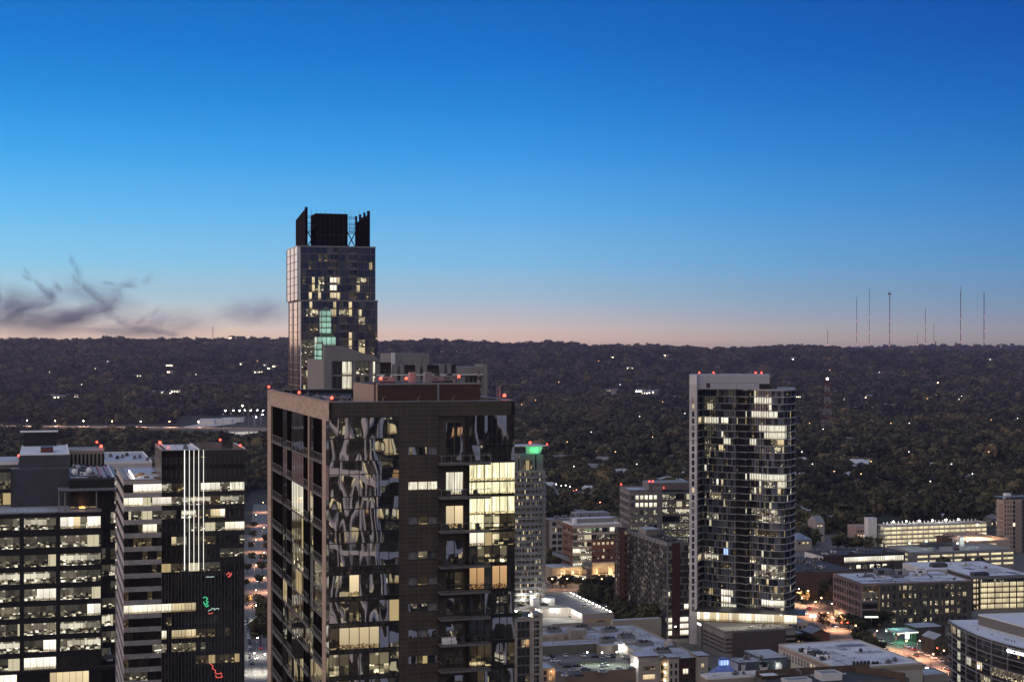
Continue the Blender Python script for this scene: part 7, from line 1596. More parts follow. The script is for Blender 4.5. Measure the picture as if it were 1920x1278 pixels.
px_row('street', (1028, 1102), (1095, 1102), 5, .95); px_row('street', (1118, 1104), (1175, 1108), 5, 1.0)
px_row('block', (1100, 1130), (1150, 1150), 6, .95, 3); px_row('block', (1085, 1122), (1120, 1122), 4, .8, 3); px_row('block', (1148, 1168), (1215, 1192), 8, 1.05, 4); px_row('block', (1165, 1178), (1230, 1200), 6, 1., 3); px_row('block', (1120, 1118), (1160, 1130), 4, .9, 4)
px_row('block', (1515, 1098), (1585, 1150), 9, 1.1, 4); px_row('block', (1522, 1092), (1556, 1120), 7, 1.15, 4); px_row('street', (1575, 1172), (1625, 1190), 7, .9, 2); px_row('street', (1640, 1178), (1740, 1168), 9, 1.05, 3); px_row('block', (1745, 1150), (1800, 1160), 7, 1.1, 4)
px_row('street', (1600, 1205), (1660, 1235), 7, 1.1, 3); px_row('street', (1700, 1255), (1712, 1262), 2, .8, 1); px_row('street', (1490, 1205), (1530, 1210), 5, .7, 2); px_row('block', (1640, 1082), (1700, 1100), 5, .8, 4); px_row('block', (1745, 1085), (1850, 1080), 7, .95, 4)
px_row('street', (1500, 1130), (1510, 1134), 2, .9); px_row('block', (487, 1215), (495, 1150), 5, 1., 2); px_row('street', (492, 1110), (500, 1010), 5, .9, 2); px_row('street', (462, 1150), (474, 985), 7, .9, 2); px_row('street', (1240, 1262), (1320, 1275), 8, .75, 2); px_row('block', (1560, 1030), (1630, 1035), 6, .85, 5); px_row('street', (1600, 1022), (1650, 1026), 4, .9, 3)
px_row('street', (1060, 1262), (1120, 1268), 0); px_row('block', (1025, 1060), (1048, 1066), 6, .9, 5); px_row('street', (1755, 1215), (1775, 1240), 4, .9, 2)
used = sum(1 for o in COL.objects if o.get('category') == 'tree')
# open areas that must stay free of forest trees, and the forest itself
def inpoly(x, y, P): 
    c = False; j = len(P) - 1
    for i in range(len(P)):
        if (P[i][1] > y) != (P[j][1] > y) and x < (P[j][0] - P[i][0]) * (y - P[i][1]) / (P[j][1] - P[i][1]) + P[i][0]: c = not c
        j = i
    return c
NEAR = [(-150, 985), (0, 985), (440, 960), (470, 920), (500, 925), (1012, 1012), (1050, 985), (1150, 1000), (1190, 1030), (1490, 1030), (1540, 1018), (1630, 1005), (1640, 990), (1860, 985), (1870, 1020), (2100, 1020)]
nx2 = np.array([p[0] for p in NEAR]); ny2 = np.array([p[1] for p in NEAR])
HWY = None
def forest_ok(x, y):
    px = 960 + x / y * FPX; py = HY + CAMZ / y * FPX
    if py > np.interp(px, nx2, ny2): return False
    if 1030 < px < 1140 and 905 < py < 945 and (px - 1085) * .15 + 925 - py < 6 and noise.noise((x / 60, y / 60, 1)) > -.1: return False
    if px < 520 and 770 < py < 822:
        if 795 < py < 817 or (px > 330 and py > 780): return False
        return R() < .6
    if 340 < px < 505 and 785 < py < 830: return False
    if 1640 < px < 1700 and 968 < py < 1000: return False
    n = noise.noise((x / 70, y / 70, 9)); return n > -.36 
near = []; tries = 0
while len(near) < 250 and tries < 200000:
    tries += 1; y = 1080 + 420 * R() ** 1.3; x = (RU(-60, 1980) - 960) / FPX * y
    if forest_ok(x, y) and all((x - q[0]) ** 2 + (y - q[1]) ** 2 > 42 for q in near): near.append((x, y))
near = near[:max(0, 298 - used)]
for (x, y) in near: place(random.choice(sets['edge']), x, y, RU(.75, 1.25))
# houses among the trees
WIN = glow('house_window_light', (1, .78, .45), 1.7); WHT_H = surf('house_wall', (.3, .27, .24), .9, .1, .3); GRW = surf('house_wall_grey', (.2, .19, .19), .9, .1, .3); RFS = [surf('pale_metal_roof', (.42, .44, .5), .5, .1, .3), surf('grey_shingle_roof', (.17, .17, .19), .9, .15, .4), surf('brown_shingle_roof', (.12, .095, .085), .9, .15, .4)]
def house_proto(k, label, group):
    o = bpy.data.objects.new('house', None); COL.objects.link(o); o['label'] = label; o['category'] = 'house'; o['group'] = group
    w, d_, h = ((14, 9, 4.5), (18, 10, 6), (11, 9, 3.6), (26, 13, 6))[k % 4]; wm = (WHT_H, GRW)[k % 2]; rm = RFS[k % 3]; m = MB(); m.box(-w / 2, w / 2, -d_ / 2, d_ / 2, -1.5, h, wm); m.build('wall', o)
    m = MB(); rh = d_ * .32; e = .6; m.face([(-w / 2 - e, -d_ / 2 - e, h - .2), (w / 2 + e, -d_ / 2 - e, h - .2), (w / 2 + e, 0, h + rh), (-w / 2 - e, 0, h + rh)], rm); m.face([(w / 2 + e, d_ / 2 + e, h - .2), (-w / 2 - e, d_ / 2 + e, h - .2), (-w / 2 - e, 0, h + rh), (w / 2 + e, 0, h + rh)], rm)
    for s in (-1, 1): m.face([(s * w / 2, -d_ / 2, h), (s * w / 2, d_ / 2, h), (s * w / 2, 0, h + rh)], wm)
    m.box(w * .2, w * .2 + .9, .5, 1.4, h + rh * .5, h + rh + 1, wm); m.build('roof', o)
    for i in range(3 if k != 3 else 6):
        m = MB(); x = -w / 2 + 1.2 + i * (w - 2) / (3 if k != 3 else 6); m.box(x, x + 1.3, -d_ / 2 - .05, -d_ / 2, 1.2, 2.8, WIN if (i + k) % 2 else G_dk); m.box(x - .1, x + 1.4, -d_ / 2 - .04, -d_ / 2 - .01, 1.05, 1.2, WHTP); m.build('window', o)
    return o
hp = [house_proto(k, l, 'houses scattered in the wooded suburb') for k, l in enumerate(('small house with pale metal roof among the trees of the suburb', 'grey house with shingle roof among the trees of the suburb', 'small pale house with brown roof among the trees of the suburb', 'long grey house with pale roof and row of windows among the trees of the suburb'))]
hpl = []; tries = 0
while len(hpl) < 270 and tries < 100000:
    tries += 1; py = 1000 - 270 * R() ** .8; px = RU(-10, 1930); y = CAMZ * FPX / (py - HY); x = X(px, y)
    if forest_ok(x, y) and y < 4200 and all((x - q[0]) ** 2 + (y - q[1]) ** 2 > 1500 for q in hpl): hpl.append((x, y))
for i, (x, y) in enumerate(hpl):
    p = hp[random.choice((0, 0, 1, 1, 2, 2, 3)) ]; s = .85 if y < 1800 else 1.05
    if p.get('_used'): dup(p, (x, y, hgt(x, y) + .4), RU(-.9, .9), (s, s, s * 1.1))
    else: p['_used'] = 1; p.location = (x, y, hgt(x, y) + .4); p.scale = (s, s, s)
# hillside villas with lights
def villa_proto(k):
    o = bpy.data.objects.new('hillside_house', None); COL.objects.link(o); o['label'] = 'far lit house on the wooded hillside below the ridge'; o['category'] = 'house'; o['group'] = 'lit houses on the far hillside'
    m = MB(); m.box(-14, 14, -6, 6, -4, 7, WHT_H); m.build('wall', o); m = MB(); m.prism([(-16, -8), (16, -8), (16, 8), (-16, 8)], 7, 8.2, RFS[0]); m.build('roof', o)
    m = MB()
    for i in range(2 + k): x = -12 + i * 7; m.box(x, x + 3.2, -6.3, -6, 1, 4.6, VW[k % 3])
    m.build('window', o); return o
VW = [glow('villa_light_warm', (1, .72, .38), 9), glow('villa_light_white', (1, .95, .85), 10), glow('villa_light_yellow', (1, .82, .5), 6)]
vil = []; vp = [villa_proto(k) for k in range(3)]; cnt = 0; tries = 0; cl = [(170, 650, 60, 6, 14), (230, 652, 50, 5, 16), (1100, 672, 90, 16, 14), (700, 690, 80, 18, 6), (330, 745, 60, 12, 9), (85, 752, 60, 6, 8), (1700, 676, 60, 14, 12), (1470, 680, 60, 22, 12), (1850, 690, 60, 14, 10), (1300, 665, 60, 8, 6), (820, 680, 100, 15, 8), (480, 690, 60, 25, 7), (1190, 745, 90, 12, 10), (1600, 760, 200, 20, 14), (1000, 700, 400, 40, 14), (300, 690, 300, 40, 14)]
def ray_ground(px, py):
    k = (px - 960) / FPX; best = None
    for y in np.arange(2200, 8700, 45.):
        z = CAMZ - (py - HY) / FPX * y
        if hgt(k * y, y) >= z: return (k * y, y)
    return None
for (cx_, cy_, sx, sy, n) in cl:
    for i in range(n):
        q = ray_ground(random.gauss(cx_, sx * .5), random.gauss(cy_, sy * .5))
        if not q or q[1] < 2400: continue
        z = hgt(*q) + 6; vil.append(q); s = RU(.6, 1.2); p = vp[random.randrange(3)]
        if p.get('_used'): dup(p, (*q, z), RU(-.5, .5), s)
        else: p['_used'] = 1; p.location = (*q, z); p.scale = (s, s, s)
        cnt += 1
# forest as instances: one countless mass
proto = bpy.data.collections.new('forest_prototypes'); 
for k in range(5):
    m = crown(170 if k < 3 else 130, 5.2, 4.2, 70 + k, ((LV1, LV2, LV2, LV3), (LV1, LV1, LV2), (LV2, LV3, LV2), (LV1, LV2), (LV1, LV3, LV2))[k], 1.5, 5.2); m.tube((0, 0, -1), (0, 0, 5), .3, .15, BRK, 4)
    o = m.build('tree_form_%d' % k); COL.objects.unlink(o); proto.objects.link(o)
pts = []; scl = []
rs = np.random.RandomState(8)
def fill(y0, y1, step, s):
    y = y0
    while y < y1:
        xw = y * (.41 if y < 6000 else .375) + 40; x = -xw
        while x < xw:
            xx, yy = x + RU(-.5, .5) * step * 1.2, y + RU(-.5, .5) * step * 1.2
            ok = forest_ok(xx, yy) if yy < 3600 else True
            if ok and yy < 1500: ok = all(abs(xx - q[0]) + abs(yy - q[1]) > 5 for q in near)
            if ok and yy < 4200: ok = not hnear(xx, yy)
            if ok and yy > 2200: ok = not vnear(xx, yy)
            if ok: 
                h = hgt(xx, yy)
                pts.append((xx, yy, h - .5 * s * (1 if yy > 3000 else .3))); scl.append(s * random.choice((.55, .8, .95, 1.1, 1.5)) * RU(.85, 1.15) * (1 + .35 * noise.noise((xx / 120, yy / 120, 2))))
            x += step
        y += step
HG = {}
for (hx, hy) in hpl: HG.setdefault((int(hx // 40), int(hy // 40)), []).append((hx, hy))
def hnear(x, y):
    for i in (-1, 0, 1):
        for j in (-1, 0, 1):
            for (hx, hy) in HG.get((int(x // 40) + i, int(y // 40) + j), ()):
                if abs(x - hx) < 8.5 and -16 < y - hy < 7: return True
    return False
VG = {}
for q in vil: VG.setdefault((int(q[0] // 100), int(q[1] // 100)), []).append(q)
def vnear(x, y):
    return any(abs(x - q[0]) < 30 and -95 < y - q[1] < 22 for i in (-1, 0, 1) for j in (-1, 0, 1) for q in VG.get((int(x // 100) + i, int(y // 100) + j), ()))
fill(1040, 2000, 9.0, .95); fill(2000, 3600, 13.5, 1.45); fill(3600, 6000, 18, 1.9); fill(6000, 9000, 26, 2.5); fill(12000, 12700, 42, 3.0)
me = bpy.data.meshes.new('forest'); me.from_pydata(pts, [], []); at = me.attributes.new('scl', 'FLOAT', 'POINT'); at.data.foreach_set('value', scl)
fo = bpy.data.objects.new('forest', me); COL.objects.link(fo); fo['kind'] = 'stuff'; fo['label'] = 'dark wooded suburb and hills stretching to the horizon'
ng = bpy.data.node_groups.new('forest', 'GeometryNodeTree'); ng.interface.new_socket('Geometry', in_out='INPUT', socket_type='NodeSocketGeometry'); ng.interface.new_socket('Geometry', in_out='OUTPUT', socket_type='NodeSocketGeometry')
N = ng.nodes; Lk = ng.links; gi = N.new('NodeGroupInput'); go = N.new('NodeGroupOutput'); ci = N.new('GeometryNodeCollectionInfo'); ci.inputs['Collection'].default_value = proto; ci.inputs['Separate Children'].default_value = True; ci.inputs['Reset Children'].default_value = True
ip = N.new('GeometryNodeInstanceOnPoints'); ip.inputs['Pick Instance'].default_value = True; rv = N.new('FunctionNodeRandomValue'); rv.data_type = 'FLOAT_VECTOR'; rv.inputs[0].default_value = (0, 0, 0); rv.inputs[1].default_value = (.1, .1, 6.28)
na = N.new('GeometryNodeInputNamedAttribute'); na.data_type = 'FLOAT'; na.inputs['Name'].default_value = 'scl'; ri = N.new('FunctionNodeRandomValue'); ri.data_type = 'INT'; ri.inputs[4].default_value = 0; ri.inputs[5].default_value = 4; mp = N.new('GeometryNodeMeshToPoints')
Lk.new(gi.outputs[0], mp.inputs[0]); Lk.new(mp.outputs[0], ip.inputs['Points']); Lk.new(ci.outputs[0], ip.inputs['Instance']); Lk.new(ri.outputs[2], ip.inputs['Instance Index']); Lk.new(rv.outputs[0], ip.inputs['Rotation']); Lk.new(na.outputs['Attribute'], ip.inputs['Scale']); Lk.new(ip.outputs[0], go.inputs[0])
md = fo.modifiers.new('scatter', 'NODES'); md.node_group = ng
print('forest points', len(pts), 'villas', cnt, 'houses', len(hpl), 'near', len(near), 'street', used)
# ------------------------------------------------------------------ cars
random.seed(401)
CARP = {k: surf('car_paint_' + k, c, .3, .03, 1, spec=.7) for k, c in dict(white=(.6, .6, .6), silver=(.32, .33, .35), black=(.015, .015, .018), red=(.25, .02, .02), blue=(.03, .06, .16), grey=(.1, .1, .11)).items()}
CGL = surf('car_glass', (.012, .014, .016), .08, .1, 1, spec=.9); TYR = surf('tyre', (.012, .012, .012), .9, .1, 2)
def loft(sections, mat, m):
    for a, c in zip(sections, sections[1:]):
        for i in range(len(a)): j = (i + 1) % len(a); m.face([a[i], a[j], c[j], c[i]], mat)
    m.face(sections[0][::-1], mat); m.face(sections[-1], mat)
def car_proto():
    o = bpy.data.objects.new('parked_car', None); COL.objects.link(o); o['label'] = 'x'; o['category'] = 'car'; P = CARP['white']
    m = MB(); sec = []
    for x, hw, z0, z1 in ((-2.25, .72, .45, .75), (-2.1, .86, .28, .92), (-1.2, .9, .22, .98), (.6, .9, .22, .98), (1.5, .88, .22, .86), (2.1, .82, .28, .72), (2.25, .66, .42, .6)):
        sec.append([(x, -hw, z0), (x, -hw, z1 - .12), (x, -hw * .82, z1), (x, hw * .82, z1), (x, hw, z1 - .12), (x, hw, z0)])
    loft(sec, P, m); m.face([(-1.0, -.62, 1.46), (.15, -.62, 1.46), (.15, .62, 1.46), (-1.0, .62, 1.46)], P); m.build('body', o)
    m = MB(); loft([[(-1.8, -.78, .96), (-1.0, -.62, 1.45), (.15, -.62, 1.45), (1.05, -.78, .94)], [(-1.8, .78, .96), (-1.0, .62, 1.45), (.15, .62, 1.45), (1.05, .78, .94)]], CGL, m); m.build('windows', o)
    for x in (-1.4, 1.4):
        for s in (-1, 1): m = MB(); m.tube((x, s * .72, .33), (x, s * .93, .33), .33, .33, TYR, 10); m.tube((x, s * .93, .33), (x, s * .945, .33), .19, .19, GRYM, 8); m.build('wheel', o)
    return o
CP = car_proto(); cars = []
def car(x, y, z, rot, col, lab, grp, moving=False, name='parked_car'):
    if not CP.get('_used'): c = CP; CP['_used'] = 1; c.location = (x, y, z); c.rotation_euler = (0, 0, rot)
    else: c = dup(CP, (x, y, z), rot)
    c['label'] = lab % col; c['group'] = grp; c.name = name
    for ch in c.children:
        if ch.type == 'MESH' and ch.name.startswith('body'): ch.material_slots[0].link = 'OBJECT'; ch.material_slots[0].material = CARP[col]
    if moving:
        for nm, x0, mt in (('headlight', 2.24, HEAD), ('tail_light', -2.26, REDL)):
            for s in (-1, 1):
                m = MB(); m.box(x0 - .04, x0 + .04, s * .55 - .14, s * .55 + .14, .55, .72, mt); k = m.build(nm); k.parent = c
    return c
rcol = lambda: random.choice(('white', 'white', 'silver', 'silver', 'black', 'black', 'grey', 'grey', 'red', 'blue'))
ang = math.atan2(axes(85)[1].y, axes(85)[1].x); angu = math.atan2(axes(85)[0].y, axes(85)[0].x)
b = DECKB
for (px, py, rv_, c) in ((1035, 1232, 1, 'black'), (1060, 1231, 1, 'white'), (1093, 1231, 1, 'white'), (1116, 1233, 0, 'black'), (1128, 1234, 1, 'silver'), (1139, 1232, 1, 'white'), (1148, 1232, 1, 'black'), (1176, 1234, 0, 'white'), (1186, 1240, 0, 'black'), (1190, 1243, 0, 'grey'), (1042, 1241, 0, 'white'), (1133, 1243, 1, 'grey'), (1132, 1250, 0, 'white'), (1077, 1259, 0, 'silver'), (1062, 1268, 0, 'white'), (1074, 1268, 0, 'grey'), (1086, 1268, 0, 'black'), (1131, 1262, 0, 'silver'), (1163, 1257, 0, 'silver'), (1186, 1256, 0, 'black'), (1064, 1251, 0, 'black'), (1098, 1257, 0, 'grey'), (1022, 1236, 0, 'white'), (1082, 1250, 0, 'black'), (1040, 1260, 0, 'silver')):
    x, y = G(px, py - 1, 8); car(x, y, 8.01, (ang if rv_ else angu) + RU(-.08, .08), c, '%s car parked on the raised car park between the low apartment wings', 'cars on the raised car park')
b = GAR
for (px, py, z, c) in ((1097, 1138, 12, 'white'), (1020, 1134, 12, 'black'), (1035, 1151, 8, 'white'), (1043, 1154, 8, 'red'), (1075, 1157, 8, 'black'), (1084, 1160, 8, 'grey'), (1028, 1149, 8, 'silver'), (975, 1136, 12, 'black')):
    x, y = G(px, py, z); car(x, y, z + .01, angu + RU(-.06, .06), c, '%s car parked on the brightly lit garage deck beside the balcony tower', 'cars on the lit garage deck')
for i in range(6): p = G2.P(20 + i * 5 + RU(0, 1), 10 + (i % 3) * 8); car(p.x, p.y, Z(1038, 1047) + .01, angu, rcol(), '%s car parked on the grey garage deck with green-tinted lamps', 'cars on the grey garage deck')
for i in range(5): p = G4.P(14 + i * 4, 31); car(p.x, p.y, G4z + .01, ang, rcol(), '%s car parked on the orange lit beige garage deck', 'cars on the beige garage deck')
# street on the left: long row of parked cars
for i in range(15): 
    t = i / 14; x, y = G(463.5 + 8.5 * t, 1160 + 84 * t); car(x, y, .04, math.atan2((A2 - A1).y, (A2 - A1).x), random.choice(('black', 'grey', 'white', 'black')), '%s car in the long row parked along the street left of the brown tower', 'cars parked along the left street')
for (px, py, c, r) in ((485, 1180, 'grey', 0), (487, 1125, 'black', 0), (484, 1090, 'white', 3.14), (488, 1050, 'grey', 0), (481, 1235, 'white', 3.14), (489, 1215, 'black', 0)):
    x, y = G(px, py); car(x, y, .04, math.atan2((A2 - A1).y, (A2 - A1).x) + r, c, '%s car driving with lights on along the street left of the brown tower', 'cars driving on the left street', True, 'moving_car')
bd = (B2 - B1); ba = math.atan2(bd.y, bd.x); bn = Vector((bd.y, -bd.x)).normalized()
for i, t in enumerate((.02, .1, .2, .33, .47, .6, .78, .9, .96)):
    p = B1.lerp(B2, t) + bn * (4 if i % 2 else -4); car(p.x, p.y, .04, ba + (0 if i % 2 else 3.14), rcol(), '%s car driving with lights on down the wide avenue right of the podium', 'cars driving on the avenue', True, 'moving_car')
for i in range(9):
    p = B1.lerp(B2, .66 + i * .04) + bn * -9.6; car(p.x, p.y, .04, ba, rcol(), '%s car parked at the kerb of the avenue near the curved office', 'cars parked along the avenue')
for (px, py) in ((1733, 1251), (1744, 1256), (1754, 1260), (1640, 1198), (1652, 1202), (1668, 1206), (1520, 1198), (1512, 1190)): x, y = G(px, py); car(x, y, .05, ba + RU(-.2, .2), rcol(), '%s car standing near the street corner behind the big white-roofed hall', 'cars around the street corner')
for i in range(8): x, y = G(1115 + i * 7, 1274 - i * .3); car(x, y, .05, ang, rcol(), '%s car parked at street level below the raised car park', 'cars below the raised car park')
for i in range(10): x, y = G(1045 + i * 9 + RU(-2, 2), 928 - i * 1.2 + RU(-4, 4)); car(x, y, .05, angu + RU(-.2, .2), rcol(), '%s car in the open lot among the trees beyond the balcony tower', 'cars in the far lot')
# ------------------------------------------------------------------ street lamps
def lamp_proto(kind, col, mat, H, e, label, group):
    o = bpy.data.objects.new(kind, None); COL.objects.link(o); o['label'] = label; o['category'] = 'street lamp'; o['group'] = group
    m = MB(); m.tube((0, 0, 0), (0, 0, H), .1, .07, DGRY, 6); m.tube((0, 0, H), (1.2, 0, H + .2), .05, .05, DGRY, 5); m.build('pole', o)
    m = MB(); m.box(.8, 1.6, -.2, .2, H + .12, H + .3, DGRY); m.ball((1.2, 0, H - .02), .3, mat, 8, 5); k = m.build('lamp_head', o)
    if e:
        ld = bpy.data.lights.new('lamp_light', 'SPOT'); ld.energy = e; ld.color = col; ld.shadow_soft_size = .3; ld.spot_size = math.radians(138); ld.spot_blend = .7
        l = bpy.data.objects.new('lamp_light', ld); COL.objects.link(l); l.parent = k; l.location = (1.2, 0, H - .6)
    return o
OC = (1, .45, .24); WC = (1, .93, .8)
def lamps(kind, col, mat, H, e, label, group, spots, rot=0., sc=None):
    p = lamp_proto(kind, col, mat, H, e, label, group)
    for i, (x, y, z) in enumerate(spots):
        if i == 0: p.location = (x, y, z); c = p
        else: c = dup(p, (x, y, z), rot + RU(-.5, .5))
        if sc: s = sc(y); c.scale = (s, s, s)
sp = []
for px, py in ((1494, 1132), (1512, 1136), (1536, 1150), (1556, 1162), (1500, 1150), (1525, 1158), (1548, 1180), (1570, 1180), (1600, 1205), (1640, 1215), (1680, 1222), (1695, 1236), (1720, 1235), (1745, 1262), (1765, 1255)): sp.append((*G(px, py), 0))
lamps('street_lamp', OC, ORL, 9, 19000, 'tall orange sodium street lamp along the wide avenue on the right', 'orange lamps along the avenue', sp)
lamps('street_lamp', OC, ORL, 9, 18000, 'orange street lamp on the street left of the brown tower', 'lamps along the left street', [(*G(px, py), 0) for px, py in ((491, 960), (477, 985), (492, 1010), (477, 1035), (492, 1060), (477, 1085), (492, 1110), (476, 1135))])
lamps('street_lamp', WC, WHL, 9, 9000, 'white street lamp at the lower end of the street left of the brown tower', 'white lamps on the left street', [(*G(px, py), 0) for px, py in ((476, 1165), (478, 1230), (492, 1262), (472, 1260))])
lamps('street_lamp', OC, ORL, 7, 3000, 'orange street lamp on the plaza before the stone arcade', 'lamps before the arcade', [(*G(px, py), 0) for px, py in ((1032, 1106), (1060, 1105), (1090, 1106), (1125, 1106), (1150, 1104))])
lamps('street_lamp', WC, WHL, 7, 700, 'white street lamp among the trees near the stair tower', 'white lamps among downtown trees', [(*G(px, py), 0) for px, py in ((1124, 1112), (1134, 1160), (1232, 1150), (1262, 1200))])
lamps('deck_lamp_post', (.8, 1, .7), WHL, 6, 2200, 'slim white lamp post on the raised car park', 'lamp posts of the raised car park', [(*G(px, py, 8), 8) for px, py in ((1096, 1247), (1124, 1248), (1152, 1247))])
lamps('street_lamp', (.3, 1, .55), glow('green_street_lamp', (.5, 1, .7), 30), 8, 1500, 'street lamp with green-white glow by the corner beside the avenue', 'green lamp', [(*G(1657, 1212), 0)])
lamps('street_lamp', (1, .55, .28), glow('orange_flood', (1, .6, .3), 70), 7.2, 90000, 'very bright orange floodlight mast over the beige parking deck, far right', 'orange floodlight', [(X(1826, 1120), 1120, 9.5)], sc=lambda y: 2.0)
FLD = glow('floodlight', (1, .97, .9), 60)
lamps('street_lamp', WC, FLD, 12, 30000, 'bright white floodlight mast of the lot beside the elevated highway', 'floodlights by the highway', [(*G(px, py), 0) for px, py in ((418, 812), (433, 812), (445, 812), (456, 811), (466, 812), (478, 811), (490, 812), (488, 822), (476, 828), (451, 800))], sc=lambda y: 3.2)
ff_ = []; 
for px, py in ((975, 786), (1001, 776), (1196, 808), (1281, 802), (1045, 740), (1160, 745), (1350, 800), (1553, 716), (1646, 720), (1752, 765), (1736, 772), (1795, 774), (1800, 768), (1855, 815), (1905, 812), (1667, 822), (1680, 822), (1702, 822), (1515, 822), (1540, 834), (1380, 745), (1120, 700), (560, 735), (365, 725), (200, 700), (90, 720), (300, 760), (150, 745), (480, 700), (1430, 870), (1105, 840), (1220, 850), (1060, 860), (1240, 780), (1150, 880), (1190, 905), (1072, 910), (1700, 880), (1780, 905), (1630, 900), (1560, 920), (1500, 880), (1520, 905), (1850, 880), (1610, 925), (1740, 940), (1820, 925)):
    q = ray_ground(px, py) if py < 800 else G(px, py)
    if q: ff_.append((*q, hgt(*q) + 3))
random.shuffle(ff_)
sz = lambda y: 1.0 + y / 1800
SWL = glow('suburb_white_lamp', (1, .93, .8), 4); SOL = glow('suburb_orange_lamp', (1, .5, .2), 4)
lamps('street_lamp', WC, SWL, 9, 0, 'small white street lamp glowing among the trees of the wooded suburb', 'white lamps in the suburb', ff_[::2], sc=sz); lamps('street_lamp', OC, SOL, 9, 0, 'small orange street lamp glowing among the trees of the wooded suburb', 'orange lamps in the suburb', ff_[1::2], sc=sz)
q = (X(1755, 2500), 2500); lamps('street_lamp', OC, ORL, 16, 9000, 'bright orange lamp standing alone in the dark woods on the right', 'orange lamp in the woods', [(*ray_ground(1755, 766), 6)], sc=lambda y: 3.4)
q = G(1062, 924); lamps('street_lamp', (1, .3, .2), glow('red_lot_lamp', (1, .2, .1), 20), 6, 300, 'red glowing light at the far lot beyond the balcony tower', 'red lot lights', [(*G(px, py), 0) for px, py in ((1072, 935), (1078, 933), (1122, 957), (1127, 955))], sc=lambda y: 1.3)
q = G(1040, 925); lamps('street_lamp', (.6, 1, .8), WHL, 8, 900, 'greenish white lamp over the far lot beyond the balcony tower', 'lamps of the far lot', [(*G(px, py), 0) for px, py in ((1040, 925), (1050, 928), (1058, 927), (1066, 930))], sc=lambda y: 1.2)
flat('far_lot', [G(1022, 945), G(1022, 915), G(1060, 918), G(1120, 925), G(1080, 945)], .05, ASPH)
# ------------------------------------------------------------------ highway on pillars, bright lot
random.seed(451)
CR = surf('highway_concrete', (.3, .27, .25), .8, .1, .02); hp0 = Vector((X(-80, 2590), 2590)); hp1 = Vector((X(372, 2530), 2530)); hp2 = Vector((X(520, 2500), 2500))
t = thing('elevated_highway', 'elevated highway on round pillars crossing behind the offices on the left', 'highway', (*hp0, 0))
for (a, c) in ((hp0, hp1), (hp1, hp2)):
    f = Frame(a, c); m = MB(); m.fb(f, 0, f.w, 15.2, 17, -14, 0, CR); m.fb(f, 0, f.w, 17, 17.9, -.5, .01, CR); m.fb(f, 0, f.w, 17, 18.2, -14, -13.5, CR); m.build('deck', t)
f = Frame(hp0, hp1)
for i in range(16):
    m = MB(); p = f.pt(60 + i * 26, 0, -4); m.tube(p, (p[0], p[1], 15.2), 1, 1, CR, 8); p = f.pt(60 + i * 26, 0, -10); m.tube(p, (p[0], p[1], 15.2), 1, 1, CR, 8); m.build('pillar', t)
for i in range(9): p = f.pt(20 + i * 48, 0, -7); m = MB(); m.tube((p[0], p[1], 17), (p[0], p[1], 27), .15, .15, DGRY, 5); m.ball((p[0], p[1], 27), .7, ORL if i % 2 else WHL, 6, 4); o = m.build('highway_lamp', t); plight(o, p[0], p[1], 25, 60000, (1, .55, .4), .3)
for i in range(16): p = f.pt(10 + i * 30 + RU(0, 15), 0, -4 if i % 2 else -10); car(p[0], p[1], 17.02, math.atan2(f.d.y, f.d.x) + (3.14 if i % 2 else 0), rcol(), '%s car driving along the elevated highway behind the offices', 'cars on the highway', True, 'moving_car')
flat('gravel_lot', [ray_ground(*q) or G(*q) for q in ((335, 802), (398, 800), (440, 796), (452, 790), (420, 789), (390, 793))], .4, surf('pale_gravel', (.5, .46, .44), .9, .15, .02))
flat('lit_road', [G(*q) for q in ((395, 817), (410, 807), (505, 806), (505, 826), (440, 822))], .4, surf('pale_asphalt', (.16, .15, .14), .9, .15, .05))
for k, (px, py, w_, lab) in enumerate(((405, 793, 60, 'long white flat-roofed shed on the slope beside the highway'), (436, 791, 40, 'white shed with bright roof near the floodlit lot'), (386, 795, 30, 'small white shed left of the bright lot'))):
    q = G(px, py); b = thing('shed', lab, 'shed', (*q, 0)); m = MB(); m.box(q[0] - w_ / 2, q[0] + w_ / 2, q[1], q[1] + 22, 0, 7, WHTP); m.build('wall', b); m = MB(); m.box(q[0] - w_ / 2 - 1, q[0] + w_ / 2 + 1, q[1] - 1, q[1] + 23, 7, 7.8, ROOF_W); m.build('roof', b)
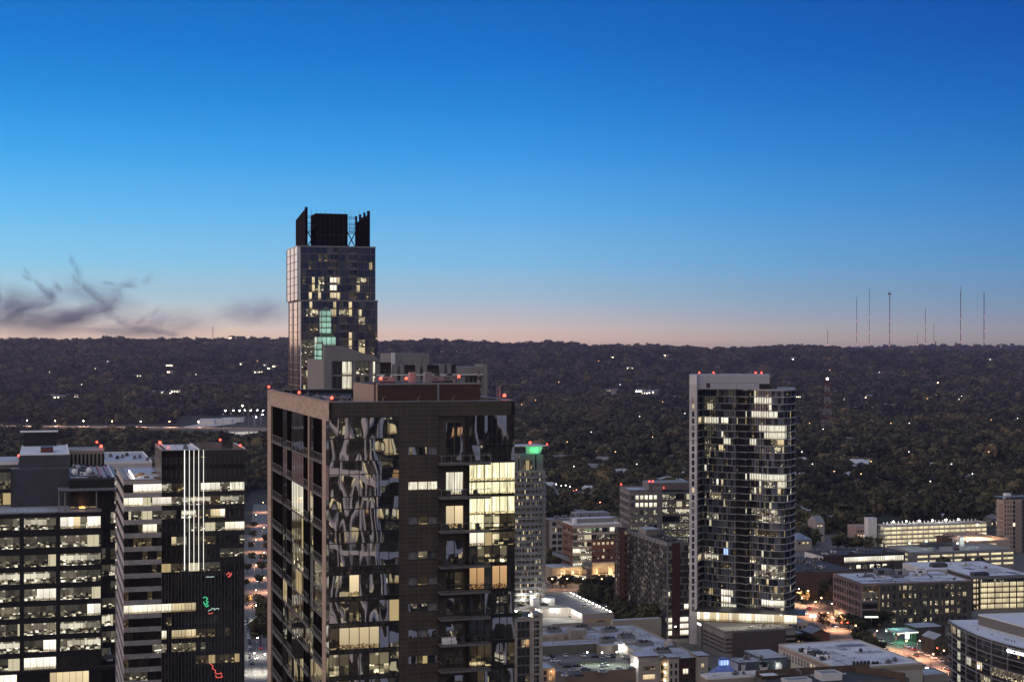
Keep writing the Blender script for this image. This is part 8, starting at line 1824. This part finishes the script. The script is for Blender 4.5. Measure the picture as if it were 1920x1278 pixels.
# low roofs between the offices and the highway
random.seed(455)
for k, (px, dd, x1, xl, py, lab) in enumerate(((196, 640, 285, 190, 857, 'low office with long pale blue-white roof behind the striped office'), (130, 900, 200, 124, 800, '') , (1020, 1330, 1050, 1012, 893, 'two-storey pale building among trees beyond the balcony tower'), (1230, 1290, 1290, 1222, 902, 'low apartment row with blue-grey gabled roof behind the pale stone office'), (1490, 1300, 1512, 1482, 955, 'small blue-roofed building right of the condominium tower'), (1493, 1120, 1522, 1482, 1012, 'low stucco building with pyramid roof right of the condominium tower'), (1500, 1210, 1512, 1488, 985, 'pale cube-shaped house right of the condominium tower'))):
    if not lab: continue
    if k: dd = 426000 / (py - 645)
    b = Bld('office_building' if k == 0 else 'low_building', lab, px, dd, x1, xl, wv=60 if k == 0 else 18); zt = Z(py, dd) + (0 if k == 0 else 0); fr = b.front
    if k == 0:
        zt = Z(868, dd); b.ribbon(fr, 0, fr.w, [(zt - 5.6 - 4.2 * j, zt - 2.6 - 4.2 * j) for j in range(12)], picker(12, 30, (L_dim, 4), (G_gr, 4), (L_off, 2), lo=2, hi=4), PALE, BLK, pane=1.8, zt=zt)
    else: b.punch(fr, 0, fr.w, 0, zt, [(1.5 + i * 3.4, 3.3 + i * 3.4) for i in range(int(fr.w / 3.4 - .3))], [(zt - 3.2, zt - 1.6)], (CRM, GW)[k % 2], lambda k, i: chance((G_dk, 3), (L_yel, 1.4)), None)
    m = MB(); m.prism(b.poly_in(.3, b.wu - .3, .4, b.wv), 0, zt - .2, GW, ROOF_W); m.build('core', b.root)
    if k in (3, 4, 5):
        c = sum(b.poly, Vector((0, 0))) / 4; m = MB(); e = [c + (p - c) * 1.08 for p in b.poly]
        for i in range(4): m.face([(*e[i], zt), (*e[(i + 1) % 4], zt), (*c, zt + 4.5)], (ROOF_S, ROOF_S, surf('slate_blue_roof', (.16, .2, .28), .6, .1, .3))[k - 3])
        m.build('roof', b.root)
    else: b.roof(zt, ROOF_S if k == 0 else ROOF_W, WHTP, .6)
    if k == 0:
        for j in range(8): hvac(b.root, b, 3 + j * 2.3, RU(8, 40), 1.4, 1.6, zt, 1.1, random.choice((DGRY, GRYM)))
    b.finish(GW, zt)
# shops and signs along the avenue
random.seed(457)
b = Bld('petrol_station', 'small shop canopy with white light strips and green glow beside the avenue', 1682, 800, 1722, 1676, cat='shop', wv=12); zt = 6
m = MB(); q = b.poly_in(0, b.wu, 0, 12); m.prism(q, 5.2, 6, WHTP, ROOF_S, True); m.build('canopy', b.root); m = MB()
for f in (b.front, Frame(b.P(0, 6), b.P(b.wu, 6))): m.fb(f, 0, f.w, 5.3, 5.7, 0, .12, STRIP)
m.build('light_strip', b.root)
for a in (1, b.wu - 1): m = MB(); p = b.P(a, 5); m.tube((*p, 0), (*p, 5.2), .2, .2, GRYM); m.build('post', b.root)
m = MB(); m.prism(b.poly_in(b.wu, b.wu + 14, 2, 14), 0, 7.5, DG, ROOF_S); m.build('wall', b.root)
for a in (2, 7): p = b.P(a, 4); plight(b.root, *p, 4.2, 700, (.25, 1, .55))
plight(b.root, *b.P(4, 9), 9.5, 700, (.3, 1, .6))
for k, (px, dd, x1, zt, lab, mt) in enumerate(((1752, 770, 1779, 8, 'low dark shop with gabled roof beside the avenue', DG), (1745, 815, 1772, 6, 'dark shed between the trees behind the gabled shop', DBRICK), (1522, 806, 1556, 4.2, 'low pavilion with rusty gabled roof at the street corner', BRICK), (1492, 802, 1514, 4.5, 'low white-roofed pavilion right of the podium', DGRY), (1495, 838, 1514, 4.2, 'small flat-roofed kiosk building right of the podium', GW), (1732, 690, 1778, 7.2, 'flat grey roof of a low building at the bottom beside the avenue', GW))):
    b = Bld('shop_building', lab, px, dd, x1, px - 3, cat='shop', wv=12); fr = b.front
    b.punch(fr, 0, fr.w, 0, zt, [(.8, 2.4), (3.4, 5)], [(.6, 2.6)], mt, lambda k, i: chance((L_yel, 2), (G_dk, 2)), None); m = MB(); m.prism(b.poly_in(.2, b.wu - .2, .3, 12), 0, zt - .1, mt, ROOF_S); m.build('core', b.root)
    if k in (0, 2): A0, A1, A2_, A3 = b.poly; r0, r1 = (A0 + A1) / 2, (A2_ + A3) / 2; m = MB(); m.face([(*A0, zt), (*r0, zt + 2.2), (*r1, zt + 2.2), (*A3, zt)][::-1], ROOF_S); m.face([(*A1, zt), (*A2_, zt), (*r1, zt + 2.2), (*r0, zt + 2.2)], ROOF_S); m.face([(*A0, zt), (*A1, zt), (*r0, zt + 2.2)], mt); m.build('roof', b.root)
    else: b.roof(zt, ROOF_S, mt, .3)
    b.finish(mt, zt)
def signbox(px, py, w_, h_, z, mat, lab, pole=True):
    x, y = G(px, py); t = thing('lit_sign', lab, 'sign', (x, y, 0)); m = MB(); m.box(x - w_ / 2 - .1, x + w_ / 2 + .1, y + .01, y + .3, z - .1, z + h_ + .1, DGRY); m.build('frame', t); m = MB(); m.box(x - w_ / 2, x + w_ / 2, y - .04, y, z, z + h_, mat); m.build('face', t)
    if pole: m = MB(); m.tube((x, y + .15, 0), (x, y + .15, z), .12, .12, DGRY); m.build('pole', t)
    plight(t, x, y - 1.5, z + h_ / 2, 180, (.9, .95, 1))
signbox(1524, 1182, 3.6, 1.6, 7, glow('sign_lilac', (.85, .8, 1), 2.4), 'white-lilac lit sign box at the corner right of the podium'); signbox(1701, 1212, 2, 3.4, 4, SIGNW, 'tall white lit sign panel beside the avenue'); signbox(1744, 1222, 2.4, 2.2, 5, glow('sign_cream', (1, .95, .75), 2.6), 'square cream lit sign beside the avenue'); signbox(1738, 1264, 1.6, 1.4, 2, SIGNW, 'small round-looking white sign by the bottom of the avenue'); signbox(1634, 1190, 7, .8, 9, STRIP, 'long white light bar at the foot of the five-storey office')
for (px, py) in ((1578, 1190), (1589, 1190), (1757, 1240)):
    x, y = G(px, py); t = thing('traffic_light', 'traffic light showing red over the avenue', 'traffic light', (x, y, 0), 'red traffic lights'); m = MB(); m.tube((x + 4, y, 0), (x + 4, y, 6.5), .12, .1, DGRY); m.tube((x + 4, y, 6.4), (x, y, 6.4), .08, .06, DGRY); m.build('pole', t); m = MB(); m.box(x - .25, x + .25, y - .15, y + .15, 5.6, 6.9, BLK); m.build('housing', t); m = MB(); m.ball((x, y - .2, 6.6), .3, glow('traffic_red', (1, .06, .03), 14) if px == 1578 else bpy.data.materials['traffic_red'], 8, 5); m.build('lamp', t)
# fairy-lit tree with coloured lights near the corner, amber lit tree up the avenue, green lit tree
for (px, py, col, e, lab) in ((1503, 1128, (1, .6, .2), 900, 'tree glowing amber under a street lamp at the top of the avenue'), (1597, 1030, (.35, 1, .2), 700, 'tree lit bright green beside the low building left of the garages'), (1545, 1178, (1, .7, .3), 400, 'bushy tree hung with warm lights at the street corner')):
    x, y = G(px, py); q = dup(sets['street'][0], (x, y, 0), 1, 1.1, lab); q.pop('group', None) if hasattr(q, 'pop') else None
    if 'group' in q: del q['group']
    plight(q, x - 2.5, y - 4.5, 5, e, col)
# ------------------------------------------------------------------ radio masts
random.seed(461)
STL = surf('mast_red', (.10, .045, .045), .7, .1, .1); STW = surf('mast_white', (.2, .17, .18), .7, .1, .1)
def mast(px, y0, y1, w_=3.2, D=9600, top='', side='tall', nm='radio_mast', grp=None, lab=None):
    x = X(px, D); z1 = Z(y0, D); z0 = Z(y1 + 3, D); lab = lab or 'thin guyed radio mast rising from the ridge'; t = thing(nm, lab, 'radio mast', (x, D, z0)); m = MB(); n = 14
    for k in range(n):
        a, c = z0 + (z1 - z0) * k / n, z0 + (z1 - z0) * (k + 1) / n; mt = STW if k % 2 else STL
        for j in range(3): an = j * 2.094; m.tube((x + w_ * .5 * math.cos(an), D + w_ * .5 * math.sin(an), a), (x + w_ * .5 * math.cos(an), D + w_ * .5 * math.sin(an), c), w_ * .2, w_ * .2, mt, 4)
        m.tube((x - w_ * .4, D, a), (x + w_ * .4, D, c), w_ * .1, w_ * .1, mt, 4)
    m.build('lattice_column', t)
    if top: m = MB(); m.prism([(x - 9, D - 5), (x + 9, D - 5), (x + 9, D + 5), (x - 9, D + 5)] if top == 'fork' else [(x - 3, D - 3), (x + 3, D - 3), (x + 3, D + 3), (x - 3, D + 3)], z1, z1 + 8, STL); m.tube((x - 7 if top == 'fork' else x + 2, D, z1 + 8), (x - 7 if top == 'fork' else x + 2, D, z1 + 22 if top == 'fork' else z1 + 50), 1.6, 1.2, STL, 5); m.tube((x + 6 if top == 'fork' else x, D, z1 + 8), (x + 6 if top == 'fork' else x, D, z1 + 18), 1.3, 1, STL, 5); m.build('antenna', t)
    m = MB()
    for f_ in ((.12, .3, .55) if y1 - y0 > 50 else (.2,)): m.ball((x, D - w_, z0 + (z1 - z0) * f_), 2.4, MR, 6, 4)
    m.build('warning_light', t)
MR = glow('mast_red_light', (1, .3, .28), 2.2)
for a in ((1552, 618, 651, 3.2, '', 'short radio mast, leftmost of the group on the right ridge'), (1606, 556, 654, 3., '', 'pale slender radio mast between the short one and its close twin'), (1630, 541, 656, 3., '', 'slender radio mast just left of the dark fork-topped mast'), (1668, 552, 658, 4.8, 'fork', 'boldest dark radio mast with a forked top'), (1720, 625, 650, 2.2, '', 'tiny faint radio mast right of the fork-topped mast'), (1735, 577, 650, 3.2, '', 'medium radio mast standing between two small faint ones'), (1751, 607, 649, 2.6, '', 'small radio mast just right of the medium one'), (1801, 553, 650, 4.2, 'hook', 'tall radio mast with a hooked antenna on top'), (1845, 547, 648, 4.6, '', 'tall radio mast, rightmost on the ridge'), (399, 612, 638, 3.4, '', 'small radio mast on the left ridge beside the flat building'), (1454, 647, 652, 2.4, '', 'tiny mast on the ridge above the condominium tower')): mast(*a[:4], 9600, a[4], lab=a[5])
# flat block, small tower and water towers on the ridge
D = 8700; x0, x1 = X(428, D), X(458, D); t = thing('hilltop_building', 'dark flat apartment block on the skyline of the left ridge', 'building', (x0, D, Z(642, D))); m = MB(); m.box(x0, x1, D, D + 30, Z(645, D), Z(630, D), DG); m.box(x0 + 8, x0 + 30, D + 5, D + 20, Z(630, D), Z(629, D), DG); m.build('wall', t)
for k in range(3):
    m = MB()
    for i in range(9):
        if R() < .7: m.box(x0 + 4 + i * 9, x0 + 8 + i * 9, D - .5, D, Z(640 - k * 3, D), Z(638.4 - k * 3, D), VW[0])
    m.build('window', t)
for (px, y0, y1, w_, lab) in ((207, 632, 638, 5, 'small square tower on the left ridge top'), (1754, 641, 650, 7, 'funnel-shaped water tower on the right ridge'), (1792, 642, 650, 6, 'smaller funnel-shaped water tower on the right ridge')):
    D = 9000; x = X(px, D); t = thing('water_tower' if px > 1000 else 'ridge_tower', lab, 'tower', (x, D, Z(y1, D))); m = MB(); m.tube((x, D, Z(y1 + 2, D)), (x, D, Z(y0 + 3, D)), w_ * .25, w_ * .25, DG, 6); m.tube((x, D, Z(y0 + 3, D)), (x, D, Z(y0, D)), w_ * .4, w_, DG, 8); m.build('shaft', t)
# red and white lattice tower in the woods
D = 2560; x = X(1551, D); z1 = Z(712, D); t = thing('lattice_tower', 'stout red and white lattice tower rising from the dark woods on the right', 'lattice tower', (x, D, 0)); m = MB(); n = 10; zz = lambda k: z1 * k / n; wf = lambda k: (9.5 - 6.5 * min(1, k / 7.5))
RD_ = surf('tower_red', (.13, .045, .04), .7, .1, .1); WT_ = surf('tower_white', (.25, .24, .25), .7, .1, .1)
for k in range(n):
    mt = (WT_, RD_)[(k // 1) % 2 if k < 9 else 1]
    for (sx, sy) in ((-1, -1), (1, -1), (1, 1), (-1, 1)):
        m.tube((x + sx * wf(k), D + sy * wf(k), zz(k)), (x + sx * wf(k + 1), D + sy * wf(k + 1), zz(k + 1)), .55, .5, mt, 4)
    for sy in (-1, 1):
        m.tube((x - wf(k), D + sy * wf(k), zz(k)), (x + wf(k + 1), D + sy * wf(k + 1), zz(k + 1)), .3, .3, mt, 4); m.tube((x + wf(k), D + sy * wf(k), zz(k)), (x - wf(k + 1), D + sy * wf(k + 1), zz(k + 1)), .3, .3, mt, 4); m.tube((x - wf(k + 1), D + sy * wf(k + 1), zz(k + 1)), (x + wf(k + 1), D + sy * wf(k + 1), zz(k + 1)), .3, .3, mt, 4)
m.build('lattice', t); m = MB()
for k in range(3): m.tube((x, D, z1 * .9 + k * 3.6), (x, D, z1 * .9 + k * 3.6 + 1.6), 5, 5, RD_, 10)
m.build('antenna_platform', t); m = MB(); m.ball((x, D - 2, z1 + 2), 1.6, WHL, 8, 5); m.build('warning_light', t)
# ------------------------------------------------------------------ stand-in towers added behind the viewpoint, unseen except mirrored in the glass
random.seed(471)
TD = surf('dark_mirrored_wall', (.03, .027, .025), .6, .2, .1)
for (x, y, w_, h, lab, wm, pw) in ((138, -95, 48, 175, 'added dark tower with white piers mirrored in wavy glass of the brown tower', WHTP, 9), (196, -60, 30, 120, 'added tan tower with lit windows mirrored in the brown tower glass', TAN, 5), (112, -150, 26, 165, 'added pale ribbed tower mirrored in the brown tower glass', WHTP, 9), (262, -60, 40, 128, 'added glass tower with lit floors mirrored in the brown tower glass', DGRY, 6), (-120, -160, 34, 140, 'added grey office tower mirrored in the left offices', GW, 6), (330, 60, 40, 150, 'added pale slab tower mirrored in the corner glass', PALE, 7)):
    t = thing('reflection_tower', lab, 'tower', (x, y, 0)); m = MB(); m.box(x - w_ / 2, x + w_ / 2, y, y + w_, 0, h, TD); m.build('wall', t); f = Frame((x + w_ / 2, y + w_), (x - w_ / 2, y + w_))
    fl = Frame((x - w_ / 2, y + w_), (x - w_ / 2, y)); m = MB()
    for ff2 in (f, fl):
        q = 0.
        while q < w_ - 1.5: m.fb(ff2, q, q + 1.5, 0, h + 2, 0, .6, wm); q += pw
        for k in range(int(h / 24)): m.fb(ff2, 0, w_, 24 * k + 12, 24 * k + 14, 0, .5, wm)
    m.build('pier', t)
    for k in range(int(h / 4) - 1):
        m = MB()
        for ff2 in (f, fl):
            for i in range(int(w_ / 3.2)): m.fq(ff2, .6 + i * 3.2, 3.2 + i * 3.2, 4 * k + 1.4, 4 * k + 4.4, .05, chance((G_dk, 9), (L_off, .7), (L_yel, .9), (L_dim, 2), (L_org, .2)), [(i * 4 + k * 9, 0), (i * 4 + k * 9 + 2.4, 0), (i * 4 + k * 9 + 2.4, 1), (i * 4 + k * 9, 1)])
        m.build('window_band', t)
# ------------------------------------------------------------------ smoke wisps low in the sky on the left
def volmat(name, dens, nscale, col):
    mt = bpy.data.materials.new(name); mt.use_nodes = True; mt.node_tree.nodes.clear(); g = NG(mt.node_tree); o = g.node('ShaderNodeOutputMaterial'); v = g.node('ShaderNodeVolumePrincipled')
    c = g.coord('Object'); L = g.node('ShaderNodeVectorMath', operation='LENGTH'); g.put(L.inputs[0], c); r = L.outputs['Value']; n = g.noise(c, nscale, 5, .6, .8)
    f = g.m('MULTIPLY', g.mr(r, 1.0, .0, 0, 1, True), g.mr(n, .34, .7, .1, 1.2, True)); g.put(v.inputs['Density'], g.m('MULTIPLY', f, dens)); v.inputs['Color'].default_value = (*col, 1); v.inputs['Anisotropy'].default_value = .2; g.l.new(v.outputs[0], o.inputs['Volume']); mt.cycles.volume_step_rate = 1.5
    return mt
SM = volmat('smoke_dark', .0095, 1.7, (.3, .38, .5)); SM2 = volmat('smoke_thin', .0042, 1.4, (.34, .42, .54)); SM3 = volmat('smoke_wisp', .0065, 1.5, (.28, .37, .5))
DS = 15500; st0 = thing('smoke_cloud', 'dark drifting smoke wisps above the left ridge', 'smoke', (X(180, DS), DS, Z(600, DS))); st0['kind'] = 'stuff'
def puff(px, py, rx_, ry_, ang_, mt):
    m = MB(); m.ball((0, 0, 0), 1, mt, 12, 8); o = m.build('wisp'); o.parent = st0; k = DS / FPX; o.location = Vector((X(px, DS), DS + RU(-200, 200), Z(py, DS))) - st0.location; o.scale = (rx_ * k, max(ry_ * k * 1.2, 110), ry_ * k); o.rotation_euler = (RU(-.2, .2), math.radians(ang_), 0); o['kind'] = 'stuff'
def trail(pts, r0, r1, mt=None):
    n = len(pts) - 1
    for i in range(n):
        (x0, y0), (x1, y1) = pts[i], pts[i + 1]; L = math.hypot(x1 - x0, y1 - y0); r = r0 + (r1 - r0) * i / max(1, n - 1)
        puff((x0 + x1) / 2, (y0 + y1) / 2, L * .8 + r * .6, r, math.degrees(math.atan2(y1 - y0, x1 - x0)), mt or SM3)
random.seed(480)
for a in ((25, 588, 120, 34, -6, SM), (115, 598, 130, 30, -6, SM), (150, 588, 95, 22, -12, SM), (235, 622, 130, 18, 4, SM), (110, 612, 230, 34, 0, SM2), (60, 560, 120, 34, -6, SM2), (340, 612, 130, 30, -6, SM2), (480, 582, 110, 40, 0, SM2), (200, 560, 110, 40, 20, SM2), (20, 560, 60, 40, 0, SM2), (280, 600, 120, 26, -10, SM2)): puff(*a)
trail([(136, 482), (140, 500), (146, 518), (160, 534), (176, 550), (190, 566), (206, 582), (222, 596), (240, 608)], 9, 13); trail([(206, 582), (212, 560), (222, 545), (240, 533), (262, 528), (276, 516)], 10, 13, SM2); trail([(200, 530), (225, 534), (250, 536)], 6, 8)
trail([(36, 500), (46, 516), (60, 526), (74, 538), (88, 548), (104, 562)], 6, 11); trail([(104, 562), (106, 545), (98, 530)], 13, 9, SM); trail([(10, 592), (40, 580), (75, 574), (105, 568)], 10, 6); trail([(120, 600), (160, 588), (195, 580), (215, 578)], 14, 6); trail([(0, 520), (2, 545), (6, 565)], 12, 8, SM); trail([(262, 606), (280, 592), (298, 574)], 9, 7, SM2); trail([(240, 612), (280, 618), (315, 624), (335, 628)], 12, 7)
# ------------------------------------------------------------------ haze
hm = bpy.data.materials.new('haze'); hm.use_nodes = True; hm.node_tree.nodes.clear(); g = NG(hm.node_tree); o = g.node('ShaderNodeOutputMaterial'); v = g.node('ShaderNodeVolumePrincipled'); v.inputs['Density'].default_value = HAZE; v.inputs['Color'].default_value = (.74, .62, .95, 1); v.inputs['Anisotropy'].default_value = .3; g.l.new(v.outputs[0], o.inputs['Volume'])
m = MB(); m.box(-6500, 6500, -3200, 13900, -2, 620, hm); hz = m.build('haze'); hz['kind'] = 'stuff'
for o_ in list(COL.objects):
    if '_used' in o_: del o_['_used']
